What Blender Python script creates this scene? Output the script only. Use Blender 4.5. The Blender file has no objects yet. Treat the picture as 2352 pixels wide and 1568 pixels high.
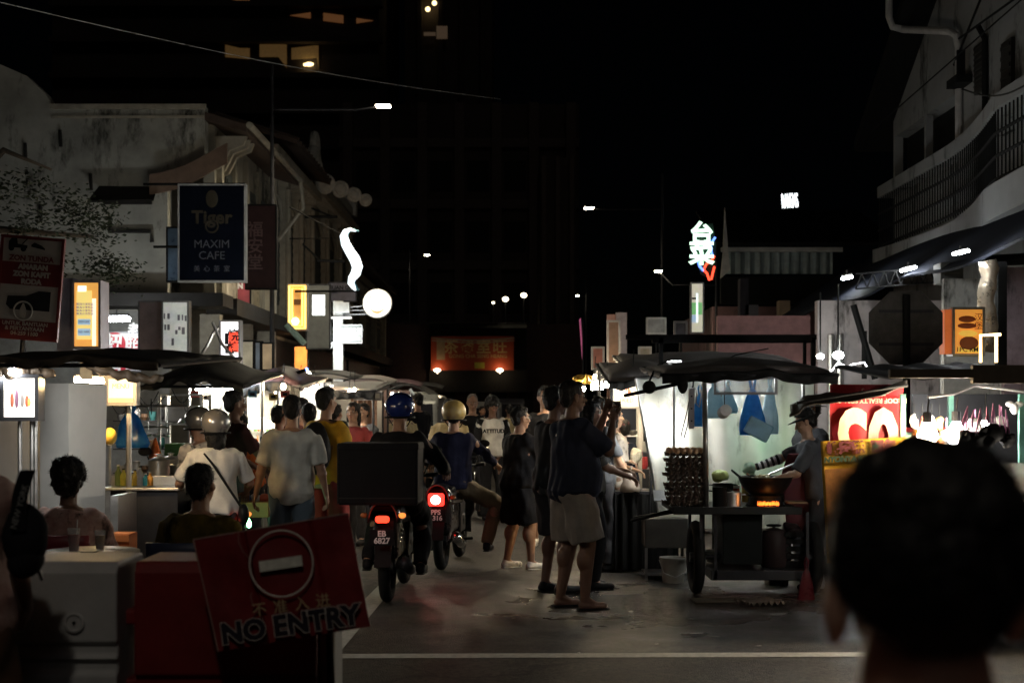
import bpy, math, random, bmesh
from mathutils import Vector, Matrix, Euler, noise
PI = math.pi
R = math.radians
random.seed(7)
S = bpy.context.scene
COL = S.collection

# ---------------------------------------------------------------- camera, sky, sun lamp added as street glow, exposure
CAM_H = 1.57
cd = bpy.data.cameras.new('Camera')
cam = bpy.data.objects.new('Camera', cd); COL.objects.link(cam)
cam.location = (0, 0, CAM_H); cam.rotation_euler = (R(90), 0, 0)
cd.lens = 50; cd.sensor_width = 36; cd.shift_y = 150 / 2352
cd.clip_start = 0.05; cd.clip_end = 2000
cd.dof.use_dof = True; cd.dof.focus_distance = 12.0; cd.dof.aperture_fstop = 3.2
S.camera = cam
W = bpy.data.worlds.new('World'); S.world = W; W.use_nodes = True
nt = W.node_tree
sky = nt.nodes.new('ShaderNodeTexSky'); sky.sky_type = 'NISHITA'; sky.sun_disc = False
sky.sun_elevation = R(40); sky.sun_rotation = R(200)
bgn = nt.nodes['Background']; bgn.inputs['Strength'].default_value = 0.00007
nt.links.new(sky.outputs[0], bgn.inputs['Color'])
sl = bpy.data.lights.new('Sun', 'SUN'); sl.energy = 0.022; sl.angle = R(12); sl.color = (1, .95, .88)
so = bpy.data.objects.new('Sun', sl); COL.objects.link(so)
so.rotation_euler = (R(52), 0, R(10))     # high street glow from behind the camera
S.view_settings.view_transform = 'Standard'; S.view_settings.look = 'None'
S.view_settings.exposure = 0; S.view_settings.gamma = 1
S.render.engine = 'CYCLES'
S.cycles.max_bounces = 5; S.cycles.diffuse_bounces = 2; S.cycles.glossy_bounces = 3
S.cycles.transmission_bounces = 4; S.cycles.transparent_max_bounces = 8
S.cycles.sample_clamp_indirect = 2.5; S.cycles.sample_clamp_direct = 0
S.cycles.caustics_reflective = False; S.cycles.caustics_refractive = False
S.cycles.use_denoising = True

# ---------------------------------------------------------------- helpers
F = 3266.0
def X(px, d): return (px - 1176) / F * d
def Z(py, d): return CAM_H + (934 - py) / F * d
def V(px, py, d): return Vector((X(px, d), d, Z(py, d)))
def gd(py): return CAM_H * F / (py - 934)

MATS = {}
def mat(name, col=(.5, .5, .5), rough=.6, metal=0, var=.25, scale=6., emit=None, es=1., bump=.0, bscale=60., trans=0, alpha=1, coat=0, transl=0, sheen=0, col2=None, stain=0):
    if name in MATS: return MATS[name]
    m = bpy.data.materials.new(name); m.use_nodes = True
    t = m.node_tree; N = t.nodes; L = t.links
    b = N['Principled BSDF']
    tc = N.new('ShaderNodeTexCoord')
    nz = N.new('ShaderNodeTexNoise'); nz.inputs['Scale'].default_value = scale; nz.inputs['Detail'].default_value = 6; nz.inputs['Roughness'].default_value = .65
    L.new(tc.outputs['Object'], nz.inputs['Vector'])
    rp = N.new('ShaderNodeValToRGB')
    c = Vector(col)
    lo = c * (1 - var); hi = Vector(col2) if col2 else c * (1 + var * .8)
    rp.color_ramp.elements[0].position = .3; rp.color_ramp.elements[1].position = .72
    rp.color_ramp.elements[0].color = (*lo, 1); rp.color_ramp.elements[1].color = (*hi, 1)
    L.new(nz.outputs['Fac'], rp.inputs['Fac'])
    out = rp.outputs['Color']
    if stain:
        n2 = N.new('ShaderNodeTexNoise'); n2.inputs['Scale'].default_value = stain; n2.inputs['Detail'].default_value = 8; n2.inputs['Roughness'].default_value = .7
        mp = N.new('ShaderNodeMapping'); mp.inputs['Scale'].default_value = (1, 1, .35)
        L.new(tc.outputs['Object'], mp.inputs['Vector']); L.new(mp.outputs[0], n2.inputs['Vector'])
        r2 = N.new('ShaderNodeValToRGB'); r2.color_ramp.elements[0].position = .54; r2.color_ramp.elements[1].position = .63
        L.new(n2.outputs['Fac'], r2.inputs['Fac'])
        mx = N.new('ShaderNodeMixRGB'); mx.inputs[2].default_value = (c[0] * .13, c[1] * .13, c[2] * .12, 1)
        L.new(r2.outputs['Color'], mx.inputs[0]); L.new(out, mx.inputs[1]); out = mx.outputs[0]
    L.new(out, b.inputs['Base Color'])
    b.inputs['Roughness'].default_value = rough; b.inputs['Metallic'].default_value = metal
    if rough > .15:
        mr = N.new('ShaderNodeMapRange'); mr.inputs['To Min'].default_value = max(.05, rough - .14); mr.inputs['To Max'].default_value = min(1, rough + .14)
        L.new(nz.outputs['Fac'], mr.inputs['Value']); L.new(mr.outputs[0], b.inputs['Roughness'])
    if max(col) < .07 and rough >= .4 and not emit: b.inputs['Specular IOR Level'].default_value = .12
    if coat: b.inputs['Coat Weight'].default_value = coat
    if trans: b.inputs['Transmission Weight'].default_value = trans
    if sheen: b.inputs['Sheen Weight'].default_value = sheen
    if alpha < 1: b.inputs['Alpha'].default_value = alpha
    if emit:
        b.inputs['Emission Color'].default_value = (*emit, 1); b.inputs['Emission Strength'].default_value = es
        if es <= 4:
            n3 = N.new('ShaderNodeMixRGB'); n3.blend_type = 'MULTIPLY'; n3.inputs[0].default_value = .35
            n3.inputs[1].default_value = (*emit, 1); n3.inputs[2].default_value = (1, 1, 1, 1)
            L.new(nz.outputs['Color'], n3.inputs[2]); L.new(n3.outputs[0], b.inputs['Emission Color'])
    if bump:
        n4 = N.new('ShaderNodeTexNoise'); n4.inputs['Scale'].default_value = bscale; n4.inputs['Detail'].default_value = 4
        L.new(tc.outputs['Object'], n4.inputs['Vector'])
        bp = N.new('ShaderNodeBump'); bp.inputs['Strength'].default_value = bump; bp.inputs['Distance'].default_value = .01
        L.new(n4.outputs['Fac'], bp.inputs['Height']); L.new(bp.outputs[0], b.inputs['Normal'])
    if transl:
        tr = N.new('ShaderNodeBsdfTranslucent'); ms = N.new('ShaderNodeMixShader'); ms.inputs[0].default_value = transl
        L.new(out, tr.inputs['Color'])
        L.new(b.outputs[0], ms.inputs[1]); L.new(tr.outputs[0], ms.inputs[2]); L.new(ms.outputs[0], N['Material Output'].inputs['Surface'])
    MATS[name] = m
    return m
def cloth(name, col, **k):
    k.setdefault('bump', .5); k.setdefault('bscale', 14); k.setdefault('var', .18)
    return mat(name, col, rough=.85, scale=9, sheen=.0, **k)

class MB:
    """collects shapes into ONE mesh"""
    def __init__(s): s.v = []; s.f = []; s.m = []; s.M = None; s.mi = 0
    def add(s, vs, fs, T=None):
        n = len(s.v)
        for p in vs:
            p = Vector(p)
            if T: p = T @ p
            if s.M: p = s.M @ p
            s.v.append(p)
        for f in fs: s.f.append([i + n for i in f]); s.m.append(s.mi)
        return s
    def box(s, x0, x1, y0, y1, z0, z1, T=None):
        vs = [(x, y, z) for x in (x0, x1) for y in (y0, y1) for z in (z0, z1)]
        return s.add(vs, [(0, 1, 3, 2), (4, 6, 7, 5), (0, 4, 5, 1), (2, 3, 7, 6), (0, 2, 6, 4), (1, 5, 7, 3)], T)
    def cbox(s, c, w, d, h, rz=0, rx=0, ry=0):
        T = Matrix.Translation(c) @ Euler((rx, ry, rz)).to_matrix().to_4x4()
        return s.box(-w / 2, w / 2, -d / 2, d / 2, -h / 2, h / 2, T)
    def tube(s, pts, r, n=8, cap=True, flat=1.):
        pts = [Vector(p) for p in pts]
        rs = r if isinstance(r, (list, tuple)) else [r] * len(pts)
        vs = []; fs = []; u = None
        for i, p in enumerate(pts):
            t = (pts[min(i + 1, len(pts) - 1)] - pts[max(i - 1, 0)])
            if t.length < 1e-9: t = Vector((0, 0, 1))
            t.normalize()
            if u is None:
                u = t.cross(Vector((0, 0, 1)))
                if u.length < .1: u = t.cross(Vector((0, 1, 0)))
            u = (u - t * u.dot(t)); u.normalize(); w = t.cross(u)
            for k in range(n):
                a = 2 * PI * k / n
                vs.append(p + (u * math.cos(a) + w * math.sin(a) * flat) * rs[i])
        for i in range(len(pts) - 1):
            for k in range(n):
                a = i * n + k; b = i * n + (k + 1) % n
                fs.append((a, b, b + n, a + n))
        if cap: fs.append(tuple(range(n))[::-1]); fs.append(tuple((len(pts) - 1) * n + k for k in range(n)))
        return s.add(vs, fs)
    def ell(s, c, r, rot=None, nu=16, nv=10):
        if not isinstance(r, (list, tuple)): r = (r, r, r)
        vs = [(0, 0, r[2])]; fs = []
        for j in range(1, nv):
            ph = PI * j / nv
            for i in range(nu):
                a = 2 * PI * i / nu
                vs.append((r[0] * math.sin(ph) * math.cos(a), r[1] * math.sin(ph) * math.sin(a), r[2] * math.cos(ph)))
        vs.append((0, 0, -r[2])); last = len(vs) - 1
        for i in range(nu):
            fs.append((0, 1 + i, 1 + (i + 1) % nu)); b = 1 + (nv - 2) * nu
            fs.append((last, b + (i + 1) % nu, b + i))
        for j in range(nv - 2):
            for i in range(nu):
                a = 1 + j * nu + i; b = 1 + j * nu + (i + 1) % nu
                fs.append((a, a + nu, b + nu, b))
        T = Matrix.Translation(c)
        if rot is not None: T = T @ (rot.to_4x4() if hasattr(rot, 'to_4x4') else rot)
        return s.add(vs, fs, T)
    def cap(s, p0, p1, r0, r1=None, n=10):
        """tapered capsule"""
        r1 = r0 if r1 is None else r1
        p0 = Vector(p0); p1 = Vector(p1); t = (p1 - p0)
        if t.length < 1e-6: return s.ell(p0, r0)
        t.normalize(); pts = []; rs = []
        for a in (90, 60, 30): pts.append(p0 - t * r0 * math.sin(R(a))); rs.append(max(1e-4, r0 * math.cos(R(a))))
        pts.append(p0); rs.append(r0); pts.append(p1); rs.append(r1)
        for a in (30, 60, 90): pts.append(p1 + t * r1 * math.sin(R(a))); rs.append(max(1e-4, r1 * math.cos(R(a))))
        return s.tube(pts, rs, n)
    def lathe(s, prof, c=(0, 0, 0), n=20, T=None):
        vs = []; fs = []
        for (r, z) in prof:
            for k in range(n):
                a = 2 * PI * k / n; vs.append((c[0] + r * math.cos(a), c[1] + r * math.sin(a), c[2] + z))
        for i in range(len(prof) - 1):
            for k in range(n):
                a = i * n + k; b = i * n + (k + 1) % n; fs.append((a, b, b + n, a + n))
        if prof[0][0] > 1e-4: fs.append(tuple(range(n))[::-1])
        if prof[-1][0] > 1e-4: fs.append(tuple((len(prof) - 1) * n + k for k in range(n)))
        return s.add(vs, fs, T)
    def prism(s, poly, y0, y1, T=None):
        """polygon in the xz plane extruded along y"""
        n = len(poly)
        vs = [(x, y0, z) for x, z in poly] + [(x, y1, z) for x, z in poly]
        fs = [tuple(range(n)), tuple(range(n, 2 * n))[::-1]] + [(i, i + n, (i + 1) % n + n, (i + 1) % n) for i in range(n)]
        return s.add(vs, fs, T)
    def ring(s, c, r, tr, n=28, m=8, T=None, y=True):
        vs = []; fs = []
        for i in range(n):
            a = 2 * PI * i / n
            for j in range(m):
                b = 2 * PI * j / m; q = r + tr * math.cos(b)
                vs.append((q * math.cos(a), tr * math.sin(b), q * math.sin(a)))
        for i in range(n):
            for j in range(m):
                fs.append((i * m + j, i * m + (j + 1) % m, ((i + 1) % n) * m + (j + 1) % m, ((i + 1) % n) * m + j))
        TT = Matrix.Translation(c)
        return s.add(vs, fs, TT @ T if T else TT)
    def sheet(s, fn, nu, nv, th=.01):
        """curved sheet with a thickness; fn(u,v)->point"""
        g = [[Vector(fn(i / nu, j / nv)) for j in range(nv + 1)] for i in range(nu + 1)]
        vs = []; fs = []; k = (nv + 1) * (nu + 1)
        if th == 0:
            q = nv + 1
            return s.add([g[i][j] for i in range(nu + 1) for j in range(nv + 1)], [(i * q + j, i * q + j + q, i * q + j + q + 1, i * q + j + 1) for i in range(nu) for j in range(nv)])
        for i in range(nu + 1):
            for j in range(nv + 1): vs.append(g[i][j])
        for i in range(nu + 1):
            for j in range(nv + 1):
                du = g[min(i + 1, nu)][j] - g[max(i - 1, 0)][j]; dv = g[i][min(j + 1, nv)] - g[i][max(j - 1, 0)]
                nn = du.cross(dv)
                if nn.length > 1e-9: nn.normalize()
                vs.append(g[i][j] - nn * th)
        q = nv + 1
        for i in range(nu):
            for j in range(nv):
                a = i * q + j
                fs.append((a, a + q, a + q + 1, a + 1)); fs.append((k + a, k + a + 1, k + a + q + 1, k + a + q))
        for i in range(nu):
            a = i * q; fs.append((a, k + a, k + a + q, a + q)); a = i * q + nv; fs.append((a, a + q, k + a + q, k + a))
        for j in range(nv):
            a = j; fs.append((a, a + 1, k + a + 1, k + a)); a = nu * q + j; fs.append((a, k + a, k + a + 1, a + 1))
        return s.add(vs, fs)
    def jit(s, amp, sc=4., seed=0):
        o = Vector((seed * 7.3, seed * 3.1, seed))
        s.v = [p + noise.noise_vector(p * sc + o) * amp for p in s.v]; return s
    def build(s, name, ms, parent=None, smooth=False, bevel=0, org=None, **tags):
        me = bpy.data.meshes.new(name)
        o0 = Vector(org) if org is not None else None
        if parent is None and o0 is None and s.v:
            xs = [p.x for p in s.v]; ys = [p.y for p in s.v]; zs = [p.z for p in s.v]
            o0 = Vector(((min(xs) + max(xs)) / 2, (min(ys) + max(ys)) / 2, min(zs)))
        vs = [tuple(p - o0) for p in s.v] if o0 is not None else [tuple(p) for p in s.v]
        me.from_pydata(vs, [], s.f)
        if not isinstance(ms, (list, tuple)): ms = [ms]
        for m in ms: me.materials.append(m)
        if len(ms) > 1: me.polygons.foreach_set('material_index', s.m)
        me.polygons.foreach_set('use_smooth', [bool(smooth)] * len(me.polygons))
        bm = bmesh.new(); bm.from_mesh(me); bmesh.ops.recalc_face_normals(bm, faces=bm.faces)
        if smooth == 'auto':
            for e in bm.edges:
                e.smooth = len(e.link_faces) == 2 and e.calc_face_angle(0) < R(38)
        bm.to_mesh(me); bm.free()
        o = bpy.data.objects.new(name, me); COL.objects.link(o)
        if o0 is not None: o.location = o0
        if parent is not None: o.parent = parent
        if bevel:
            b = o.modifiers.new('Bevel', 'BEVEL'); b.width = bevel; b.segments = 2; b.limit_method = 'ANGLE'; b.angle_limit = R(40)
        tag(o, **tags)
        return o
def tag(o, label=None, cat=None, group=None, kind=None):
    if label: o['label'] = label
    if cat: o['category'] = cat
    if group: o['group'] = group
    if kind: o['kind'] = kind
    return o
def thing(name, label, cat, loc=(0, 0, 0), rz=0, group=None):
    o = bpy.data.objects.new(name, None); COL.objects.link(o); o.location = loc; o.rotation_euler = (0, 0, rz)
    o.empty_display_size = .1
    return tag(o, label, cat, group)
def struct(name, mb, m, **k): return mb.build(name, m, kind='structure', **k)
def dup(root, loc, rz=0, label=None, group=None, scale=None):
    r = root.copy(); COL.objects.link(r); r.location = loc; r.rotation_euler = (0, 0, rz)
    if label: r['label'] = label
    if group: r['group'] = group
    if scale: r.scale = scale
    for ch in list(root.children):
        c = ch.copy(); COL.objects.link(c); c.parent = r
        for g in ch.children:
            d = g.copy(); COL.objects.link(d); d.parent = c
    return r
LK = 1.75
def emat(col, P, area):
    """glass that gives off P watts from its own surface"""
    es = round(P * LK / (PI * area), 1); return mat('lamp glass %s %s' % (tuple(round(c, 2) for c in col), es), (.9, .9, .9), emit=col, es=max(4.1, es))
def light(kind, loc, power, color=(1, 1, 1), size=.03, parent=None, rot=None, spot=None, name='lamp_light', sizey=None):
    l = bpy.data.lights.new(name, kind); l.energy = power * LK; l.color = color
    if kind in ('POINT', 'SPOT'): l.shadow_soft_size = size
    if kind == 'AREA':
        l.size = size
        if sizey: l.shape = 'RECTANGLE'; l.size_y = sizey
    if spot: l.spot_size = R(spot); l.spot_blend = .6
    o = bpy.data.objects.new(name, l); COL.objects.link(o); o.location = loc
    if rot: o.rotation_euler = rot
    if parent is not None: o.parent = parent
    return o
_font = None
def text(s, size, loc, m, parent=None, rot=(R(90), 0, 0), ext=.002, bold=0., align='CENTER', name='lettering', sx=1., shear=0., spacing=1., outline=0, space_line=1.):
    cu = bpy.data.curves.new(name, 'FONT'); cu.body = s; cu.size = size; cu.extrude = ext; cu.offset = bold
    cu.align_x = align; cu.align_y = 'CENTER'; cu.shear = shear; cu.space_character = spacing; cu.resolution_u = 3; cu.space_line = space_line
    if outline: cu.fill_mode = 'NONE'; cu.bevel_depth = outline; cu.bevel_resolution = 1; cu.extrude = 0
    t = bpy.data.objects.new('tmp', cu); COL.objects.link(t)
    dg = bpy.context.evaluated_depsgraph_get(); dg.update()
    me = bpy.data.meshes.new_from_object(t.evaluated_get(dg)); bpy.data.objects.remove(t)
    me.materials.clear(); me.materials.append(m)
    o = bpy.data.objects.new(name, me); COL.objects.link(o)
    o.location = loc; o.rotation_euler = rot; o.scale = (sx, 1, 1)
    if parent is not None: o.parent = parent
    return o
def remesh(mb, voxel, smooth_it=2, amp=0., sc=9., seed=0):
    """union of closed pieces -> one continuous skin; returns an MB"""
    me = bpy.data.meshes.new('t'); me.from_pydata([tuple(p) for p in mb.v], [], mb.f)
    bm = bmesh.new(); bm.from_mesh(me); bmesh.ops.recalc_face_normals(bm, faces=bm.faces); bm.to_mesh(me); bm.free()
    o = bpy.data.objects.new('t', me); COL.objects.link(o)
    r = o.modifiers.new('r', 'REMESH'); r.mode = 'VOXEL'; r.voxel_size = voxel; r.adaptivity = 0
    if smooth_it:
        sm = o.modifiers.new('s', 'SMOOTH'); sm.factor = .5; sm.iterations = smooth_it
    dg = bpy.context.evaluated_depsgraph_get(); dg.update()
    e = bpy.data.meshes.new_from_object(o.evaluated_get(dg))
    out = MB(); nn = [v.normal.copy() for v in e.vertices]
    of = Vector((seed * 3.7, 1.3 * seed, .7 * seed))
    for i, v in enumerate(e.vertices):
        p = v.co.copy()
        if amp: p += nn[i] * (noise.noise(Vector((p.x * sc, p.y * sc, p.z * sc * .55)) + of) * amp)
        out.v.append(p)
    out.f = [list(p.vertices) for p in e.polygons]; out.m = [0] * len(out.f)
    bpy.data.objects.remove(o); bpy.data.meshes.remove(me); bpy.data.meshes.remove(e)
    return out

# common materials
M_steel = mat('brushed steel', (.55, .55, .54), rough=.35, metal=.9, var=.2, scale=9, bump=.1)
M_dsteel = mat('dark steel', (.05, .05, .055), rough=.45, metal=.6)
M_black = mat('black plastic', (.015, .015, .017), rough=.45)
M_mblack = mat('matt black', (.012, .012, .012), rough=.8)
M_tarp = mat('grey tarpaulin', (.22, .2, .19), rough=.6, bump=.6, bscale=7, var=.3, scale=3)
M_dtarp = mat('dark tarpaulin', (.05, .048, .045), rough=.55, bump=.6, bscale=7, var=.35, scale=3)
M_white = mat('white paint', (.75, .75, .73), rough=.5)
M_glass = mat('clear plastic', (.8, .8, .8), rough=.1, trans=.9, alpha=.5)
M_wire = mat('cable rubber', (.02, .02, .02), rough=.5)
M_wood = mat('plywood', (.3, .2, .11), rough=.7)
M_tube = mat('fluorescent tube', (.9, .9, .9), emit=(.93, .98, 1), es=14)
M_warm = mat('warm bulb glass', (.9, .8, .6), emit=(1, .62, .25), es=22)
M_cool = mat('cool bulb glass', (.9, .9, .9), emit=(.95, 1, .95), es=25)
M_foil = mat('white letters', (.8, .8, .78), rough=.5, var=.1)
M_rubber = mat('tyre rubber', (.02, .02, .02), rough=.8)
# ---------------------------------------------------------------- ground
M_asph = mat('asphalt', (.033, .029, .025), rough=.55, var=.5, scale=2.5, bump=1., bscale=90)
M_pave = mat('pavement concrete', (.12, .115, .11), rough=.8, bump=.4)
m = MB()
n = 60
def gfn(u, v):
    x = (u - .5) * 400; y = -20 + v * 420
    return (x, y, 0)
m.add([(-300, -30, -.004), (300, -30, -.004), (300, 500, -.004), (-300, 500, -.004)], [(0, 1, 2, 3)])
struct('ground', m, mat('dark ground', (.05, .048, .045), rough=.9), org=(0, 0, -.004))
m = MB(); m.add([(-5.0, -10, 0), (5.6, -10, 0), (5.6, 200, 0), (-5.0, 200, 0)], [(0, 1, 2, 3)])
struct('road', m, M_asph, org=(0, 0, 0))
# wet and oily where the wok cart stands: the same asphalt, glossier there
t_ = M_asph.node_tree; N_ = t_.nodes; L_ = t_.links
N_['Principled BSDF'].inputs['Specular IOR Level'].default_value = .45
vm = N_.new('ShaderNodeVectorMath'); vm.operation = 'DISTANCE'; vm.inputs[1].default_value = (1.3, 11.3, 0)
tc_ = [n for n in N_ if n.type == 'TEX_COORD'][0]; L_.new(tc_.outputs['Object'], vm.inputs[0])
nw = N_.new('ShaderNodeTexNoise'); nw.inputs['Scale'].default_value = 2.2; nw.inputs['Detail'].default_value = 5; L_.new(tc_.outputs['Object'], nw.inputs['Vector'])
# aggregate specks and tar repairs
sp = N_.new('ShaderNodeTexVoronoi'); sp.inputs['Scale'].default_value = 42; L_.new(tc_.outputs['Object'], sp.inputs['Vector'])
sr = N_.new('ShaderNodeValToRGB'); sr.color_ramp.elements[0].position = .0; sr.color_ramp.elements[0].color = (.15, .15, .15, 1); sr.color_ramp.elements[1].color = (2.3, 2.2, 2.1, 1)
L_.new(sp.outputs['Color'], sr.inputs['Fac'])
cr_ = N_.new('ShaderNodeTexVoronoi'); cr_.feature = 'DISTANCE_TO_EDGE'; cr_.inputs['Scale'].default_value = .55
wn = N_.new('ShaderNodeTexNoise'); wn.inputs['Scale'].default_value = 3; wn.inputs['Detail'].default_value = 8; L_.new(tc_.outputs['Object'], wn.inputs['Vector'])
wm = N_.new('ShaderNodeMixRGB'); wm.inputs[0].default_value = .35; L_.new(tc_.outputs['Object'], wm.inputs[1]); L_.new(wn.outputs['Color'], wm.inputs[2]); L_.new(wm.outputs[0], cr_.inputs['Vector'])
c2_ = N_.new('ShaderNodeValToRGB'); c2_.color_ramp.elements[0].position = .004; c2_.color_ramp.elements[0].color = (.25, .25, .25, 1); c2_.color_ramp.elements[1].position = .012; L_.new(cr_.outputs['Distance'], c2_.inputs['Fac'])
x1 = N_.new('ShaderNodeMixRGB'); x1.blend_type = 'MULTIPLY'; x1.inputs[0].default_value = 1
x2 = N_.new('ShaderNodeMixRGB'); x2.blend_type = 'MULTIPLY'; x2.inputs[0].default_value = 1
bs_ = N_['Principled BSDF'].inputs['Base Color']; L_.new(bs_.links[0].from_socket, x1.inputs[1]); L_.new(sr.outputs[0], x1.inputs[2]); L_.new(x1.outputs[0], x2.inputs[1]); L_.new(c2_.outputs[0], x2.inputs[2]); L_.new(x2.outputs[0], bs_)
ma = N_.new('ShaderNodeMath'); ma.operation = 'MULTIPLY_ADD'; ma.inputs[1].default_value = 3.2; L_.new(nw.outputs['Fac'], ma.inputs[0]); L_.new(vm.outputs['Value'], ma.inputs[2])
mr_ = N_.new('ShaderNodeMapRange'); mr_.inputs['From Min'].default_value = 2.0; mr_.inputs['From Max'].default_value = 4.2; mr_.inputs['To Min'].default_value = .14; mr_.inputs['To Max'].default_value = .6
L_.new(ma.outputs[0], mr_.inputs['Value']); L_.new(mr_.outputs[0], N_['Principled BSDF'].inputs['Roughness'])
m = MB(); m.box(-40, -5.0, -10, 200, -.01, .13)
struct('pavement_left', m, M_pave); m = MB(); m.box(5.6, 45, -10, 200, -.01, .13); struct('pavement_right', m, M_pave)
# painted markings: a worn line across the junction and pale strips painting stall light
M_line = mat('worn paint and road light', (.42, .41, .37), rough=.7, var=.35, scale=20)
m = MB(); d0 = gd(1512); d1 = gd(1502)
m.add([(-1.16, d0, .004), (2.6, d0 + .07, .004), (2.6, d1 + .07, .004), (-1.16, d1, .004)], [(0, 1, 2, 3)])
struct('road_marking_and_light', m, M_line)
m = MB(); m.add([(-1.28, 9.15, .004), (-1.1, 9.15, .004), (-1.0, 13.5, .004), (-1.14, 13.5, .004)], [(0, 1, 2, 3)])  # stall-lit road patch put in as a pale strip
m.add([(-1.0, 16, .004), (-.88, 16, .004), (-.85, 22, .004), (-.97, 22, .004)], [(0, 1, 2, 3)])
struct('road_marking_and_light', m, M_line)

# ---------------------------------------------------------------- left row of shophouses
M_plast = mat('stained lime plaster', (.4, .39, .34), rough=.9, var=.35, scale=1.2, stain=1.1, bump=.5, bscale=9)
M_plast2 = mat('cream plaster', (.36, .33, .26), rough=.9, var=.3, scale=2, stain=1.5, bump=.4)
M_trim = mat('worn trim plaster', (.42, .38, .3), rough=.85, var=.3, scale=4)
M_roof = mat('dark clay roof tiles', (.09, .06, .045), rough=.8, var=.4, bump=.8, bscale=12)
M_dwood = mat('dark painted timber', (.03, .028, .026), rough=.6)
M_shut = mat('louvred shutter paint', (.07, .08, .075), rough=.6)
M_brown = mat('brown painted board', (.10, .055, .04), rough=.6)
XL = -5.4
def corrug(mb, x0, x1, z0, z1, y, amp=.02, per=.15):
    n = int((x1 - x0) / per * 4)
    mb.sheet(lambda u, v: (x0 + (x1 - x0) * u, y + amp * math.sin(2 * PI * (x1 - x0) / per * u), z0 + (z1 - z0) * v), n, 1, .004)

b = thing('corner_shophouse', 'weathered pale plaster corner shophouse with stained blank side wall and stepped parapet', 'building', (XL, 25, 0))
def L(mb, name, m_, par, **k): return mb.build(name, m_, par, org=(XL, 25, 0) if par is b else None, **k) if False else _rel(mb, name, m_, par, **k)
def _rel(mb, name, m_, par, **k):
    """parts are written in world coordinates; store them relative to the parent chain"""
    off = Vector((0, 0, 0)); q = par
    while q is not None: off += q.location; q = q.parent
    cx = sum((p.x for p in mb.v)) / len(mb.v); cy = sum((p.y for p in mb.v)) / len(mb.v); cz = min(p.z for p in mb.v)
    c = Vector((cx, cy, cz))
    o = mb.build(name, m_, par, org=c, **k); o.location = c - off
    return o
rel = _rel
D = 25
m = MB()
w = [(X(-260, D), 0), (X(385, D), 0), (X(385, D), Z(405, D)), (X(470, D), Z(395, D)), (X(470, D), Z(242, D)), (X(120, D), Z(242, D)), (X(105, D), Z(215, D)), (X(62, D), Z(175, D)), (X(0, D), Z(148, D)), (X(-260, D), Z(90, D))]
m.prism(w, D, D + .3)
rel(m, 'wall', M_plast, b)
m = MB(); m.box(X(118, D), X(474, D), D - .08, D - .003, Z(252, D), Z(241, D)); m.box(X(118, D), X(470, D), D - .03, D - .003, Z(272, D), Z(266, D)); rel(m, 'parapet_coping', M_trim, b)
m = MB(); m.box(XL - .1, XL + .1, 25.35, 31, 3.4, 6.6)
for k in range(5): m.box(XL + .1, XL + .2, 25.5 + k * 1.25, 25.7 + k * 1.25, 3.4, 6.4)
rel(m, 'front_wall', M_plast2, b)
# front eaves with brackets, seen obliquely from the street
m = MB()
m.add([(XL - .3, 25.05, 6.85), (XL + .75, 24.9, 6.5), (XL + .75, 31, 6.5), (XL - .3, 31, 6.85), (XL - .3, 25.05, 6.7), (XL + .75, 24.9, 6.38), (XL + .75, 31, 6.38), (XL - .3, 31, 6.7)],
      [(0, 1, 2, 3), (4, 7, 6, 5), (0, 4, 5, 1), (1, 5, 6, 2), (2, 6, 7, 3), (3, 7, 4, 0)])
rf = rel(m, 'roof', M_roof, b)
m = MB(); m.tube([(XL + .8, 24.9, 6.5), (XL + .8, 31, 6.5)], .06); m.tube([(XL + .8, 30.9, 6.5), (XL + .85, 31, 5.9), (XL + .25, 31.2, 5.2)], .045); rel(m, 'gutter', M_trim, rf)
for k in range(3):
    m = MB(); y = 25.4 + k * .35
    m.prism([(XL + .1, 6.4), (XL + .66, 6.4), (XL + .6, 6.25), (XL + .35, 6.15), (XL + .2, 5.85), (XL + .1, 5.8)], y, y + .12)
    rel(m, 'bracket', M_trim, b)
m = MB(); m.sheet(lambda u, v: (XL - .9 + 1.35 * u, 24.7 - .0 * v, 5.6 + .55 * math.sin(u * PI * .5) - (1 - v) * .35 - .2 * math.sin(u * PI)), 14, 4, .05); rel(m, 'side_canopy', mat('faded terracotta paint', (.2, .13, .09), rough=.8), b)
for (y, wd) in ((26.2, 1.0), (28.2, 1.0), (29.9, .9)):
    m = MB(); m.box(XL + .1, XL + .14, y, y + wd, 4.2, 5.9)
    for k in range(12): m.box(XL + .14, XL + .16, y + .05, y + wd - .05, 4.28 + k * .13, 4.35 + k * .13)
    rel(m, 'window', M_shut, b)
# side-wall window hood, bracket pipes
m = MB(); m.add([(X(228, D), D, Z(430, D)), (X(362, D), D, Z(432, D)), (X(368, D), D - .45, Z(470, D)), (X(218, D), D - .45, Z(474, D)), (X(228, D), D, Z(427, D)), (X(362, D), D, Z(429, D)), (X(368, D), D - .45, Z(466, D)), (X(218, D), D - .45, Z(470, D))],
                [(0, 1, 2, 3), (7, 6, 5, 4), (0, 3, 7, 4), (1, 5, 6, 2), (3, 2, 6, 7), (0, 4, 5, 1)])
rel(m, 'window_hood', M_dwood, b)
m = MB(); m.box(X(240, D), X(350, D), D - .06, D - .003, Z(470, D), Z(432, D)); rel(m, 'window', M_dwood, b)
m = MB(); z = Z(533, D); m.tube([(X(254, D), D - .03, Z(500, D)), (X(254, D), D - .1, z), (X(350, D), D - .1, z), (X(350, D), D - .03, Z(556, D))], .035); rel(m, 'drain_pipe', M_dwood, b)
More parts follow.
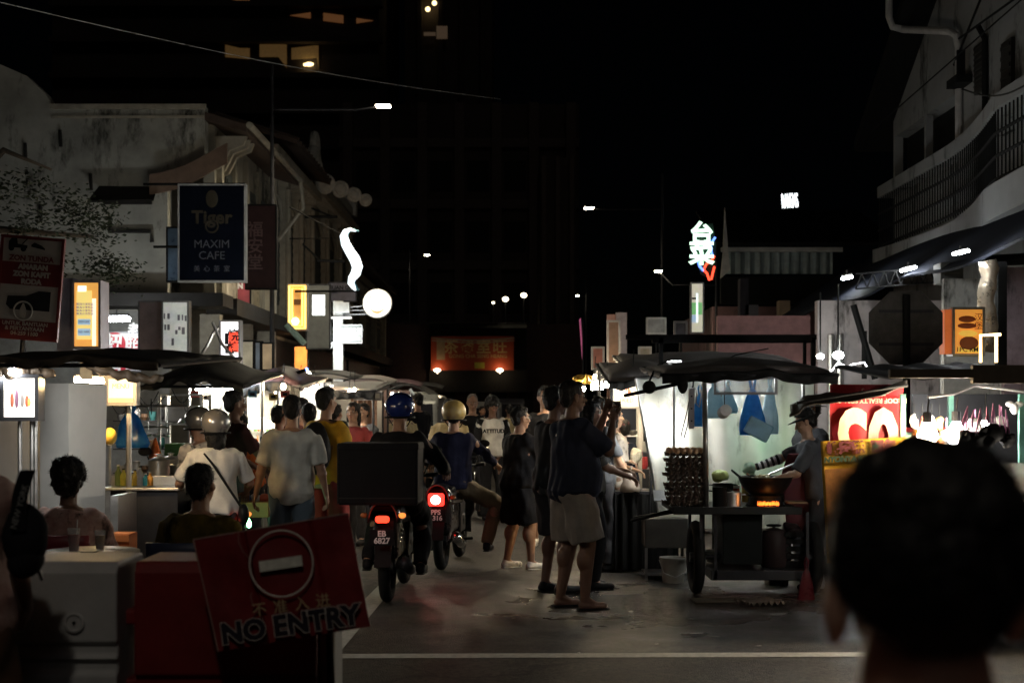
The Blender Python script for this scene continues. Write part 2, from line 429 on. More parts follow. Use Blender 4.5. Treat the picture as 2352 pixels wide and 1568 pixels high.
for (x, y) in ((60, 330), (95, 470), (210, 400), (140, 300)):
    m = MB(); m.tube([(X(x, D), D - .05, Z(y, D)), (X(x + 2, D), D - .05, Z(y + 38, D))], .03); rel(m, 'pipe', M_dwood, b)
# first-floor ledge at the front and side, ground floor shop openings
m = MB(); m.box(X(-200, D), XL + .5, D - .9, D - .003, 3.28, 3.5); rel(m, 'side_ledge', M_dwood, b)
m = MB(); m.box(XL - .05, XL + .5, D + .35, 31, 3.2, 3.5); rel(m, 'front_ledge', M_dwood, b)
for y in (25.05, 28, 30.7): m = MB(); m.box(XL - .1, XL + .25, y, y + .3, 0, 3.2); rel(m, 'column', M_trim, b)
m = MB(); m.box(X(-150, D), X(390, D), D - .03, D - .003, .1, 3.25); rel(m, 'shop_interior', mat('shop wall tiles', (.3, .3, .28), rough=.5), b)

def shophouse(label, y0, y1, h, seed, fancy=False):
    b = thing('shophouse', label, 'building', (XL, y0, 0), group='row of shophouses on the street')
    m = MB(); m.box(XL - 8, XL, y0, y1, 0, h); rel(m, 'wall', M_plast2, b)
    n = 3; w_ = (y1 - y0) / n
    for k in range(n + 1):
        m = MB(); y = y0 + k * w_ - .12; m.box(XL, XL + .16, max(y0, y), min(y1, y + .28), 3.5, h - .5); m.box(XL, XL + .24, max(y0, y - .06), min(y1, y + .34), h - .75, h - .5)
        m.tube([(XL + .2, y + .14, 3.6), (XL + .2, y + .14, h - .8)], .07, 8)
        rel(m, 'pilaster', M_trim, b)
    for k in range(n):
        y = y0 + k * w_ + .35; ww = w_ - .65
        m = MB(); m.box(XL + .003, XL + .05, y, y + ww, 3.9, h - 1.5)
        for j in range(10): m.box(XL + .05, XL + .07, y + .05, y + ww - .05, 4.0 + j * .2, 4.1 + j * .2)
        f = rel(m, 'window', M_shut, b)
        m = MB()
        pts = [(XL + .1, y + ww / 2 + ww / 2 * math.cos(a * PI / 10), h - 1.5 + .45 * math.sin(a * PI / 10)) for a in range(11)]
        m.tube(pts, .05, 6); rel(m, 'arch', M_trim, f)
    m = MB(); m.box(XL - .05, XL + .45, y0 + .003, y1 - .003, h - .48, h - .3); m.box(XL - .05, XL + .3, y0 + .003, y1 - .003, h - .3, h - .1)
    for k in range(int((y1 - y0) / .35)): m.box(XL + .0, XL + .35, y0 + .1 + k * .35, y0 + .2 + k * .35, h - .62, h - .483)
    rel(m, 'cornice', M_trim, b)
    m = MB(); m.box(XL - .05, XL + .55, y0 + .003, y1 - .003, 3.2, 3.5); rel(m, 'front_ledge', M_dwood, b)
    m = MB(); m.box(XL + .003, XL + .08, y0 + .3, y1 - .3, .15, 3.1)
    for k in range(9): m.box(XL + .08, XL + .1, y0 + .3, y1 - .3, .3 + k * .3, .34 + k * .3)
    rel(m, 'shop_shutter', M_dsteel, b)
    if fancy:
        m = MB(); yc = y0 + .3
        for (dy, dz, r) in ((0, .2, .55), (.2, .75, .4), (1.0, .25, .28), (1.5, .2, .22), (2, .12, .18), (2.4, .05, .14)):
            m.ring((XL + .2, yc + dy, h + dz), r * .7, r * .28, T=Matrix.Rotation(PI / 2, 4, 'Z')); m.ell((XL + .2, yc + dy, h + dz), (.08, r * .45, r * .45))
        m.box(XL - .3, XL + .4, y1 - .4, y1, h, h + .7); m.box(XL - .3, XL + .3, y0, y1, h, h + .25)
        # scrolls on the end wall, standing out towards the street
        for k, (x, r) in enumerate(((.55, .22), (.95, .18), (1.3, .15), (1.6, .12))):
            m.ell((XL + x, y0 - .1, h - .35 - k * .14), (r, .1, r)); m.ring((XL + x, y0 - .1, h - .35 - k * .14), r, .05)
        rel(m, 'parapet_ornament', mat('pale stucco', (.6, .58, .52), rough=.85), b)
    else:
        m = MB(); m.add([(XL + .7, y0, h - .1), (XL + .7, y1, h - .1), (XL - 1.2, y1, h + .5), (XL - 1.2, y0, h + .5), (XL + .7, y0, h + .0), (XL + .7, y1, h + .0), (XL - 1.2, y1, h + .6), (XL - 1.2, y0, h + .6)],
                        [(0, 1, 2, 3), (7, 6, 5, 4), (0, 4, 5, 1), (1, 5, 6, 2), (2, 6, 7, 3), (3, 7, 4, 0)])
        for k in range(14): m.tube([(XL + .72, y0 + .2 + k * (y1 - y0 - .4) / 13, h + .03), (XL - 1.1, y0 + .2 + k * (y1 - y0 - .4) / 13, h + .6)], .05, 6)
        rel(m, 'roof', M_roof, b)
    return b
shophouse('cream shophouse with tiled roof behind the street lamp pole', 31.01, 37, 7.4, 1)
shophouse('ornate shophouse with scrolled stucco parapet beside the glowing snake', 37.01, 46, 7.7, 2, True)
shophouse('last dark shophouse at the far end of the row', 46.01, 58, 6.2, 3)

# far dark towers
M_far = mat('far tower concrete', (.085, .065, .055), rough=.9, var=.5, scale=.2)
M_win = mat('lit far window', (.5, .35, .15), emit=(.9, .5, .17), es=.065)
M_win2 = mat('dim orange far window', (.4, .25, .12), emit=(.8, .33, .12), es=.11)
M_winl = mat('far lamp', (.9, .7, .4), emit=(1, .75, .35), es=4)
d = 140
b = thing('apartment_tower', 'dark high-rise block behind the left row with amber lit balconies near its top', 'building', (X(600, d), d, 0))
m = MB(); m.box(X(120, d), X(870, d), d, d + 25, 0, Z(-500, d)); rel(m, 'wall', M_far, b)
for k in range(14): m = MB(); m.box(X(120, d), X(880, d), d - 1.2, d - .01, Z(-480, d) - k * 3.5 - .5, Z(-480, d) - k * 3.5); rel(m, 'balcony_slab', M_far, b)
def fw(pts, mm=M_win, dd=d, par=None, ins=.05):
    m = MB(); m.prism([(X(x, dd), Z(y, dd)) for x, y in pts], dd - ins - .1, dd - ins); rel(m, 'window', mm, par or b)
fw([(518, 104), (552, 112), (574, 112), (574, 137), (518, 132)]); fw([(597, 93), (659, 104), (659, 158), (640, 132), (597, 132)]); fw([(670, 112), (722, 106), (732, 106), (732, 158), (728, 134), (670, 138)])
fw([(666, 37), (714, 30), (714, 44)], M_win2); fw([(743, 31), (789, 37), (789, 55), (743, 49)], M_win2); fw([(819, 43), (858, 49), (819, 55)], M_win2); fw([(532, 0), (575, 0), (570, 8)], M_win2)
m = MB(); m.ell((X(712, d), d - .5, Z(151, d)), (.45, .2, .2)); m.ell((X(703, d), d - .5, Z(152, d)), (.2, .2, .15)); rel(m, 'balcony_lamp', M_winl, b)
d2 = 150
b2 = thing('slim_tower', 'unlit slim tower standing behind the wide dark block, two tiny lamps near its top', 'building', (X(1000, d2), d2, 0))
m = MB(); m.box(X(930, d2), X(1130, d2), d2, d2 + 20, 0, Z(-300, d2)); rel(m, 'wall', M_far, b2)
for k in range(4):
    m = MB(); x = 960 + 48 * k; m.box(X(x, d2), X(x + 10, d2), d2 - 1, d2 - .01, 0, Z(-300, d2)); rel(m, 'fin', M_far, b2)
m = MB(); m.ell((X(984, d2), d2 - 1, Z(28, d2)), .25); rel(m, 'roof_lamp', M_winl, b2)
m = MB(); m.ell((X(999, d2), d2 - 1, Z(14, d2)), .25); rel(m, 'roof_lamp', M_winl, b2)
fw([(1004, 68), (1029, 68), (1029, 97), (1004, 97)], mat('faint window', (.3, .2, .12), emit=(.6, .4, .25), es=.08), d2, b2, 1.2)
fw([(975, 82), (1002, 82), (1002, 90), (975, 90)], MATS['faint window'], d2, b2, 1.2)
d3 = 95
b3 = thing('office_block', 'wide unlit concrete block filling the end of the street', 'building', (X(1100, d3), d3, 0))
m = MB(); m.box(X(780, d3), X(1330, d3), d3, d3 + 15, 0, Z(240, d3)); rel(m, 'wall', M_far, b3)
for k in range(7):
    m = MB(); x = 790 + 85 * k; m.box(X(x, d3), X(x + 22, d3), d3 - .6, d3 - .01, 0, Z(240, d3)); rel(m, 'pier', mat('pier concrete', (.14, .105, .09), rough=.9), b3)
for k in range(5): m = MB(); m.box(X(780, d3), X(1330, d3), d3 - .3, d3 - .01, Z(900 - 140 * k, d3), Z(880 - 140 * k, d3)); rel(m, 'floor_band', MATS['pier concrete'], b3)
for k in range(6):
    for j in range(4): m = MB(); m.box(X(818 + 85 * k, d3), X(868 + 85 * k, d3), d3 - .05, d3 - .003, Z(860 - 140 * j, d3), Z(790 - 140 * j, d3)); rel(m, 'window', M_dwood, b3)
d4 = 75
b4 = thing('dark_tower', 'narrow ribbed unlit tower left of the right-hand street lamps', 'building', (X(1280, d4), d4, 0))
m = MB(); m.box(X(1240, d4), X(1322, d4), d4, d4 + 8, 0, Z(362, d4)); rel(m, 'wall', M_far, b4)
for k in range(3):
    m = MB(); x = 1244 + 32 * k; m.box(X(x, d4), X(x + 10, d4), d4 - .4, d4 - .01, 0, Z(362, d4)); rel(m, 'rib', MATS['pier concrete'], b4)

# billboard on a low wall at the end of the street
d = 58
b = thing('low_building', 'low dark building carrying the red billboard at the street end', 'building', (X(1080, d), d, 0))
m = MB(); m.box(X(880, d), X(1340, d), d + .6, d + 6, 0, Z(742, d)); rel(m, 'wall', mat('dark red wall', (.08, .045, .04), rough=.8), b)
m = MB(); m.add([(X(985, d), d - .6, Z(755, d)), (X(1210, d), d - .6, Z(755, d)), (X(1210, d), d + .6, Z(740, d)), (X(985, d), d + .6, Z(740, d))], [(0, 1, 2, 3)]); m.box(X(985, d), X(1210, d), d + .3, d + .59, Z(900, d), Z(742, d)); rel(m, 'awning', M_dwood, b)
for k in range(5):
    m = MB(); m.box(X(1010 + 60 * k, d), X(1045 + 60 * k, d), d + .5, d + .597, .3, 2.2); rel(m, 'door', M_dwood, b)
b = thing('billboard', 'red lamp-lit billboard with gold characters and a yellow strip at the street end', 'billboard', (X(1078, d), d, 3))
m = MB(); m.box(X(990, d), X(1180, d), d, d + .12, Z(850, d), Z(772, d)); rel(m, 'board', mat('red vinyl', (.5, .07, .02), rough=.5, var=.1), b)
m = MB(); m.box(X(1003, d), X(1022, d), d - .02, d - .003, Z(826, d), Z(780, d)); rel(m, 'side_panel', mat('tan panel', (.5, .33, .18)), b)
m = MB(); m.box(X(1090, d), X(1113, d), d - .02, d - .003, Z(846, d), Z(832, d)); rel(m, 'yellow_strip', mat('yellow vinyl', (.7, .6, .08)), b)
M_gold = mat('gold letters', (.75, .5, .2), rough=.5)
def rtext(s, size, px, py, dd, mm, par, sh=0, **k):
    off = Vector((0, 0, 0)); q = par
    while q is not None: off += q.location; q = q.parent
    return text(s, size, V(px, py, dd) - off, mm, par, **k)
rtext('茶餐室旺', .62, 1092, 798, d - .01, M_gold, b, spacing=1.15, bold=.01)
rtext('GONG CHA SENG HEANG', .2, 1098, 818, d - .01, M_gold, b, bold=.003)
for (px, py, pw) in ((1004, 850, 75), (1148, 850, 32)):
    m = MB(); m.ell((0, 0, 0), (.14, .1, .07)); m.tube([(0, 0, 0), (0, .3, -.1)], .02)
    lp = m.build('floodlight', mat('flood lens', (.9, .8, .6), emit=(1, .78, .5), es=12), b); lp.location = V(px, py, d - .28) - b.location
    light('POINT', (0, 0, .0), pw, (1, .6, .3), .06, lp)
m = MB(); pts = [V(992 + 19 * k, 776 + 5 * math.sin(PI * k / 10), d - .1) for k in range(11)]; m.tube(pts, .03, 6); m.tube([p + Vector((0, 0, -.1)) for p in pts], .02, 6); m.build('festoon_cable', M_trim, label='sagging pale cable strung across the top of the red billboard', cat='cable')

# ---------------------------------------------------------------- right corner building
XR = 7.0
M_grey = mat('grey weathered plaster', (.22, .22, .22), rough=.9, var=.15, scale=1.5, stain=1.3, bump=.4, bscale=9)
def yr(px): return XR * F / (px - 1176)      # depth where the right facade meets this column
b = thing('balcony_building', 'grey two-storey corner building with curved balcony ledge and iron grille', 'building', (XR, 22, 0))
m = MB()
m.box(XR, XR + 8, 12, 26.1, 3.2, 5.45)
m.box(XR, XR + 8, 12, 22.3, 6.5, 10.4); m.box(XR, XR + 8, 12, 22.3, 5.45, 6.497)
# gable-ended upper wall, sloping down to the far corner
m.add([(XR, 22.3, 6.5), (XR, 26.1, 6.5), (XR, 26.1, 6.8), (XR, 22.3, 8.9), (XR + 8, 22.3, 6.5), (XR + 8, 26.1, 6.5), (XR + 8, 26.1, 6.8), (XR + 8, 22.3, 8.9)],
      [(0, 1, 2, 3), (7, 6, 5, 4), (0, 4, 5, 1), (1, 5, 6, 2), (2, 6, 7, 3), (3, 7, 4, 0)])
m.box(XR, XR + .15, 26.0, 26.1, 5.45, 6.5); m.box(XR, XR + .12, 24.05, 24.15, 5.45, 6.5); m.box(XR, XR + .12, 22.3, 22.42, 5.45, 6.5)
rel(m, 'wall', M_grey, b)
m = MB(); m.box(XR + .25, XR + .5, 22.3, 26.1, 5.47, 6.49); rel(m, 'dark_opening_fill', M_mblack, b)  # matt black slab stands in for the dark behind the opening
m = MB()
def ledge(u, v):
    y = 26.3 - 14.3 * u; bulge = 0 if y > 22.5 else .5 * (1 - math.cos(min(1, (22.5 - y) / 4) * PI / 2))
    return Vector((XR - .25 - bulge, y, 5.42 + v))
m.sheet(lambda u, v: ledge(u, 0) + Vector((0, 0, .2 * v)), 30, 1, .6); rel(m, 'ledge', M_grey, b)
m = MB(); m.sheet(lambda u, v: ledge(u, 0) + Vector((.12, 0, -.95 - .45 * v - .1 * math.sin(u * 5))), 30, 1, .2); rel(m, 'apron_wall', M_grey, b)
m = MB()
for k in range(0, 101): p = ledge(k / 100, 0); m.tube([p + Vector((.05, 0, -.95)), p + Vector((.05, 0, .0))], .012, 5)
for h_ in (-.9, -.6, -.3): m.tube([ledge(k / 40, 0) + Vector((.03, 0, h_)) for k in range(41)], .022, 6)
rel(m, 'iron_grille', M_mblack, b)
# roof with deep soffit and gutter pipe
m = MB(); m.add([(XR - .5, 21.6, 9.35), (XR - .5, 27, 6.4), (XR + 4, 27, 6.4), (XR + 4, 21.6, 9.35), (XR - .5, 21.6, 9.55), (XR - .5, 27, 6.6), (XR + 4, 27, 6.6), (XR + 4, 21.6, 9.55)],
                [(0, 1, 2, 3), (7, 6, 5, 4), (0, 4, 5, 1), (1, 5, 6, 2), (2, 6, 7, 3), (3, 7, 4, 0)])
rel(m, 'roof', M_mblack, b)
m = MB(); m.tube([V(2042, -60, 24), V(2042, 40, 24), V(2050, 62, 24), V(2075, 68, 24), V(2180, 72, 22.2), V(2196, 82, 22.1), V(2202, 110, 22.1), V(2203, 335, 22.1)], .06, 10); rel(m, 'drain_pipe', mat('grey pipe', (.4, .38, .37), rough=.6), b)
m = MB(); m.tube([V(2262, 120, 20.9), V(2262, 320, 20.9)], .045, 8); m.tube([V(2246, 60, 21), V(2262, 90, 20.9), V(2262, 130, 20.9)], .045, 8); rel(m, 'drain_pipe', M_mblack, b)
for (px0, px1, py0, py1) in ((2246, 2268, 92, 205), (2308, 2332, 85, 300)):
    m = MB(); y0, y1 = yr(px1), yr(px0); z0, z1 = Z(py1, y0), Z(py0, y0)
    m.box(XR - .06, XR - .003, y0, y1, z0, z1)
    for k in range(9): m.box(XR - .08, XR - .06, y0 + .03, y1 - .03, z0 + (z1 - z0) * (k + .25) / 9, z0 + (z1 - z0) * (k + .6) / 9)
    rel(m, 'shutter', M_dwood, b)
m = MB(); m.tube([(XR - .1, 19, 8.6), (XR - .1, 22.2, 6.9)], .02); m.box(XR - .25, XR - .003, 21.6, 22.1, 6.5, 6.62); m.box(XR - .22, XR - .1, 21.65, 21.7, 6.62, 7.0); rel(m, 'antenna_bracket', M_mblack, b)
m = MB(); m.tube([(XR - .4, 21, 7.0), (XR + .3, 15, 7.3)], .018, 5); m.tube([(XR - .5, 25.8, 6.55), (XR - .2, 19, 7.0)], .012, 5); rel(m, 'wall_cable', M_mblack, b)
# dark awning below the balcony
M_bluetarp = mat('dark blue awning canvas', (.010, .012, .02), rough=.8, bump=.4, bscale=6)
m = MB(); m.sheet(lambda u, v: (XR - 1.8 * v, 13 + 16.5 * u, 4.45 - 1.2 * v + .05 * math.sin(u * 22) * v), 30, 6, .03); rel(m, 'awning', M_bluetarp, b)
# ground floor: columns, shop walls, door leaves
for y in (13, 16.6, 20.2, 23.6, 26): m = MB(); m.box(XR - .05, XR + .3, y, y + .45, .13, 3.2); rel(m, 'column', mat('pale column paint', (.5, .48, .44), rough=.7, stain=2), b)
m = MB(); m.box(XR + 2.2, XR + 2.5, 12, 30, .13, 3.2); rel(m, 'shop_wall', mat('shop wall paint', (.55, .5, .5), rough=.7, stain=1.2), b)
m = MB(); m.box(XR + .0, XR + 2.5, 12, 26.1, 3.05, 3.19); rel(m, 'passage_ceiling', M_trim, b)
for k, (y, c) in enumerate(((14, (.2, .13, .15)), (17.6, (.25, .2, .2)), (21, (.16, .08, .08)))):
    m = MB(); m.box(XR + 2.1, XR + 2.19, y, y + 1.6, .13, 2.4); m.box(XR + 2.05, XR + 2.1, y + .75, y + .85, .2, 2.3); rel(m, 'shop_door', mat('door paint %d' % k, c), b)

# far right shop with tin canopy
D = 30
b = thing('tin_roof_shop', 'dark shop with long tin roof and pale corrugated fascia behind the neon sign', 'building', (X(1840, D), D, 0))
m = MB(); m.box(X(1645, D), X(2060, D), D + .5, D + 6, 0, Z(700, D)); rel(m, 'wall', mat('maroon wall', (.16, .09, .09), rough=.8, stain=.8), b)
m = MB(); m.add([(X(1640, D), D - .5, Z(570, D)), (X(2050, D), D - .5, Z(570, D)), (X(2050, D), D + 3, Z(490, D + 3)), (X(1640, D), D + 3, Z(490, D + 3)), (X(1640, D), D - .5, Z(563, D)), (X(2050, D), D - .5, Z(563, D)), (X(2050, D), D + 3, Z(483, D + 3)), (X(1640, D), D + 3, Z(483, D + 3))],
                [(0, 1, 2, 3), (7, 6, 5, 4), (0, 4, 5, 1), (1, 5, 6, 2), (2, 6, 7, 3), (3, 7, 4, 0)])
rel(m, 'roof', M_mblack, b)
m = MB(); corrug(m, X(1656, D), X(1905, D), Z(632, D), Z(582, D), D - .3, .03, .2); rel(m, 'corrugated_fascia', mat('galvanised sheet', (.3, .36, .36), rough=.5, metal=.3), b)
m = MB(); m.box(X(1650, D), X(1925, D), D - .42, D - .34, Z(583, D), Z(573, D)); rel(m, 'gutter', mat('pale gutter', (.5, .5, .48)), b)
m = MB(); m.box(X(1650, D), X(2060, D), D - .4, D - .2, Z(700, D), Z(640, D)); rel(m, 'beam', M_mblack, b)
m = MB(); m.prism([(X(1646, D), Z(600, D)), (X(1658, D), Z(590, D)), (X(1650.5, D), Z(490, D))], D - .9, D - .8); m.prism([(X(1641, D), Z(648, D)), (X(1662, D), Z(630, D)), (X(1658, D), Z(590, D)), (X(1646, D), Z(598, D))], D - .9, D - .8)
rel(m, 'ridge_spike', mat('off-white metal', (.55, .52, .48), rough=.5), b)
for (px, w_, py0, py1, c) in ((1712, 30, 700, 765, (.1, .1, .12)), (1790, 25, 690, 765, (.3, .22, .14)), (1700, 20, 640, 765, (.03, .03, .04))):
    m = MB(); m.box(X(px, D - 2), X(px + w_, D - 2), D - 2, D - 1.7, 0, Z(py0, D - 2)); rel(m, 'pillar', mat('pillar %d' % px, c), b)

# arcade walls seen between the stalls on the right
D = 21.5
b = thing('arcade_wall', 'pale lilac arcade wall with steel pipes behind the bulbs and the octagonal sign', 'wall', (X(2020, D), D, 0))
m = MB(); m.box(X(1878, D), X(2190, D), D, D + .2, 0, Z(690, D)); rel(m, 'wall_face', mat('lilac plaster', (.5, .45, .46), rough=.7, stain=1.4, var=.3, scale=1.5), b)
for px in (1905, 1925, 2160): m = MB(); m.tube([(X(px, D), D - .08, 0), (X(px, D), D - .08, Z(770, D))], .05, 8); rel(m, 'steel_pipe', M_steel, b)
m = MB(); m.tube([V(1960, 700, D - .5), V(2010, 870, D - .5)], .05, 6); m.tube([V(1985, 760, D - .5), V(1985, 870, D - .5)], .04, 6); rel(m, 'brace', M_mblack, b)
m = MB(); m.box(X(1660, D), X(1877, D), D + .5, D + .7, 0, Z(720, D)); rel(m, 'maroon_wall_face', mat('maroon plaster', (.2, .10, .10), rough=.8, var=.3), b)
D = 17.2
b = thing('shop_partition', 'scuffed reddish grey shop door and pale partition at the right edge behind the food light box', 'wall', (X(2300, D), D, 0))
m = MB(); m.box(X(2168, D), X(2296, D), D, D + .1, 0, Z(640, D)); rel(m, 'pale_panel', mat('pale partition', (.5, .48, .44), rough=.6, stain=2), b)
m = MB(); m.box(X(2300, D), X(2460, D), D - .1, D, 0, Z(615, D)); rel(m, 'door_panel', mat('scuffed rose door', (.3, .22, .24), rough=.5, stain=1.6, var=.3), b)
m = MB(); m.tube([(X(2240, D), D - .3, Z(605, D)), (X(2400, D), D - .3, Z(598, D))], .07, 8); rel(m, 'rolled_blind', M_mblack, b)

for k, (x, y, a, s_) in enumerate(((1600, 1455, .1, .09), (1508, 1480, .6, .03), (1742, 1484, .2, .04), (1640, 1462, -.2, .07), (1180, 1420, .5, .025), (1330, 1500, 1., .02), (1450, 1405, .3, .03))):
    d = gd(y); m = MB(); m.cbox((X(x, d), d, .006), s_, .012, .004, rz=a); m.build('litter_scrap', mat('pale paper scrap', (.5, .48, .44)), label=['long pale straw on the road', 'small pale scrap nearest the middle of the road', 'bent pale scrap on the road right of the straw', 'short pale stick beside the long straw', 'tiny scrap behind the second motorcycle', 'tiny scrap below the big man', 'tiny scrap left of the cart wheel'][k] , cat='litter', group='litter on the road')
# ---------------------------------------------------------------- signs
M_frame = mat('sign frame metal', (.25, .25, .26), rough=.45, metal=.4)
def sign(name, label, px0, px1, py0, py1, d, face, depth=.12, rz=0, tilt=0, frame=M_frame, cat='sign', group=None, fw_=.025, power=0, lc=(1, 1, 1)):
    """a box sign: case + face, hung at its real place; origin at its centre, face at y=-depth/2"""
    w = X(px1, d) - X(px0, d); h = Z(py0, d) - Z(py1, d)
    t = thing(name, label, cat, V((px0 + px1) / 2, (py0 + py1) / 2, d), rz, group)
    t.rotation_euler = (0, tilt, rz)
    m = MB(); m.box(-w / 2, w / 2, -depth / 2 + .004, depth / 2, -h / 2, h / 2)
    m.box(-w / 2 - fw_, -w / 2, -depth / 2 - .012, depth / 2, -h / 2 - fw_, h / 2 + fw_); m.box(w / 2, w / 2 + fw_, -depth / 2 - .012, depth / 2, -h / 2 - fw_, h / 2 + fw_)
    m.box(-w / 2, w / 2, -depth / 2 - .012, depth / 2 - .003, h / 2, h / 2 + fw_); m.box(-w / 2, w / 2, -depth / 2 - .012, depth / 2 - .003, -h / 2 - fw_, -h / 2)
    m.build('case', frame, t)
    m = MB(); m.box(-w / 2 + .002, w / 2 - .002, -depth / 2 - .003, -depth / 2 + .003, -h / 2 + .002, h / 2 - .002); m.build('face', face, t)
    t['w'] = w; t['h'] = h; t['d2'] = depth / 2
    del_ = [k for k in ('w', 'h', 'd2')]
    S_INFO[t.name] = (w, h, depth / 2)
    for k in del_: del t[k]
    return t
S_INFO = {}
def on(t, s, u, v, size, mm, **k):
    w, h, q = S_INFO[t.name]
    return text(s, size * h, (u * w / 2, -q - .006, v * h / 2), mm, t, **k)
def patch(t, u0, u1, v0, v1, mm, name='panel', lift=.006):
    w, h, q = S_INFO[t.name]; m = MB(); m.box(u0 * w / 2, u1 * w / 2, -q - lift, -q - .0031, v0 * h / 2, v1 * h / 2); return m.build(name, mm, t)

# the tow-away-zone sign on its pole, near left
D = 13
M_sred = mat('sign red enamel', (.16, .02, .02), rough=.45, var=.2); M_swh = mat('sign white enamel', (.45, .4, .36), rough=.5, var=.15)
M_sblk = mat('sign black enamel', (.02, .02, .022), rough=.5)
t = sign('tow_zone_sign', 'tilted red and white tow zone and wheel clamp warning sign on a pole', 2, 136, 550, 775, D, M_swh, .03, tilt=R(4.5), frame=M_sred)
patch(t, -1, 1, .06, .52, M_sred); patch(t, -1, 1, -1, -.66, M_sred)
on(t, 'ZON TUNDA', 0, .60, .075, M_sred, bold=.002); on(t, 'AMARAN', .08, .43, .072, M_swh, bold=.004, ext=.003); on(t, 'ZON KAPIT', .05, .28, .072, M_swh, bold=.004, ext=.003); on(t, 'RODA', .05, .13, .072, M_swh, bold=.004, ext=.003)
on(t, 'UNTUK BANTUAN', -.05, -.73, .055, M_swh, bold=.001, ext=.003); on(t, '& PERTANYAAN', -.05, -.83, .055, M_swh, bold=.001, ext=.003); on(t, '04-259 1100', -.05, -.93, .055, M_swh, bold=.001, ext=.003)
w, h, q = S_INFO[t.name]
m = MB()   # tow truck pictogram
T = Matrix.Translation((-.1, -q - .006, .37)) @ Matrix.Scale(.9, 4)
m.prism([(-.13, 0), (-.13, .05), (-.10, .09), (-.05, .09), (-.04, .03), (.06, .02), (.06, -.01), (-.13, -.01)], -.002, .002, T); m.prism([(0, .03), (.012, .03), (.09, .12), (.08, .12)], -.002, .002, T)
m.prism([(.1, .03), (.13, .055), (.2, .03), (.24, 0), (.24, -.015), (.1, .01)], -.002, .002, T)
for x in (-.09, .02): m.ell((x - .1, -q - .006, .355), (.026, .004, .026))
m.build('tow_truck_symbol', M_sblk, t)
m = MB()   # clamped car pictogram
T = Matrix.Translation((0, -q - .006, -.14))
m.prism([(-.2, -.02), (-.19, .06), (-.02, .07), (.09, .12), (.2, .12), (.2, -.06), (-.16, -.06)], -.002, .002, T)
m.build('car_symbol', M_sblk, t)
m = MB(); m.ring((-.04, -q - .009, -.21), .085, .008); m.prism([(-.06, -.27), (-.02, -.27), (-.01, -.2), (-.035, -.14), (-.045, -.14), (-.07, -.2)], -.002, .002, Matrix.Translation((0, -q - .011, 0))); m.build('clamp_symbol', M_swh, t)
m = MB(); m.tube([(-.03, .03, -2.8 + .25), (-.03, .03, .35)], .03); o = m.build('pole', M_dsteel, t)

# cafe sign and other boards hanging over the street
D = 21
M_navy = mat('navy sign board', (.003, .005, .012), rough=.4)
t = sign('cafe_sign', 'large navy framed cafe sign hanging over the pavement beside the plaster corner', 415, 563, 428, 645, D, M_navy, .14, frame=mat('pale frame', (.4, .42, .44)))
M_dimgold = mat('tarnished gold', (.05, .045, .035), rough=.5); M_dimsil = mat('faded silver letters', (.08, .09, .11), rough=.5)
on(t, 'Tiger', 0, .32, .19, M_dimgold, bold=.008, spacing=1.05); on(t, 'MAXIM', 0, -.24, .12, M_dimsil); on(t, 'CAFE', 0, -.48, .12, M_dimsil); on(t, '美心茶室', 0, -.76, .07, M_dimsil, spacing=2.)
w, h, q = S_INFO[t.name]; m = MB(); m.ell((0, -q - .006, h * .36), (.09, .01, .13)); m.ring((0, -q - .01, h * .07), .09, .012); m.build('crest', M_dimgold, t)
m = MB(); m.tube([(-w / 2 - .55, 0, h / 2 + .03), (w / 2, 0, h / 2 + .03)], .02); m.tube([(-w / 2 - .4, 0, -h * .14), (-w / 2, 0, -h * .14)], .02); m.build('bracket', M_mblack, t)
t = sign('hanging_board', 'dark maroon vertical hanging board right of the navy cafe sign', 568, 634, 474, 662, 23, mat('dark maroon board', (.035, .018, .018), rough=.6), .12, frame=M_mblack)
on(t, '福\n安\n堂', -.4, .0, .2, mat('dim red letters', (.09, .05, .05)), bold=.004)
t = sign('narrow_blue_board', 'narrow blue vertical board between the plaster wall and the navy sign', 387, 413, 525, 645, 23.5, mat('bluish board', (.10, .15, .22), rough=.3, var=.6, scale=3), .1, frame=M_mblack)
t = sign('shop_banner', 'crimson shop banner with pale lettering under the navy sign', 484, 574, 647, 702, 27, mat('crimson vinyl', (.35, .06, .08), var=.2), .05, frame=M_mblack)
on(t, 'FASHION', -.1, .62, .3, M_foil, bold=.01); on(t, '7—', -.2, -.1, .4, mat('beige print', (.6, .45, .3))); light('AREA', (0, -.6, .2), 2.0, (1, .85, .7), .8, t, rot=(R(100), 0, 0))

t = sign('orange_light_box', 'glowing orange and yellow shop light box with blue lines above the left canopy', 181, 236, 652, 797, 15, mat('orange lit panel', (.8, .4, .08), emit=(1, .46, .10), es=.95), .3, power=5, lc=(1, .65, .25), frame=mat('grey lilac frame', (.3, .28, .32)))
patch(t, -.8, .45, -.78, .75, mat('yellow lit panel', (.9, .8, .3), emit=(1, .72, .22), es=1.1)); patch(t, .48, .8, -.98, .5, mat('cream lit strip', (.9, .85, .7), emit=(1, .88, .62), es=1.6))
patch(t, -.7, -.0, .72, .9, mat('white lit block', (.9, .9, .9), emit=(1, .92, .8), es=1.7), lift=.008)
M_lblue = mat('pale blue lit letters', (.4, .6, .9), emit=(.5, .68, .9), es=.8)
M_iblk = mat('dark print', (.05, .05, .07))
for k, v in enumerate((.32, .22, .12, .02)): on(t, '精选小食饮品', -.1, v, .045, M_lblue if k > 3 else mat('violet print', (.2, .2, .4), emit=(.25, .27, .5), es=.4), ext=.006)
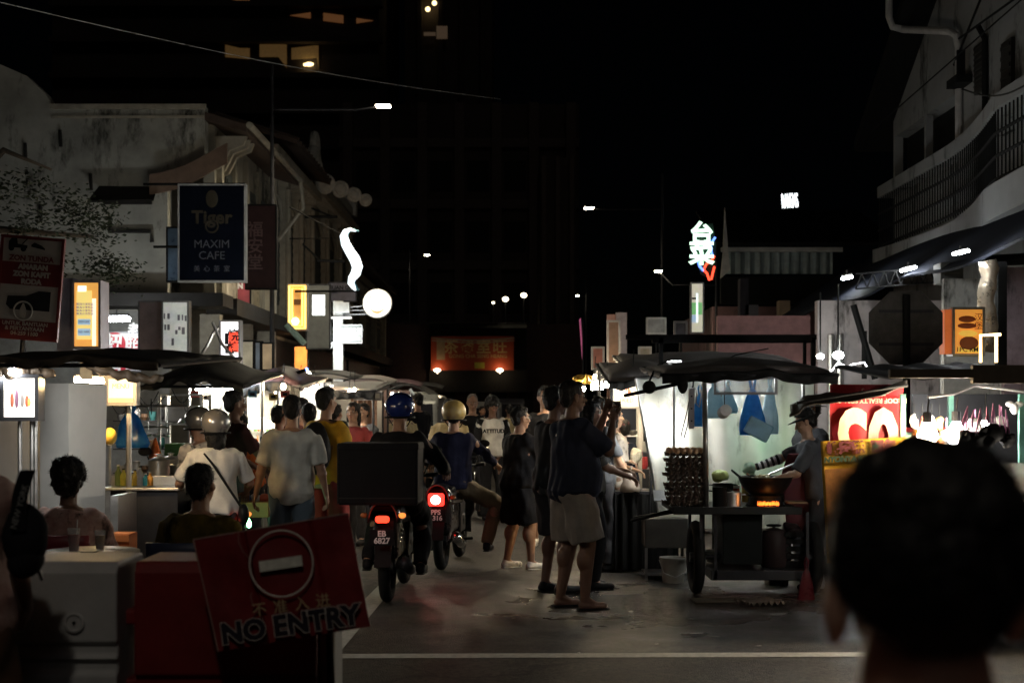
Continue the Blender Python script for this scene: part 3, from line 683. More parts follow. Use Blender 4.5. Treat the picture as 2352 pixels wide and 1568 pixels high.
patch(t, -.7, .35, -.32, -.14, M_lblue, lift=.008); patch(t, -.7, .35, -.66, -.44, M_lblue, lift=.008); on(t, 'OPEN DAILY', -.15, -.23, .06, M_foil, ext=.008, sx=.6); on(t, 'TAKE AWAY', -.15, -.55, .06, M_foil, ext=.008, sx=.6)
w, h, q = S_INFO[t.name]; m = MB(); m.box(-w / 2 - .2, -w / 2 - .026, -.1, .2, -h / 2 - .05, h / 2 + .05); m.build('side_panel', mat('lilac grey panel', (.35, .33, .4), rough=.6), t)

# shop front under the ledge
D = 24.0
t = sign('round_character_sign', 'white shop sign with red discs carrying white characters beside orange light box', 240, 322, 765, 850, D, mat('white sign panel', (.7, .68, .68), emit=(.8, .75, .75), es=.12), .08)
M_cred = mat('crimson sign paint', (.5, .02, .04), rough=.5, emit=(.6, .02, .04), es=.12)
w, h, q = S_INFO[t.name]
m = MB(); T = Matrix.Rotation(PI / 2, 4, 'X')
m.lathe([(.19, 0), (.19, .01)], n=30, T=Matrix.Translation((-.12, -q - .004, .13)) @ T); m.lathe([(.19, 0), (.19, .01)], n=30, T=Matrix.Translation((-.12, -q - .006, -.27)) @ T); m.box(.12, .32, -q - .014, -q - .004, -h / 2 + .02, h / 2 - .08); m.build('red_shapes', M_cred, t)
text('纽', .3, (-.12, -q - .018, .13), M_foil, t, bold=.012); text('合', .3, (-.12, -q - .02, -.27), M_foil, t, bold=.012); text('老\n招\n牌', .22, (.22, -q - .018, .14), M_foil, t, bold=.008)
def tube_lamp(label, p0, p1, power, r=.02, col=(.93, .98, 1), group=None, mm=None, name='fluorescent_tube'):
    p0, p1 = Vector(p0), Vector(p1); c = (p0 + p1) / 2
    t = thing(name, label, 'lamp', c, 0, group)
    m = MB(); m.tube([p0 - c, p1 - c], r, 10); m.build('glass_tube', emat(col, power, 2 * PI * r * (p1 - p0).length), t)
    m = MB(); u = (p1 - p0).normalized(); m.tube([p0 - c + Vector((0, 0, r * 1.8)), p1 - c + Vector((0, 0, r * 1.8))], r * .9, 6); m.box(-.01, .01, -.01, .01, r, r * 5); m.build('batten', M_frame, t)
    return t
tube_lamp('bright white tube lamp behind the orange light box in the shop entrance', V(237, 734, 23), V(298, 733, 23), 25, .035)
t = sign('pink_panel', 'pinkish grey side panel of a projecting sign box left of the photo sheet', 323, 374, 695, 820, 21.5, mat('pink grey panel', (.35, .27, .27), rough=.6), .1)
t = sign('notice_board', 'pale backlit board with grey blocks and print hanging over the stall canopy', 378, 433, 695, 822, 21, mat('pale lit board', (.7, .72, .68), emit=(.8, .83, .78), es=.38), .16)
M_gblk = mat('grey print', (.25, .25, .28))
for (u, v, a, c) in ((-.95, .6, .12, .2), (-.65, .6, .2, .2), (.2, .55, .2, .2), (.55, .55, .12, .2), (.8, .52, .15, .2), (-.9, .2, .15, .2), (-.65, .2, .2, .2), (.55, .1, .25, .25), (0, .0, .2, .15), (.25, .12, .2, .12), (-.3, -.3, .2, .25)): patch(t, u, u + a, v - c, v, M_gblk, 'print')
m = MB(); w, h, q = S_INFO[t.name]; m.box(-w / 2, w / 2, -.1, .1, -h / 2 - .16, -h / 2 - .03); m.build('hanger', M_mblack, t)

# string of red leds and light box
t = thing('led_string', 'vertical dark strip with a row of red led dots and one green', 'led strip', V(524, 790, 20))
m = MB(); m.box(-.045, .045, -.02, .04, -.32, .33); m.build('backing', M_mblack, t)
for k in range(7):
    m = MB(); m.ell((0, -.03, .27 - k * .087), .014, nu=8, nv=6)
    c = [(.1, .4, 1), (1, .06, .02), (1, .06, .02), (1, .06, .02), (1, .06, .02), (1, .1, .02), (.1, 1, .2)][k]
    m.build('led', mat('led %d' % (0 if k == 0 else 1 if k < 6 else 2), c, emit=c, es=6), t)
t = sign('red_white_light_box', 'bright white and red light box above the dark stall canopy', 542, 584, 785 - 3, 897, 19.5, mat('white lit face', (.9, .9, .9), emit=(1, .95, .97), es=1.6), .2, power=2) if False else sign('red_white_light_box', 'bright white and red light box above the dark stall canopy', 511, 551, 740, 843, 19.5, mat('white lit face', (.9, .9, .9), emit=(1, .95, .97), es=1.5), .2, power=3)
M_lred = mat('red lit face', (.9, .1, .05), emit=(1, .08, .04), es=1.2)
patch(t, -.1, .98, -.35, .55, M_lred); patch(t, -.55, -.12, .0, .5, M_sblk); patch(t, -.5, .0, -.4, -.05, M_sblk); on(t, '烧\n烤', .45, .1, .28, M_sblk, bold=.004, ext=.006)
m = MB(); m.tube([V(455, 843, 20), V(462, 815, 20), V(476, 795, 20), V(490, 765, 20), V(510, 745, 20)], .025, 6); m.tube([V(488, 740, 19), V(510, 790, 19), V(545, 830, 19), V(550, 850, 19)], .02, 6); m.build('scaffold_pole', M_steel, label='bent grey conduit pipes crossing in front of the red led strip', cat='pipe')
for (px0, px1, py0, c, lb) in ((556, 585, 785, (.45, .42, .33), 'beige upright board right of the red and white light box'), (586, 601, 787, (.12, .15, .2), 'dark slate upright board between two beige boards'), (602, 626, 790, (.42, .32, .2), 'tan upright board beside the lamp pole')):
    t = sign('upright_board', lb, px0, px1, py0, 848, 21, mat('board ' + lb[:6], c, var=.3, scale=5), .1, frame=M_mblack, group='upright boards above the stall canopy')
light('AREA', (X(590, 19.5), 19.8, Z(850, 19.5)), 3, (1, .95, .8), .6, None, rot=(R(150), 0, 0), name='board_fill_light')  # hidden area light added to brighten the upright boards

# yellow neon window sign, grey sign with lit panel
D = 27
t = sign('yellow_neon_sign', 'box sign outlined in glowing yellow neon with a round lamp at its foot', 664, 705, 655, 757, D, mat('amber panel', (.6, .35, .12), emit=(.9, .42, .1), es=.55), .15, power=4, lc=(1, .6, .2))
w, h, q = S_INFO[t.name]; m = MB(); a, c = w / 2 - .02, h / 2 - .02
m.tube([(-a, -q - .03, -c), (a, -q - .03, -c), (a, -q - .03, c), (-a, -q - .03, c), (-a, -q - .03, -c)], .022, 8); a -= .055; c -= .05
m.tube([(-a, -q - .03, -c), (a, -q - .03, -c), (a, -q - .03, c), (-a, -q - .03, c), (-a, -q - .03, -c)], .014, 8)
m.build('neon_frame', mat('yellow neon', (1, .8, .3), emit=(1, .62, .14), es=3), t)
m = MB(); m.ell((-.03, -q - .05, -.27), (.07, .03, .07)); m.build('round_lamp', mat('cream lamp', (1, .9, .6), emit=(1, .85, .5), es=5), t); patch(t, -.4, .4, .1, .35, mat('brown print', (.2, .1, .04)), lift=.012)
t = sign('grey_shop_sign', 'grey projecting sign with a blazing white square panel', 706, 757, 655, 800, 29, mat('slate sign', (.14, .15, .15)), .12, frame=M_dsteel, power=0)
patch(t, -.5, .6, .05, .68, mat('blazing panel', (1, 1, 1), emit=(.95, 1, 1), es=5));
t = sign('nameplate_sign', 'dim grey hanging nameplate lettered CHUAN above the white post', 757, 817, 650, 691, 31, mat('dim lilac plate', (.15, .14, .18)), .06, frame=M_dsteel)
on(t, 'CHUAN GUAN', 0, .45, .3, M_sblk, bold=.004)
t = sign('company_sign', 'small grey framed company sign lettered K.J. SOO & CO. on the white post', 781, 831, 747, 787, 30, mat('grey company plate', (.16, .17, .17), emit=(.5, .5, .5), es=.03), .05, frame=M_foil, fw_=.012)
M_lt = mat('lit letters', (.8, .8, .8), emit=(.8, .8, .8), es=.35)
on(t, 'K.J. SOO & CO.', 0, .52, .22, M_lt, bold=.004)
for v in (.2, .02, -.35, -.52, -.7): on(t, 'CHARTERED ACCOUNTANTS' if v > 0 else 'ADVOCATES SOLICITORS', 0, v, .1, M_lt, ext=.001)
patch(t, -.95, .95, -.16, -.13, M_lt); light('AREA', (.0, -.5, -.6), 1.2, (1, 1, 1), .4, t, rot=(R(130), 0, 0))
t = thing('white_post', 'brightly lit white square post with meter box and cable loops under the grey signs', 'post', (X(775, 30), 30.2, 0))
m = MB(); m.box(-.1, .1, -.1, .1, 0, Z(690, 30)); m.build('shaft', M_white, t)
m = MB(); m.box(-.02, .25, -.25, -.103, Z(718, 30), Z(695, 30)); m.box(-.2, .3, -.2, -.103, Z(732, 30), Z(727, 30))
for k in range(5): m.box(0, .23, -.27, -.25, Z(717 - k * 4, 30), Z(715.5 - k * 4, 30))
m.build('louvred_box', M_white, t)
m = MB()
for k in range(4): m.tube([V(745, 770 - k * 4, 29.6) - t.location, V(752 + 3 * k, 790 + 3 * k, 29.6) - t.location, V(768, 786 + 2 * k, 29.6) - t.location, V(771, 760, 29.6) - t.location], .012, 5)
m.build('cable_loop', M_foil, t)
m = MB(); m.tube([(.1, -.1, Z(705, 30)), (1.1, -.3, Z(700, 30))], .015); m.tube([(.1, -.1, Z(722, 30)), (1.1, -.3, Z(720, 30))], .015); m.tube([(.1, -.1, Z(712, 30)), (1.1, -.3, Z(712, 30))], .012); m.build('sign_arm', M_frame, t)
light('AREA', (.1, -.8, Z(770, 30)), 9, (.93, 1, 1), .5, t, rot=(R(90), 0, 0))  # area light added to brighten the post; no lamp stands there
t = thing('round_sign', 'round glowing white sign with orange swirl on the end of its arm', 'sign', V(867, 697, 29.5))
m = MB(); m.lathe([(.3, -.06), (.31, 0), (.3, .06)], n=40, T=Matrix.Rotation(PI / 2, 4, 'X')); m.build('drum', M_white, t)
m = MB(); m.lathe([(.288, 0), (.288, .012)], n=40, T=Matrix.Translation((0, -.062, 0)) @ Matrix.Rotation(PI / 2, 4, 'X')); m.build('face', mat('white glowing face', (1, 1, 1), emit=(1, .96, .85), es=1.9), t)
M_or = mat('orange glowing print', (.9, .5, .15), emit=(1, .55, .22), es=.75)
m = MB(); m.tube([(-.15 + .3 * i / 12, -.08, -.12 - .07 * math.sin(PI * i / 12)) for i in range(13)], [.006 + .02 * math.sin(PI * i / 12) for i in range(13)], 6); m.tube([(.17 * math.cos(R(60 + 14 * k)) - .03, -.08, .17 * math.sin(R(60 + 14 * k))) for k in range(11)], .008, 6); m.tube([(-.02, -.08, -.08), (.02, -.08, 0), (.1, -.08, .1)], .008, 6); m.build('swirl', M_or, t)
t = thing('snake_neon_sign', 'tall wavy snake-shaped white neon hanging above the round sign', 'sign', V(812, 598, 26))
pts = [(838 - 838, 0)]
snk = [(822, 528), (806, 527), (795, 532), (792, 543), (797, 562), (809, 583), (822, 604), (826, 622), (819, 640), (812, 652), (810, 658 - 10), (812, 650), (818, 668)]
snk = [(818, 531), (804, 527), (794, 532), (790, 543), (794, 560), (804, 578), (815, 595), (821, 613), (817, 628), (808, 640), (806, 650), (812, 660), (817, 667)]
rs = [.008, .03, .055, .075, .085, .09, .1, .1, .09, .07, .06, .04, .012]
m = MB(); m.tube([V(a, c, 26) - t.location for a, c in snk], [r * .45 for r in rs], 14, flat=2.2); m.build('glowing_body', mat('white neon skin', (1, 1, 1), emit=(.85, .97, 1), es=3), t)
m = MB(); m.tube([V(a + 6 + r * 25, c, 26.06) - t.location for (a, c), r in zip(snk, rs)], .02, 6); m.build('edge_trim', mat('teal trim', (.1, .25, .3), metal=.3), t)
m = MB(); m.tube([(-1.2, .2, 1.), (-.1, .1, .42), (-1.2, .2, .42)], .014); m.build('hanger', M_mblack, t); m = MB(); m.tube([(-1.1, .2, -.55), (.1, .1, -.55)], .02); m.build('hanger', M_mblack, t)
t = thing('wall_lamp_arm', 'dark bracket arms reaching from the shophouse above the snake', 'bracket', V(730, 500, 30))
m = MB(); m.tube([V(700, 498, 30) - t.location, V(775, 498, 30) - t.location], .03); m.tube([V(715, 478, 30) - t.location, V(765, 498, 30) - t.location], .02); m.tube([V(728, 598, 30) - t.location, V(792, 600, 30) - t.location], .03); m.tube([V(695, 560, 30) - t.location, V(735, 598, 30) - t.location], .02); m.build('arm', M_mblack, t)
m = MB(); m.box(X(677, 32), X(705, 32), 32, 32.1, 0, Z(796, 32)); m.build('lit_orange_wall', mat('orange painted wall', (.65, .28, .08), rough=.8, emit=(1, .4, .1), es=.0), label='orange lit wall panel behind the white bulbs under the shophouse ledge', cat='wall')
light('AREA', (X(690, 31.2), 31.2, Z(800, 32)), 14, (1, .6, .3), .5, None, rot=(R(60), 0, 0), name='wall_wash')
m = MB(); m.tube([V(658, 745, 22), V(700, 790, 22)], .05, 8); m.build('unlit_tube', mat('greenish glass', (.25, .35, .3), rough=.2), label='unlit greenish tube fitting hanging at a slant below the neon sign', cat='lamp')

# ---------------------------------------------------------------- street lamps
def lamp_post(label, px, d, ytop, arm, head, power, r=.055, group='street lamps', hs=.3, col=(1, .85, .6)):
    t = thing('street_lamp', label, 'street lamp', (X(px, d), d, 0), 0, group)
    m = MB(); m.tube([(0, 0, 0), (0, 0, Z(ytop, d))], [r, r * .55], 8); m.build('pole', M_dsteel, t)
    hx, hz = X(head[0], d) - X(px, d), Z(head[1], d)
    m = MB(); m.tube([(0, 0, Z(arm, d)), (hx * .75, 0, Z(arm, d)), (hx, 0, hz)], r * .4, 6); m.build('arm', M_dsteel, t)
    m = MB(); s = 1 if hx > 0 else -1; m.box(-hs / 2, hs / 2, -.1, .1, .01, .06)
    h_ = m.build('lamp_head', M_dsteel, t, bevel=.01); h_.location = (hx, 0, hz)
    m = MB(); m.box(-hs / 2 + .02, hs / 2 - .02, -.08, .08, -.02, .009); m.build('lens', mat('street lamp lens', (1, .9, .7), emit=(1, .88, .62), es=60), h_)
    light('SPOT', (0, 0, -.06), power, col, .12, h_, spot=150)
    return t
lamp_post('street lamp with long arm reaching right over the left row of signs', 625, 26, 150, 252, (880, 244), 500, hs=.3)
lamp_post('slim street lamp with short arm reaching left, right of the dark tower', 1521, 40, 400, 482, (1353, 478), 160, hs=.3)
lamp_post('far small street lamp with dim arm above the red billboard', 940, 78, 570, 588, (981, 586), 100, hs=.3)
lamp_post('low lamp on an arm reaching left from the neon sign shop', 1645, 30, 560, 655, (1512, 623), 60, hs=.18, r=.04)
t = lamp_post('thin bare pole lamp standing beyond the pink light strip', 1346, 48, 615, 680, (1326, 679), 8, hs=.12, r=.03)
for (px, py, s_, lb) in ((1161, 687, .1, 'round far lamp, lower of the close pair above the billboard'), (1203, 678, .1, 'round far lamp, higher of the close pair above the billboard'), (1133, 695, .045, 'tiny white far lamp left of the close pair')):
    t = thing('far_lamp', lb, 'lamp', V(px, py, 62), 0, 'distant round lamps')
    m = MB(); m.ell((0, 0, 0), (s_ * 1.3, s_ * .6, s_)); m.build('bulb', mat('far warm bulb', (1, .9, .6), emit=(1, .85, .55), es=10), t)
    m = MB(); m.tube([(0, .1, 0), (0, .1, -Z(py, 62))], .03, 6); m.build('pole', M_dsteel, t)

# overhead wires
def wire(label, pts, r=.012, name='overhead_wire', mm=None):
    m = MB(); out = []
    for i in range(len(pts) - 1):
        a, c = Vector(pts[i]), Vector(pts[i + 1])
        for k in range(12): out.append(a.lerp(c, k / 12) - Vector((0, 0, .15 * math.sin(PI * k / 12))))
    out.append(Vector(pts[-1])); m.tube(out, r, 6); return m.build(name, mm or M_wire, label=label, cat='wire')
wire('long pale wire sloping down across the night sky over the left roofs', [V(0, 6, 20), V(1150, 228, 34)], .007, mm=mat('pale wire', (.6, .6, .58)))
wire('thin wire crossing the upper right wall', [V(2210, 205, 16), V(2400, 165, 14)], .01)

# ---------------------------------------------------------------- right side signs
t = thing('taiwan_neon_sign', 'green-white neon characters over blue and red neon outline on the spike', 'sign', V(1617, 578, 28))
M_ng = mat('green white neon', (.8, 1, .85), emit=(.66, 1, .76), es=2.6); M_nb = mat('blue neon', (.1, .2, 1), emit=(.12, .25, 1), es=3.5); M_nr = mat('red neon', (1, .1, .05), emit=(1, .07, .03), es=3.2)
o = text('台', .48, (-.05, -.02, .32), M_ng, t, outline=.016, name='neon_character'); o = text('菜', .5, (-.05, -.02, -.06), M_ng, t, outline=.016, name='neon_character')
def tv(l): return [V(a, c, 28) - t.location for a, c in l]
m = MB(); m.tube(tv([(1643, 545), (1632, 560), (1634, 580), (1637, 590)]), .024, 6); m.tube(tv([(1603, 598), (1607, 612), (1616, 622)]), .024, 6); m.build('blue_neon', M_nb, t)
m = MB(); m.tube(tv([(1616, 620), (1622, 607), (1634, 600), (1641, 588)]), .024, 6); m.tube(tv([(1616, 620), (1624, 628), (1629, 643), (1634, 641), (1637, 628), (1641, 612)]), .024, 6); m.build('red_neon', M_nr, t)
m = MB(); m.prism([(p.x, p.z) for p in tv([(1596, 520), (1638, 512), (1645, 560), (1640, 645), (1610, 630), (1592, 570)])], .03, .05); m.build('backing_plate', mat('dark green plate', (.02, .04, .03)), t)
t = sign('white_column_sign', 'tall off-white sign column with green and blue blocks below the neon characters', 1588, 1613, 652, 763, 26, mat('cream lit panel', (.8, .78, .65), emit=(.85, .8, .62), es=.6), .1)
patch(t, -1.25, .9, -.28, .22, mat('green lit block', (.3, .7, .3), emit=(.25, .7, .25), es=.55)); patch(t, -1.2, 0, -.6, -.3, mat('sky lit block', (.5, .7, .9), emit=(.5, .7, .95), es=.6)); patch(t, -.2, .15, -.6, .6, mat('bright strip', (.9, 1, 1), emit=(.85, 1, 1), es=1.5), lift=.01); patch(t, -.95, -.1, .35, .43, M_sblk)
t = thing('rooftop_letters', 'small glowing white roof letters above the tin roof', 'sign', V(1814, 463, 45))
o = text('RAVENS', .66, (0, 0, 0), mat('glowing letters', (1, 1, 1), emit=(.9, .97, 1), es=3), t, sx=.22, bold=.0, ext=.03, name='glowing_lettering'); o.rotation_euler = (R(90), R(-4), 0)
m = MB(); m.box(-.22, .22, .04, .1, -.4, -.3); m.tube([(0, .08, -.4), (0, .08, -3)], .04); m.build('support_rail', M_mblack, t)
# orange food light box with fryer picture
t = sign('food_light_box', 'orange light box picturing a burger and fried food beside the warm led frame', 2186, 2249, 712, 813, 15, mat('amber lit face', (.9, .4, .08), emit=(1, .38, .06), es=.6), .2, power=4, lc=(1, .6, .25))
M_br = mat('dark brown print', (.12, .03, .01), emit=(.3, .05, .01), es=.2); M_yl = mat('yellow print', (.9, .6, .1), emit=(1, .6, .1), es=.55)
w, h, q = S_INFO[t.name]
m = MB()
for (x, z, a, c) in ((-.02, .13, .09, .035), (-.02, .06, .1, .03), (0, -.12, .1, .07)): m.ell((x, -q - .012, z), (a, .008, c))
m.build('burger_print', M_br, t); m = MB(); m.ell((-.01, -q - .012, -.02), (.1, .008, .035)); m.box(-.12, .13, -q - .008, -q - .004, -.22, -.16); m.build('yellow_print', M_yl, t)
text('1PC RM2', .07, (0, -q - .014, -.19), M_sblk, t, bold=.001); text('汉\n堡', .09, (.1, -q - .012, .1), M_br, t)
m = MB(); m.box(-w / 2 - .1, -w / 2 - .026, -.08, .1, -h / 2, h / 2); m.build('side_panel', mat('orange side panel', (.8, .25, .08), emit=(1, .2, .05), es=.35), t)
t = thing('glowing_led_outline', 'warm glowing rectangular led tube frame right of the food light box', 'led strip', V(2272, 798, 14.5))
m = MB(); m.tube([V(2252, 832, 14.5) - t.location, V(2252, 770, 14.5) - t.location, V(2298, 768, 14.5) - t.location], .016, 8); m.tube([V(2288, 768, 14.5) - t.location, V(2288, 832, 14.5) - t.location], .016, 8); m.build('glowing_tube', mat('warm led tube', (1, .8, .5), emit=(1, .7, .3), es=6), t)
t = thing('foil_duct', 'crinkled foil wrapped duct hanging behind the warm led frame', 'duct', V(2268, 700, 15.5))
m = MB(); m.tube([(.02 * math.sin(k), 0, .48 - k * .09) for k in range(12)], [.09 + .012 * math.sin(k * 2.3) for k in range(12)], 14); m.jit(.02, 14); m.build('duct_body', mat('crinkled foil', (.6, .5, .38), rough=.3, metal=.7, bump=1, bscale=20), t, smooth=True)
m = MB(); m.cbox((.25, .3, -.1), .1, .1, 1.2); m.build('hanger_rail', M_mblack, t)
# loudspeaker-like box unit under awning, cables, lights
t = thing('wall_box_unit', 'dark ribbed box unit hung under the awning near the white tubes', 'air conditioner', V(2178, 630, 17.5))
m = MB(); m.box(-.14, .14, -.15, .15, -.12, .13)
for k in range(5): m.box(-.1, .1, -.165, -.15, -.09 + k * .045, -.07 + k * .045)
m.build('housing', mat('unit grey', (.14, .14, .13)), t, bevel=.01); m = MB(); m.tube([(.05, -.1, -.1), (.1, -.1, -.3), (.25, -.1, -.52)], .01, 6); m.build('cable', M_wire, t)
tube_lamp('white tube lamp under the dark awning, highest and nearest of three', V(2190, 584, 16), V(2224, 576, 15), 24, .015, group='tube lamps under the dark awning')
tube_lamp('white tube lamp under the dark awning, middle of three', V(2070, 622, 19), V(2102, 614, 18), 20, .018, group='tube lamps under the dark awning')
tube_lamp('white tube lamp under the dark awning, farthest of three', V(1935, 640, 23), V(1955, 636, 22), 14, .025, group='tube lamps under the dark awning')
for (px, py, d, s_, lb) in ((1884, 818, 20, .05, 'white bulb left of pair behind the dark canopy frame'), (1925, 816, 18, .07, 'larger white bulb right of pair behind the dark canopy frame')):
    t = thing('bare_bulb', lb, 'lamp', V(px, py, d), 0, 'bulbs behind the cart canopy')
    m = MB(); m.ell((0, 0, 0), (s_, s_, s_ * .7)); m.build('glass', emat((.95, 1, .95), 22, 4 * PI * s_ * s_), t); m = MB(); m.tube([(0, 0, s_ * .6), (0, 0, .9)], .012, 6); m.build('cord', M_wire, t)
m = MB(); m.tube([V(1910, 852, 19), V(1925, 832, 19), V(1945, 842, 19), V(1960, 836, 19), V(1985, 832, 19), V(1995, 850, 19)], .012, 6); m.build('zigzag_led', mat('thin white led', (1, 1, 1), emit=(1, 1, 1), es=4), label='thin zigzag white led line on the wall below the bulbs', cat='led strip')
# stop sign back
t = thing('octagonal_sign', 'large dark octagonal traffic sign seen from behind on its pole', 'sign', V(2080, 753, 13))
r = .365; m = MB(); m.prism([(r * math.cos(R(22.5 + 45 * k)), r * math.sin(R(22.5 + 45 * k))) for k in range(8)], -.006, .006); m.build('plate', mat('sign back aluminium', (.07, .065, .06), rough=.5, metal=.3, var=.5), t)
m = MB(); m.tube([(0, -.03, .3), (0, -.03, -2.28)], .035, 10); m.build('pole', M_mblack, t)
for zz in (.15, -.15):
    m = MB(); m.cbox((0, -.015, zz), .5, .012, .03); m.build('clamp_bar', M_dsteel, t)
t = thing('ceiling_truss', 'thin metal truss under the awning behind the octagonal sign', 'truss', V(2120, 660, 19))
m = MB()
for z in (0, .2): m.tube([(-.9, .5 * 0, z - .02), (.5, 0, z + .1)], .012, 6)
for k in range(9): m.tube([(-.9 + k * .15, 0, z * 0 - .02 + k * .013), (-.82 + k * .15, 0, .19 + k * .013)], .01, 5); m.tube([(-.82 + k * .15, 0, .19 + k * .013), (-.75 + k * .15, 0, -.01 + k * .013)], .01, 5)
m.build('truss_bars', M_mblack, t)
t = thing('flag_banner', 'narrow pink lit banner edge standing left of the tan pillar board', 'banner', V(1334, 775, 24))
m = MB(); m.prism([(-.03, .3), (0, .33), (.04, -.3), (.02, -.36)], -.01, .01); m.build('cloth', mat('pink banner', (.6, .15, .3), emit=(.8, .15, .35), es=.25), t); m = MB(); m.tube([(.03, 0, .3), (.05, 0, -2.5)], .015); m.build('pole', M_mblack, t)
t = thing('pillar_board', 'tall reddish board column with grey edge beyond the right-hand stalls', 'sign', (X(1417, 22), 22, 0))
m = MB(); m.box(-.15, -.02, 0, .1, 1.2, Z(722, 22)); m.build('red_face', mat('reddish board', (.28, .14, .1)), t); m = MB(); m.box(-.018, .15, -.05, .1, 1.2, Z(718, 22)); m.build('grey_face', mat('greyish board', (.2, .16, .15), var=.4), t); m = MB(); m.tube([(0, .05, 0), (0, .05, 1.3)], .04); m.build('post', M_mblack, t)
t = sign('small_lit_board', 'small grey translucent board right of the tan pillar board', 1488, 1526, 733, 764, 20, mat('grey translucent', (.3, .3, .3), var=.5), .05, frame=M_steel)
m = MB(); w, h, q = S_INFO[t.name]; m.tube([(0, 0, -h / 2), (0, 0, -1)], .015); m.build('pole', M_mblack, t)
light('AREA', (X(1417, 21), 20.6, 2.3), 4, (1, .9, .8), .5, None, rot=(R(80), 0, 0), name='column_fill_light')  # unseen area light added in front of the pillar board

# dark tree above the tow zone sign
M_leaf = mat('dark foliage', (.04, .05, .03), rough=.6, var=.5, scale=14); M_bark = mat('bark', (.1, .08, .06), rough=.9, bump=1)
t = thing('street_tree', 'dark leafy tree leaning in from the left edge above the tow zone sign', 'tree', (-7.6, 17, 0))
m = MB(); m.tube([(0, 0, 0), (.15, 0, 2), (.3, 0, 3.2), (.9, 0, 4.0)], [.2, .17, .13, .07], 10); m.tube([(.3, 0, 3.1), (1.4, .1, 3.7), (2.6, .0, 3.6)], [.09, .05, .02], 8); m.tube([(.9, 0, 4), (1.6, -.2, 4.6), (2.1, 0, 4.4)], [.06, .04, .015], 8); m.build('trunk', M_bark, t, smooth=True)
m = MB(); rr = random.Random(5)
cl = []
for k in range(30): cl.append(Vector((rr.uniform(-1.2, 2.75), rr.uniform(-1, 1), 0))); x = cl[-1].x; cl[-1].z = rr.uniform(3.0, 3.3 + max(.3, 1.5 - .45 * abs(x - .7)))
for c in cl:
    for j in range(210):
        p = c + Vector((rr.gauss(0, .16), rr.gauss(0, .16), rr.gauss(0, .1))); a = rr.uniform(0, 6.28); u = Vector((math.cos(a), math.sin(a), rr.uniform(-.7, .3))).normalized() * rr.uniform(.02, .045); w = u.cross(Vector((rr.gauss(0, 1), rr.gauss(0, 1), rr.gauss(0, 1)))).normalized() * .014
        m.add([p - u, p + w, p + u, p - w], [(0, 1, 2, 3)])
m.build('crown', M_leaf, t)

# unseen street lamp added behind the camera to brighten barriers and foreground head
t = thing('street_lamp', 'added unseen street lamp behind the viewpoint, lighting the foreground', 'street lamp', (-3.4, -1.6, 0), 0, 'street lamps')
m = MB(); m.tube([(0, 0, 0), (0, 0, 7.6)], [.07, .045], 10); m.build('pole', M_dsteel, t); m = MB(); m.tube([(0, 0, 7.4), (1.6, .2, 7.6), (2.6, .3, 7.6)], .03, 8); m.build('arm', M_dsteel, t)
m = MB(); m.box(2.4, 2.85, .2, .4, 7.58, 7.66); o = m.build('lamp_head', M_dsteel, t); m = MB(); m.box(2.43, 2.82, .22, .38, 7.555, 7.577); m.build('lens', MATS['street lamp lens'], o)
light('SPOT', (2.6, .3, 7.5), 84, (1, .9, .78), .15, t, rot=(R(12), 0, 0), spot=140)
# ---------------------------------------------------------------- stalls
def canopy(name, label, px0, px1, d0, d1, pyf, pyb, sag=.05, mm=None, crown=.12, droop=.07, group='stall canopies', seed=0, poles=True, polec=M_dsteel, nosag=False, valm=None):
    """tarpaulin on four poles; front edge at depth d0 shows at pyf, back edge at depth d1 at pyb"""
    xa, xb = X(px0, d0), X(px1, d0); zf, zb = Z(pyf, d0), Z(pyb, d1)
    c = Vector(((xa + xb) / 2, (d0 + d1) / 2, 0)); t = thing(name, label, 'canopy', c, 0, group)
    m = MB(); s_ = Vector((seed * 3.3, seed, 1))
    def fn(u, v):
        x = xa + (xb - xa) * u; y = d0 + (d1 - d0) * v
        z = zf + (zb - zf) * v + crown * math.sin(PI * u) * math.sin(PI * min(1, v + .12)) + .03 * noise.noise(Vector((x * 2.5, y * 2.5, 0)) + s_)
        e = min(u, 1 - u, v, 1 - v)
        if e < .001: z -= droop + .03 * noise.noise(Vector((x * 5, y * 5, 3)) + s_)
        return Vector((x, y, z)) - c
    m.sheet(fn, 26, 18, .012); m.build('tarpaulin', mm or M_dtarp, t, smooth=True)
    m = MB()
    for (x, y, z) in ((xa, d0, zf), (xb, d0, zf), (xa, d1, zb), (xb, d1, zb)): pass
    m.tube([Vector((xa, d0, zf - .03)) - c, Vector((xb, d0, zf - .03)) - c], .015, 6); m.tube([Vector((xa, d1, zb - .03)) - c, Vector((xb, d1, zb - .03)) - c], .015, 6)
    m.tube([Vector((xa, d0, zf - .03)) - c, Vector((xa, d1, zb - .03)) - c], .015, 6); m.tube([Vector((xb, d0, zf - .03)) - c, Vector((xb, d1, zb - .03)) - c], .015, 6)
    m.build('frame', M_dsteel, t)
    m = MB(); vd = droop * 1.1 + .02
    def vf(u, v):
        p = fn(u, 0); w_ = .02 * math.sin(u * 40 + seed) * v + .015 * noise.noise(Vector((u * 14, v, seed))); return Vector((p.x, p.y - .02 + w_, p.z + .02 - (vd + .03 * noise.noise(Vector((u * 9, 1, seed)))) * v))
    m.sheet(vf, 60, 3, .004); m.build('valance', valm or M_mblack, t, smooth=True)
    if poles:
        for (x, y, z) in ((xa + .03, d0 + .03, zf), (xb - .03, d0 + .03, zf), (xa + .03, d1 - .03, zb), (xb - .03, d1 - .03, zb)):
            m = MB(); m.tube([Vector((x, y, 0)) - c, Vector((x, y, z - .03)) - c], .016, 8); m.build('pole', polec or M_steel, t)
    return t
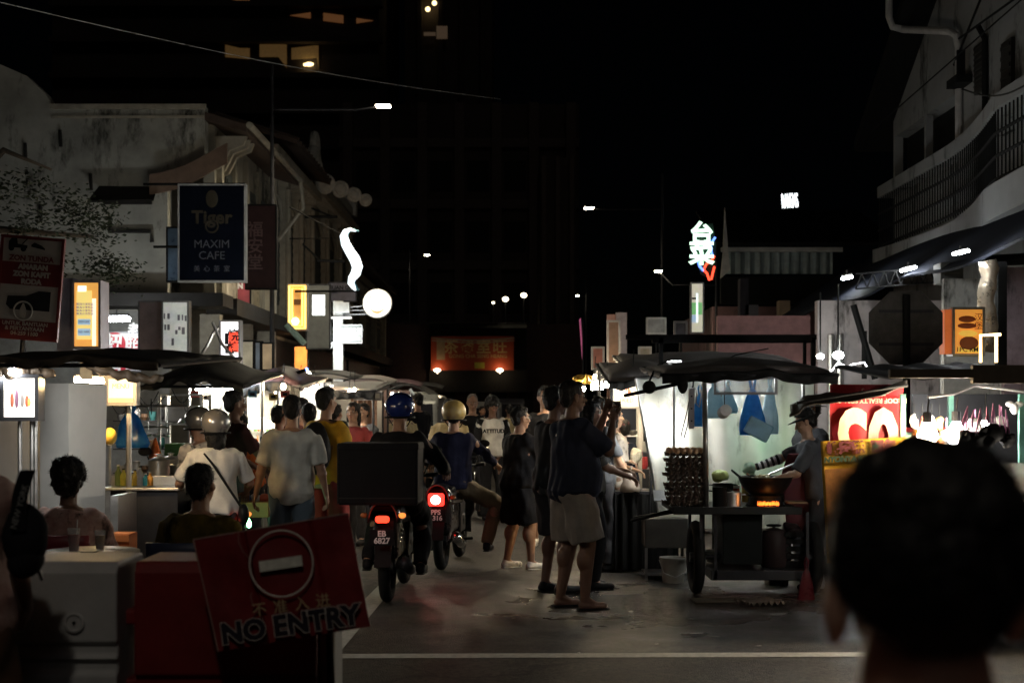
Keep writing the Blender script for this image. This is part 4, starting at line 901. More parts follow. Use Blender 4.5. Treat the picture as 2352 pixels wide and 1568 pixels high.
def bulb(label, px, py, d, r=.03, power=10, col=(1, .75, .45), mm=None, cord=.25, group='bare bulbs of the stalls'):
    t = thing('bare_bulb', label, 'lamp', V(px, py, d), 0, group)
    m = MB(); m.lathe([(.001, -r), (r * .6, -r * .8), (r, -r * .1), (r * .8, r * .5), (r * .4, r), (r * .38, r * 1.3)], n=14); m.build('glass', emat(col, power, 4 * PI * r * r * .8), t, smooth=True)
    m = MB(); m.tube([(0, 0, r * 1.2), (0, 0, r * 2.2)], r * .42, 8); m.build('socket', M_black, t); m = MB(); m.tube([(0, 0, r * 2), (.01, 0, cord)], .005, 5); m.build('cord', M_wire, t)
    return t
def bag(label, px, py, d, w, h, mm, parent=None, seed=0, group='plastic bags hanging from the stalls', name='plastic_bag', tilt=0):
    t = thing(name, label, 'bag', V(px, py, d), 0, group); t.rotation_euler = (0, tilt, 0)
    m = MB(); pr = []
    for i in range(9):
        v = i / 8; q = math.sin(PI * (.12 + .8 * v)) ** .8
        pr.append((w * .5 * (.12 + .88 * v ** .6) if v < .9 else w * .42, -h * v))
    vs = []; n = 18; fs = []
    for i, (r, z) in enumerate(pr):
        for k in range(n):
            a = 2 * PI * k / n; rr_ = r * (1 + .28 * noise.noise(Vector((math.cos(a) * 2, math.sin(a) * 2, z * 6 + seed * 5))))
            vs.append((rr_ * math.cos(a), rr_ * .35 * math.sin(a), z))
    for i in range(8):
        for k in range(n): a = i * n + k; b_ = i * n + (k + 1) % n; fs.append((a, b_, b_ + n, a + n))
    fs.append(tuple(8 * n + k for k in range(n)))
    m.add(vs, fs); m.build('pouch', mm, t, smooth=True)
    m = MB(); m.tube([(-w * .05, 0, 0), (-w * .1, 0, h * .18), (0, 0, h * .3)], w * .05, 6); m.tube([(w * .05, 0, 0), (w * .1, 0, h * .2), (0, 0, h * .3)], w * .05, 6); m.build('handle', mm, t)
    return t
def pot(name, label, loc, r, h, mm, lid=True, cat='pot', group=None):
    t = thing(name, label, cat, loc, 0, group)
    m = MB(); m.lathe([(r * .92, 0), (r, h * .04), (r, h * .97), (r * 1.05, h), (r * .95, h * .99), (r * .93, h * .1), (.001, h * .08)] if not lid else [(r * .92, 0), (r, h * .04), (r, h * .96), (r * 1.05, h)], n=24); m.build('body', mm, t, smooth='auto')
    if lid: m = MB(); m.lathe([(r * 1.04, h), (r * .9, h * 1.06), (r * .4, h * 1.14), (.02, h * 1.17), (.02, h * 1.22), (.035, h * 1.25), (.001, h * 1.29)], n=24); m.build('lid', mm, t, smooth='auto')
    for s in (-1, 1): m = MB(); m.tube([(s * r, -.03, h * .8), (s * (r + .03), -.03, h * .82), (s * (r + .03), .03, h * .82), (s * r, .03, h * .8)], .006, 6); m.build('handle', mm, t)
    return t
def bottle(label, loc, r, h, mm, capm, group='bottles on the stall counters'):
    t = thing('bottle', label, 'bottle', loc, 0, group)
    m = MB(); m.lathe([(r * .9, 0), (r, h * .05), (r, h * .6), (r * .35, h * .8), (r * .35, h * .92)], n=14); m.build('body', mm, t, smooth='auto')
    m = MB(); m.lathe([(r * .42, h * .92), (r * .42, h)], n=12); m.build('cap', capm, t); return t

# ---- left: nearest stall with big steel side panel
M_panel = mat('dull aluminium panel', (.44, .44, .43), rough=.5, metal=.35, var=.12, scale=3)
D = 10.0
t = thing('steel_stall', 'stall with tall dull aluminium side panels and tube posts at the left', 'stall', (X(160, D), D, 0))
def cc(p): return p - t.location
m = MB(); m.sheet(lambda u, v: cc(V(92 + 66 * u, 0, D + .12 - .07 * u).xy.to_3d() + Vector((0, 0, .25 + v * (Z(880, D) - .25)))), 4, 4, .02); m.build('side_panel', M_panel, t)
m = MB(); m.sheet(lambda u, v: cc(V(158 + 88 * u - 8 * (1 - v) * u, 0, D + .05 + .25 * u).xy.to_3d() + Vector((0, 0, .25 + v * (Z(880 + 3 * u, D) - .25)))), 6, 4, .02); m.build('front_panel', M_panel, t)
m = MB(); m.box(X(-60, D) - t.location.x, X(92, D) - t.location.x, .4, .43, .3, Z(930, D)); m.build('back_panel', M_panel, t)
for px in (46, 74, 82):
    m = MB(); m.tube([cc(V(px, 934, D - .1).xy.to_3d()), cc(V(px, 934, D - .1).xy.to_3d() + Vector((0, 0, Z(955, D))))], .016, 8); m.build('post', M_steel, t)
m = MB(); m.box(X(245, D) - t.location.x, X(262, D) - t.location.x, .1, .6, .3, Z(1140, D)); m.build('counter', M_steel, t)
M_photo = mat('food photo print', (.8, .75, .7), emit=(1, .95, .88), es=.95)
t2 = sign('food_photo_light_box', 'backlit photo board of tall desserts hung on posts at the far left', 16, 88, 868, 958, 9.7, M_photo, .12, frame=M_dsteel, power=2)
w, h, q = S_INFO[t2.name]
for k, (u, c, hh) in enumerate(((-.45, (.4, .1, .05), .62), (-.15, (.22, .1, .16), .8), (.2, (.28, .25, .24), .6), (.5, (.5, .12, .06), .5), (.62, (.55, .5, .12), .35))):
    m = MB(); m.ell((u * w / 2, -q - .008, -.18 * h + hh * .05), (.013, .004, hh * h * .3)); m.build('dessert_print', mat('dessert %d' % k, c, emit=c, es=.5), t2)
M_bel = mat('canopy lining', (.2, .14, .09), rough=.7, bump=.5, bscale=8)
canopy('stall_canopy', 'long sagging dark tarpaulin canopy over the aluminium panels at the far left', -130, 365, 8.9, 11.6, 828, 815, crown=.06, seed=1, droop=.03, poles=False, valm=mat('brown tarp edge', (.11, .085, .06), rough=.6, bump=1, bscale=10, var=.5))
wl = tube_lamp('warm lamp tucked between canopy and top of the aluminium panels', V(172, 872, 10.3), V(238, 875, 10.3), 16, .018, (1, .66, .3), mm=mat('warm tube', (1, .8, .5), emit=(1, .7, .35), es=9))
tube_lamp('white lamp under the canopy edge at the far left', V(-10, 872 - 10, 9.6), V(38, 866 - 12, 9.6), 8, .018)
m = MB(); m.box(X(184, 10.1), X(211, 10.1), 10.1, 10.12, Z(872, 10.1), Z(826, 10.1)); m.build('hanging_flap', mat('kraft board', (.45, .34, .2), rough=.8), label='pale board flap lit from below above the aluminium panel', cat='board')
light('AREA', (X(160, 9.3), 9.1, 1.72), 7.0, (1, .97, .9), .5, None, rot=(R(40), 0, 0), name='stall_fill_light')  # unseen area light added to brighten the aluminium panels
# yellow ball, sign box, blue bag, posts, hat-shaped cone, pots, counter
t = thing('yellow_ball', 'yellow plastic ball-shaped lamp shade on a rod beside the aluminium panel', 'lamp shade', V(253, 1002, 10.6))
m = MB(); m.ell((0, 0, 0), (.05, .05, .065)); m.build('shade', mat('yellow plastic', (.85, .55, .08), rough=.4), t, smooth=True); m = MB(); m.tube([(0, 0, -.06), (0, 0, -.35)], .01, 6); m.lathe([(.03, -.07), (.045, -.06), (.03, -.055)], n=12); m.build('rod', M_steel, t)
t = sign('menu_box', 'small pale lit menu box with blue strip under the canopy edge', 253, 311, 870, 924, 11, mat('cream lit menu', (.9, .8, .6), emit=(1, .85, .6), es=1.1), .1, power=3, lc=(1, .9, .7))
patch(t, -.4, .35, -.5, -.15, mat('blue strip', (.3, .6, .8), emit=(.3, .62, .8), es=.7)); patch(t, -1, 1, -1, -.62, mat('peach strip', (.9, .6, .3), emit=(1, .6, .3), es=.8)); on(t, 'MENU', 0, .35, .3, mat('tan letters', (.7, .5, .3)), sx=.9)
M_bag = mat('blue polythene', (.04, .28, .75), rough=.25, trans=0, transl=.6, bump=.6, bscale=14, col2=(.12, .5, .9)); M_lbag = mat('light blue polythene', (.5, .82, 1), rough=.25, transl=.65, bump=.6, bscale=14, col2=(.7, .9, 1))
bag('deep blue plastic bag hanging on the left stall beside the steel post', 302, 945, 11.8, .3, .3, M_bag, seed=2)
m = MB(); m.tube([(X(296, 11.2), 11.2, 0), (X(296, 11.2), 11.2, Z(925, 11.2))], .022, 10); m.box(X(291, 11.17), X(300, 11.17), 11.17, 11.175, Z(975, 11.2), Z(950, 11.2)); m.build('steel_post', M_steel, label='bright steel stall post with red sticker left of the orange cone', cat='post')
t = thing('counter_table', 'dark stainless counter with bright edge below the pots on the left', 'counter', (X(330, 11.3), 11.3, 0))
zc = Z(1118, 11.3)
m = MB(); m.box(X(238, 11.3) - t.location.x, X(420, 11.3) - t.location.x, -.15, .75, zc - .02, zc); m.box(X(238, 11.3) - t.location.x, X(420, 11.3) - t.location.x, .2, .22, zc, zc + .08); m.build('top', M_steel, t, bevel=.004)
m = MB(); m.box(X(262, 11.3) - t.location.x, X(415, 11.3) - t.location.x, -.1, .7, .1, zc - .021); m.build('cabinet', M_dsteel, t)
pot('stock_pot', 'shiny steel stock pot with domed lid under the orange cone', (X(366, 11.6), 11.6, zc), .085, .2, M_steel)
pot('stock_pot', 'darker steel pot right behind the shiny lidded pot', (X(392, 11.8), 11.8, zc), .07, .2, M_steel)
t = thing('orange_cone', 'small orange cone standing on the steel pot', 'cone', (X(357, 12), 12, Z(1052, 12)))
m = MB(); m.lathe([(.06, 0), (.055, .02), (.008, .17), (.001, .175)], n=18); m.build('shell', mat('orange plastic', (.8, .17, .03), rough=.5), t, smooth='auto'); m = MB(); m.lathe([(.045, -.18), (.045, 0)], n=14); m.build('support_can', M_steel, t)
for k, (px, c, r, h) in enumerate(((322, (.7, .7, .7), .03, .16), (335, (.05, .35, .45), .025, .1), (310, (.75, .6, .1), .03, .13), (345, (.6, .3, .05), .025, .11), (284, (.65, .65, .1), .03, .14), (272, (.2, .3, .1), .028, .17))):
    bottle(['clear bottle with pale contents by the pots', 'small teal labelled bottle by the pots', 'yellow sauce bottle by the pots', 'amber sauce bottle nearest the steel pot', 'lime yellow bottle near the stall post', 'green bottle by the aluminium panel'][k], (X(px, 11.5), 11.5, zc), r, h, mat('bottle %d' % k, c, rough=.2, transl=.3), M_white if k % 2 else M_black)
# glass display cabinet behind
t = thing('display_cabinet', 'tall glass display cabinet holding green and white goods behind the left counter', 'cabinet', (X(415, 12.8), 12.8, 0))
dx = .19; z0, z1 = .75, Z(905, 12.8)
m = MB()
for sx in (-dx, dx):
    for sy in (0, .35): m.box(sx - .012, sx + .012, sy - .012, sy + .012, 0, z1)
for z in (z0, (z0 + z1) / 2 - .1, (z0 + z1) / 2 + .2, z1): m.box(-dx, dx, -.012, .362, z - .012, z + .003)
m.build('frame', M_steel, t)
m = MB(); m.box(-dx, dx, -.01, .36, .1, z0 - .02); m.build('base', M_white, t); m = MB(); m.box(-.15, .15, .02, .3, (z0 + z1) / 2 - .09, (z0 + z1) / 2 + .02); m.build('green_leaves', mat('banana leaf', (.1, .22, .06), bump=.8), t); m = MB(); m.box(-.15, .15, .03, .3, (z0 + z1) / 2 + .21, z1 - .1); m.build('white_tubs', M_white, t, bevel=.02)
for k in range(3):
    m = MB(); m.ell((-.09 + k * .09, .1, z0 + .08), (.05, .05, .06)); m.build('jar', [mat('blue jar', (.1, .3, .55)), M_white, mat('red jar', (.6, .05, .05))][k], t)
canopy('stall_canopy', 'dark peaked tarpaulin canopy between the far left stall and the crowd', 322, 560, 12.6, 14.8, 880, 850, crown=.17, seed=2, poles=False, droop=.03, valm=M_dtarp)
canopy('stall_canopy', 'smaller dark maroon canopy with led lamp glowing on top', 557, 690, 15.4, 17.6, 880, 862, crown=.16, seed=3, mm=mat('maroon tarpaulin', (.09, .05, .06), rough=.5, bump=.5, bscale=8))
m = MB(); m.tube([V(225, 812, 12), V(365, 806, 12), V(365, 840, 12)], .02, 6); m.build('awning_rail', M_mblack, label='thin black awning rail below the white character sign', cat='rail')
# bright middle stall: back panel, shelf, goods
D = 15.0
t = thing('bright_stall', 'brightly lit white stall with shelves of bowls behind the helmeted pair', 'stall', (X(520, D), D, 0))
def q_(px, py, d=D): return V(px, py, d) - t.location
M_wp = mat('white stall panel', (.55, .53, .46), rough=.5, var=.08)
x0, x1 = X(432, D) - t.location.x, X(602, D) - t.location.x
m = MB(); m.box(x0, x1, .7, .73, .2, Z(880, D)); m.build('back_panel', M_wp, t)
m = MB(); m.box(X(560, D) - t.location.x, x1, .3, .699, Z(1000, D), Z(992, D)); m.box(X(560, D) - t.location.x, x1, .3, .699, Z(1070, D), Z(1062, D)); m.build('shelf', M_wp, t)
m = MB(); m.box(x0, x1, -.1, .69, Z(1125, D) - .04, Z(1125, D)); m.box(x0 + .05, x1 - .05, 0, .69, .15, Z(1125, D) - .041); m.build('counter', M_steel, t)
for px in (433, 600, 480):
    m = MB(); m.tube([q_(px, 934).xy.to_3d() + Vector((0, .05 if px != 480 else .6, 0)), q_(px, 934).xy.to_3d() + Vector((0, .05 if px != 480 else .6, Z(875, D)))], .018, 8); m.build('post', M_steel, t)
for k in range(9):
    m = MB(); px = 563 + k * 4.3; zz = Z(992, D) if k % 2 == 0 else Z(1062, D)
    m.lathe([(.012, 0), (.022, .02), (.022, .045 + .02 * (k % 3)), (.015, .06)], c=(q_(px, 0).x, .4, zz), n=12); m.build('jar', mat('jar %d' % (k % 3), [(.7, .68, .6), (.3, .1, .03), (.15, .3, .1)][k % 3]), t)
m = MB(); m.box(q_(555, 0).x, q_(590, 0).x, .25, .4, Z(1048, D), Z(1040, D)); m.build('tray', mat('orange tray', (.7, .2, .04)), t); m = MB(); m.tube([q_(597, 1110) + Vector((0, -.1, 0)), q_(597, 1190) + Vector((0, -.1, 0))], .01, 6); m.build('green_light_tube', mat('green led', (.1, 1, .3), emit=(.15, 1, .3), es=3), t); m = MB(); m.tube([q_(596, 1000) + Vector((0, -.1, 0)), q_(596, 1100) + Vector((0, -.1, 0))], .008, 6); m.build('red_light_tube', mat('orange led', (1, .3, .1), emit=(1, .25, .08), es=2), t)
m = MB(); m.lathe([(.21, 0), (.2, .02), (.05, .1), (.03, .12)], n=24); o = m.build('lamp_shade', mat('glowing shade', (1, 1, .9), emit=(1, .95, .8), es=4), t, smooth=True); o.location = q_(590, 985) + Vector((0, .35, 0))
light('POINT', (0, .0, -.03), 9, (1, .92, .75), .12, o)
tube_lamp('long white tube lamp inside the bright middle stall', V(450, 894, 15.4), V(548, 890, 15.4), 16, .02, (1, 1, .9))
tube_lamp('cool white led bar on the edge of the maroon canopy', V(540, 857, 15.3), V(569, 857, 15.3), 16, .02, (.85, .93, 1))
bulb('white bulb left of the long tube in the bright middle stall', 462, 900, 14.9, .03, 8, (1, 1, .9), M_cool)
bulb('warm bulb at the right post of the bright middle stall', 651, 868 + 20, 15.2, .03, 14)
bulb('white bulb, left of the row beyond the bright stall', 672, 884, 17, .035, 14, (1, .95, .85), M_cool)
bulb('larger white bulb, middle of the row beyond the bright stall', 690, 880 + 5, 17.5, .045, 16, (1, .95, .85), M_cool)
bulb('white bulb, right of the row beyond the bright stall', 722, 884, 18, .04, 12, (1, .95, .85), M_cool)
bulb('bright white bulb above the maroon canopy by the orange wall', 708, 862, 19, .045, 18, (1, .98, .9), M_cool)
t = thing('led_torch_bar', 'slanting black led bar with blue end light above the bulbs', 'lamp', V(684, 857, 16)); m = MB(); m.tube([(-.09, 0, -.03), (.09, 0, .04)], .02, 8); m.build('bar', M_black, t); m = MB(); m.ell((.1, 0, .045), .02); m.build('blue_light', mat('blue led', (.1, .2, 1), emit=(.15, .25, 1), es=6), t)
# stall behind white shirt man
D = 17.5
t = thing('glowing_stall', 'narrow glowing stall with white panels behind the man in the white shirt', 'stall', (X(665, D), D, 0))
m = MB(); m.box(X(618, D) - t.location.x, X(732, D) - t.location.x, .5, .53, .3, Z(885, D)); m.build('back_panel', M_wp, t)
m = MB(); m.box(X(618, D) - t.location.x, X(732, D) - t.location.x, 0, .49, .7, .75); m.build('counter', M_steel, t)
m = MB(); m.box(X(606, 16) - t.location.x, X(618, 16) - t.location.x, -1.5, -1.45, Z(1085, 16), Z(1060, 16)); m.build('green_cloth', mat('green cloth', (.02, .15, .07)), t)
canopy('stall_canopy', 'grey flat awning of the canvas stall beside the blue helmet', 690, 862, 18.2, 20.4, 892, 876, crown=.03, seed=4, mm=M_tarp, polec=M_dsteel)
# grey canvas stall with AM sign
D = 19
t = thing('canvas_stall', 'grey stall with brown plastic side curtain and pale sign board', 'stall', (X(780, D), D, 0))
m = MB(); m.sheet(lambda u, v: (X(800, D) - t.location.x + (X(862, D) - X(800, D)) * u, .3 + .05 * math.sin(u * 18), .5 + v * (Z(905, D) - .5)), 24, 2, 0); m.build('side_curtain', mat('brown plastic curtain', (.25, .15, .11), rough=.3, bump=1, bscale=16, transl=.3), t, smooth=True)
m = MB(); m.box(X(700, D) - t.location.x, X(800, D) - t.location.x, .8, .83, .3, Z(910, D)); m.build('back_panel', M_panel, t)
m = MB(); m.box(X(715, D) - t.location.x, X(850, D) - t.location.x, .1, .6, .7, .78); m.build('counter', M_dsteel, t)
t = sign('stall_name_board', 'pale stall name board with dark and red letters under the grey awning', 815, 869, 958 - 0, 973, 18.3, mat('pale board', (.6, .58, .52)), .03) if False else sign('stall_name_board', 'pale stall name board with dark and red letters under the grey awning', 817, 873, 903 - 0, 915, 18.3, mat('pale board', (.6, .58, .52)), .03)
on(t, 'AM', -.62, 0, .95, M_sblk, bold=.004); on(t, '炸鸡', .25, 0, .8, M_cred)
bulb('small warm bulb left of the pair over the stall name board', 803, 898, 18.2, .022, 5); bulb('small warm bulb right of the pair over the stall name board', 814, 896, 18.2, .022, 5)
light('POINT', (X(790, 18.6), 18.5, 1.6), 6, (1, .8, .55), .1, None, name='canvas_stall_glow')

# ---- right: wok cart
M_frost = mat('frosted plastic sheet', (.42, .44, .42), rough=.35, transl=.6, var=.25, scale=1.6, bump=.3, bscale=20, stain=2.2)
D = 13.1
t = thing('plastic_sheet', 'smoky translucent plastic wind screen hung behind the wok cart', 'plastic sheet', (X(1660, D), D, 0))
def sf(u, v):
    x0 = X(1460 + 60 * (1 - v) * 1.0, D); x1 = X(1868, D)
    return Vector((x0 + (x1 - x0) * u - t.location.x, .03 * math.sin(u * 30) + .02 * math.sin(u * 11 + 2), .45 + v * (Z(868, D) - .45)))
m = MB(); m.sheet(sf, 60, 6, 0); m.build('sheet', M_frost, t, smooth=True)
m = MB(); m.tube([sf(0, 1), sf(1, 1)], .012, 6); m.tube([sf(0, 1), sf(0, 0)], .012, 6); m.build('frame', M_steel, t)
tl = thing('work_lamp', 'round work lamp glaring through the plastic sheet left of the cart pole', 'lamp', V(1497, 985, 13.38))
m = MB(); m.lathe([(.001, 0), (.06, .0), (.07, .05), (.03, .1)], n=18, T=Matrix.Rotation(PI / 2, 4, 'X')); m.build('glass', mat('work lamp lens', (1, 1, 1), emit=(1, .98, .92), es=22), tl); m = MB(); m.tube([(0, .05, 0), (0, .1, -1.5)], .015, 6); m.build('stand', M_dsteel, tl)
light('POINT', (0, -.13, 0), 22, (1, .97, .9), .09, tl)
light('POINT', (X(1690, 14), 14.2, 1.6), 1.5, (1, .93, .8), .15, None, name='stall_behind_glow')
light('POINT', (X(1740, 13.4), 13.35, 1.25), 2.5, (.4, 1, .55), .2, None, name='green_fill_light')  # unseen green light added behind the sheet to tint it
D = 12.0
t = thing('wok_cart', 'dark steel street food cart with big spoked side wheels, shelf and upright pole', 'food cart', (X(1680, D), D, 0))
def k_(px, py=934, d=D): return V(px, py, d) - t.location
zt = Z(1160, D)
m = MB(); m.box(k_(1535).x, k_(1822).x, -.35, .55, zt - .035, zt); m.box(k_(1535).x, k_(1822).x, -.37, -.351, zt - .05, zt + .012); m.build('counter_top', mat('greasy steel top', (.03, .03, .03), rough=.4, metal=.3), t, bevel=.004)
m = MB(); m.tube([k_(1448, 1196, 11.9), k_(1530, 1176, 11.9), k_(1610, 1163, 11.7)], [.012, .018, .026], 8); m.build('push_handle', M_mblack, t); m = MB(); m.tube([k_(1455, 1190, 12.6), k_(1600, 1165, 12.4)], .018, 8); m.build('push_handle', M_mblack, t)
m = MB(); m.box(k_(1652).x, k_(1742).x, -.2, .45, Z(1290, D), zt - .036); m.build('cabinet', mat('cabinet dark green', (.01, .012, .012), rough=.6), t, bevel=.01)
m = MB(); m.box(k_(1622).x, k_(1842).x, -.3, .5, Z(1322, D), Z(1300, D)); m.build('bottom_shelf', M_dsteel, t, bevel=.004)
for px in (1600, 1632, 1838):
    m = MB(); m.box(k_(px).x - .012, k_(px).x + .012, -.3, -.27, Z(1322, D), zt - .036); m.box(k_(px).x - .012, k_(px).x + .012, .45, .48, Z(1322, D), zt - .036); m.build('leg', M_dsteel, t)
for px in (1596, 1862):
    w_ = MB(); w_.ring((0, 0, 0), .262, .048, T=Matrix.Rotation(PI / 2, 4, 'Z')); o = w_.build('wheel', M_rubber, t, smooth=True); o.location = (k_(px).x, -.05, .31)
    w_ = MB(); w_.lathe([(.04, -.05), (.04, .05)], n=14, T=Matrix.Rotation(PI / 2, 4, 'Y')); w_.ring((0, 0, 0), .25, .012, T=Matrix.Rotation(PI / 2, 4, 'Z'))
    for a in range(10): w_.tube([(0, .04 * math.cos(R(36 * a)), .04 * math.sin(R(36 * a))), (0, .25 * math.cos(R(36 * a)), .25 * math.sin(R(36 * a)))], .005, 5)
    w_.build('spoked_rim', M_dsteel, o)
m = MB(); m.tube([(k_(1590).x, -.05, .31), (k_(1866).x, -.05, .31)], .02, 8); m.build('axle', M_dsteel, t)
m = MB(); m.tube([k_(1622, 1163, 11.75), k_(1618, 868, 11.75)], .022, 12); m.build('pole', mat('worn steel tube', (.28, .27, .25), rough=.3, metal=.8), t, smooth=True)
m = MB(); m.tube([k_(1845, 1160, 12.3), k_(1845, 868, 12.3)], .015, 8); m.tube([k_(1548, 1160, 12.45), k_(1548, 868, 12.45)], .012, 8); m.build('rear_pole', M_steel, t)
# hanging glass frame
m = MB()
for (a, b_, c, d_) in ((1628, 1770, 868, 872), (1628, 1770, 901, 907), (1628, 1632, 872, 901), (1764, 1770, 872, 901)): m.box(k_(a).x, k_(b_).x, -.32, -.29, Z(d_, D), Z(c, D))
m.build('glass_frame', M_frame, t); m = MB(); m.box(k_(1632).x, k_(1764).x, -.31, -.305, Z(901, D), Z(872, D)); m.build('glass_pane', mat('dusty glass', (.7, .7, .7), rough=.3, alpha=.22), t)
# stove and wok
m = MB(); m.lathe([(.17, zt), (.15, zt + .02), (.13, zt + .08), (.16, zt + .09)], c=(k_(1755).x, -.05, 0), n=20); m.build('stove_ring', M_mblack, t)
tw = thing('wok', 'big black wok with loop handles steaming on the flaming stove', 'wok', (k_(1755).x + t.location.x, D - .05, zt + .06))
m = MB(); pr = [(.001, .012)] + [(.235 * math.sin(R(a)), .24 * (1 - math.cos(R(a)))) for a in range(15, 76, 10)] + [(.24, .185), (.225, .185)] + [(.22 * math.sin(R(a)), .02 + .225 * (1 - math.cos(R(a)))) for a in range(70, 5, -10)]
m.lathe(pr, n=28); m.build('bowl', mat('seasoned iron', (.02, .018, .016), rough=.4, metal=.5), tw, smooth=True)
for s in (-1, 1): m = MB(); m.tube([(s * .21, -.05, .18), (s * .27, -.045, .23), (s * .28, .0, .24), (s * .27, .045, .23), (s * .21, .05, .18)], .008, 6); m.build('handle', M_mblack, tw)
tn = thing('noodles', 'pale tangle of frying noodles heaped in the black wok', 'food', (k_(1748).x + t.location.x, D - .05, zt + .17)); m = MB(); rr = random.Random(3)
for k in range(60):
    a = rr.uniform(0, 6.28); q = rr.uniform(0, .11); p = Vector((q * math.cos(a), q * math.sin(a), .08 * (1 - (q / .13) ** 2))); l = [p + Vector((rr.gauss(0, .02), rr.gauss(0, .02), rr.gauss(0, .008))) for _ in range(4)]; m.tube(l, .004, 5)
m.build('strands', mat('noodle', (.75, .65, .42), rough=.5), tn)
M_flame = mat('flame', (1, .4, .1), emit=(1, .16, .02), es=3)
tf = thing('stove_flame', 'ring of small orange flames licking the base of the wok', 'flame', (k_(1755).x + t.location.x, D - .2, zt + .01)); m = MB(); rr = random.Random(2)
for k in range(26):
    x = -.085 + k * .0068; m.lathe([(.001, 0), (.006, .01), (.004, .025), (.0005, .033 + rr.uniform(-.006, .01))], c=(x, rr.uniform(-.01, .01), 0), n=7)
m.build('tongues', M_flame, tf); light('POINT', (0, -.05, .03), .25, (1, .35, .08), .04, tf)
tk = thing('ladle', 'long steel wok ladle held over the wok by the cook', 'ladle', V(1725, 1107, 11.95)); m = MB(); m.tube([(0, 0, 0), V(1838, 1058, 11.95) - tk.location], [.008, .009], 8); m.build('shaft', M_steel, tk); m = MB(); m.ell((-.03, 0, -.015), (.05, .045, .02)); m.build('scoop', M_dsteel, tk)
pot('sauce_pot', 'black tin beside the cart pole', (k_(1645).x + t.location.x, 11.8, zt), .06, .165, M_mblack, False); pot('sauce_pot', 'shiny low steel tin left of the wok', (k_(1676).x + t.location.x, 11.9, zt), .08, .12, M_steel, False)
pot('frying_pan', 'shallow dark basin with raised loop handles behind the steel tin', (k_(1672).x + t.location.x, 12.3, zt + .1), .09, .07, M_dsteel, False, cat='pan')
m = MB(); m.ell((0, 0, 0), (.07, .06, .055)); m.jit(.02, 18); m.build('lettuce', mat('pale cabbage', (.5, .6, .2), rough=.5, bump=1, bscale=30), label='pale green cabbage behind the tins on the wok cart', cat='vegetable', smooth=True).location = (k_(1664).x + t.location.x, 12.25, Z(1108, 12.25))
# egg tray stack
M_tray = mat('egg tray pulp', (.085, .062, .048), rough=.95, bump=.5); M_egg = mat('egg shell', (.55, .34, .2), rough=.5)
def egg_tray(with_eggs):
    t_ = thing('egg_tray', 'x', 'egg tray', (0, 0, 0), 0, 'egg trays stacked on the wok cart')
    m = MB(); N_ = 36
    def fn(u, v):
        return Vector((-.155 + .31 * u, -.155 + .31 * v, .018 + .016 * math.cos(u * 2 * PI * 6) * math.cos(v * 2 * PI * 6)))
    m.sheet(fn, N_, N_, .004); m.build('pulp_tray', M_tray, t_, smooth=True)
    for i in range(6):
        for j in range(6):
            if with_eggs and (i * 7 + j * 3) % 5: m = MB(); m.ell((-.13 + .052 * i, -.13 + .052 * j, .045), (.022, .022, .028), nu=10, nv=7); m.build('egg', M_egg, t_, smooth=True)
    return t_
ords = ['topmost', 'second from top', 'third from top', 'fourth from top', 'fifth from top', 'sixth from top', 'seventh from top', 'eighth from top', 'ninth from top', 'tenth from top', 'bottom']
tr0 = egg_tray(True); tr1 = egg_tray(False)
x0 = X(1573, 11.9)
tr0.location = (x0, 11.9, zt + 10 * .04 + .02); tr0['label'] = 'topmost pulp egg tray full of eggs in the stack on the cart'
for k in range(1, 11):
    o = tr1 if k == 1 else dup(tr1, (0, 0, 0)); o.location = (x0 + .014 * math.sin(k * 3), 11.9 + .01 * math.sin(k * 5), zt + (10 - k) * .04 + .01); o.rotation_euler = (.02 * math.sin(k * 7), .03 * math.sin(k * 4), .11 * math.sin(k * 2.1)); o['label'] = '%s pulp egg tray in the tall stack on the cart' % ords[k]
for k in range(1, 11):  # eggs showing round the edge of the stack
    o = thing('egg_row', 'row of brown eggs showing at the stack edge above the %s tray' % ords[k].replace(' from top', ''), 'eggs', (x0, 11.9, zt + (10 - k) * .04 + .045), 0, 'egg rows between the trays')
    m = MB()
    for i in range(6): m.ell((-.13 + .052 * i, -.128, 0), (.021, .021, .02), nu=8, nv=6)
    m.build('eggs', mat('shaded egg shell', (.075, .045, .032), rough=.6), o)  # backlit shade put into the colour of these side eggs
# power strip, lamp shades, toilet roll, hanging bags
t = thing('power_strip', 'long grey power strip hanging upright from the cart canopy', 'power strip', V(1588, 938, 11.6)); m = MB(); m.cbox((0, 0, 0), .045, .03, .33); m.build('body', mat('grey plastic', (.3, .29, .31), rough=.5), t, bevel=.004)
for k in range(3): m = MB(); m.cbox((0, -.017, -.1 + k * .1), .012, .004, .012); m.build('socket', M_black, t)
m = MB(); m.tube([(-.01, 0, .15), (-.03, 0, .0), (-.06, 0, -.12), (-.085, 0, -.22), (-.06, 0, -.24), (-.03, 0, -.13), (-.02, 0, -.02)], .005, 6); m.tube([(.02, 0, .25), (.01, 0, .17)], .008, 6); m.build('cable', M_wire, t)
for (px, py, r, lb) in ((1491, 889, .055, 'round black lamp shade hanging at the left end of the cart bar'), (1568, 880, .045, 'narrow black lamp housing beside the power strip')):
    t = thing('lamp_shade_unit', lb, 'lamp', V(px, py, 11.6)); m = MB(); m.ell((0, 0, 0), (r, r * .8, r * (1 if px < 1500 else 1.9))); m.build('shade', M_mblack, t, smooth=True); m = MB(); m.tube([(0, 0, r * .8), (.04, 0, r * 2.4)], .01, 6); m.build('bracket', M_mblack, t)
m = MB(); m.tube([V(1435, 908, 11.9), V(1490, 896, 11.7), V(1580, 876, 11.6)], .016, 7); m.build('slanting_bar', M_mblack, label='slanting black bar carrying the round lamp shade', cat='bar')
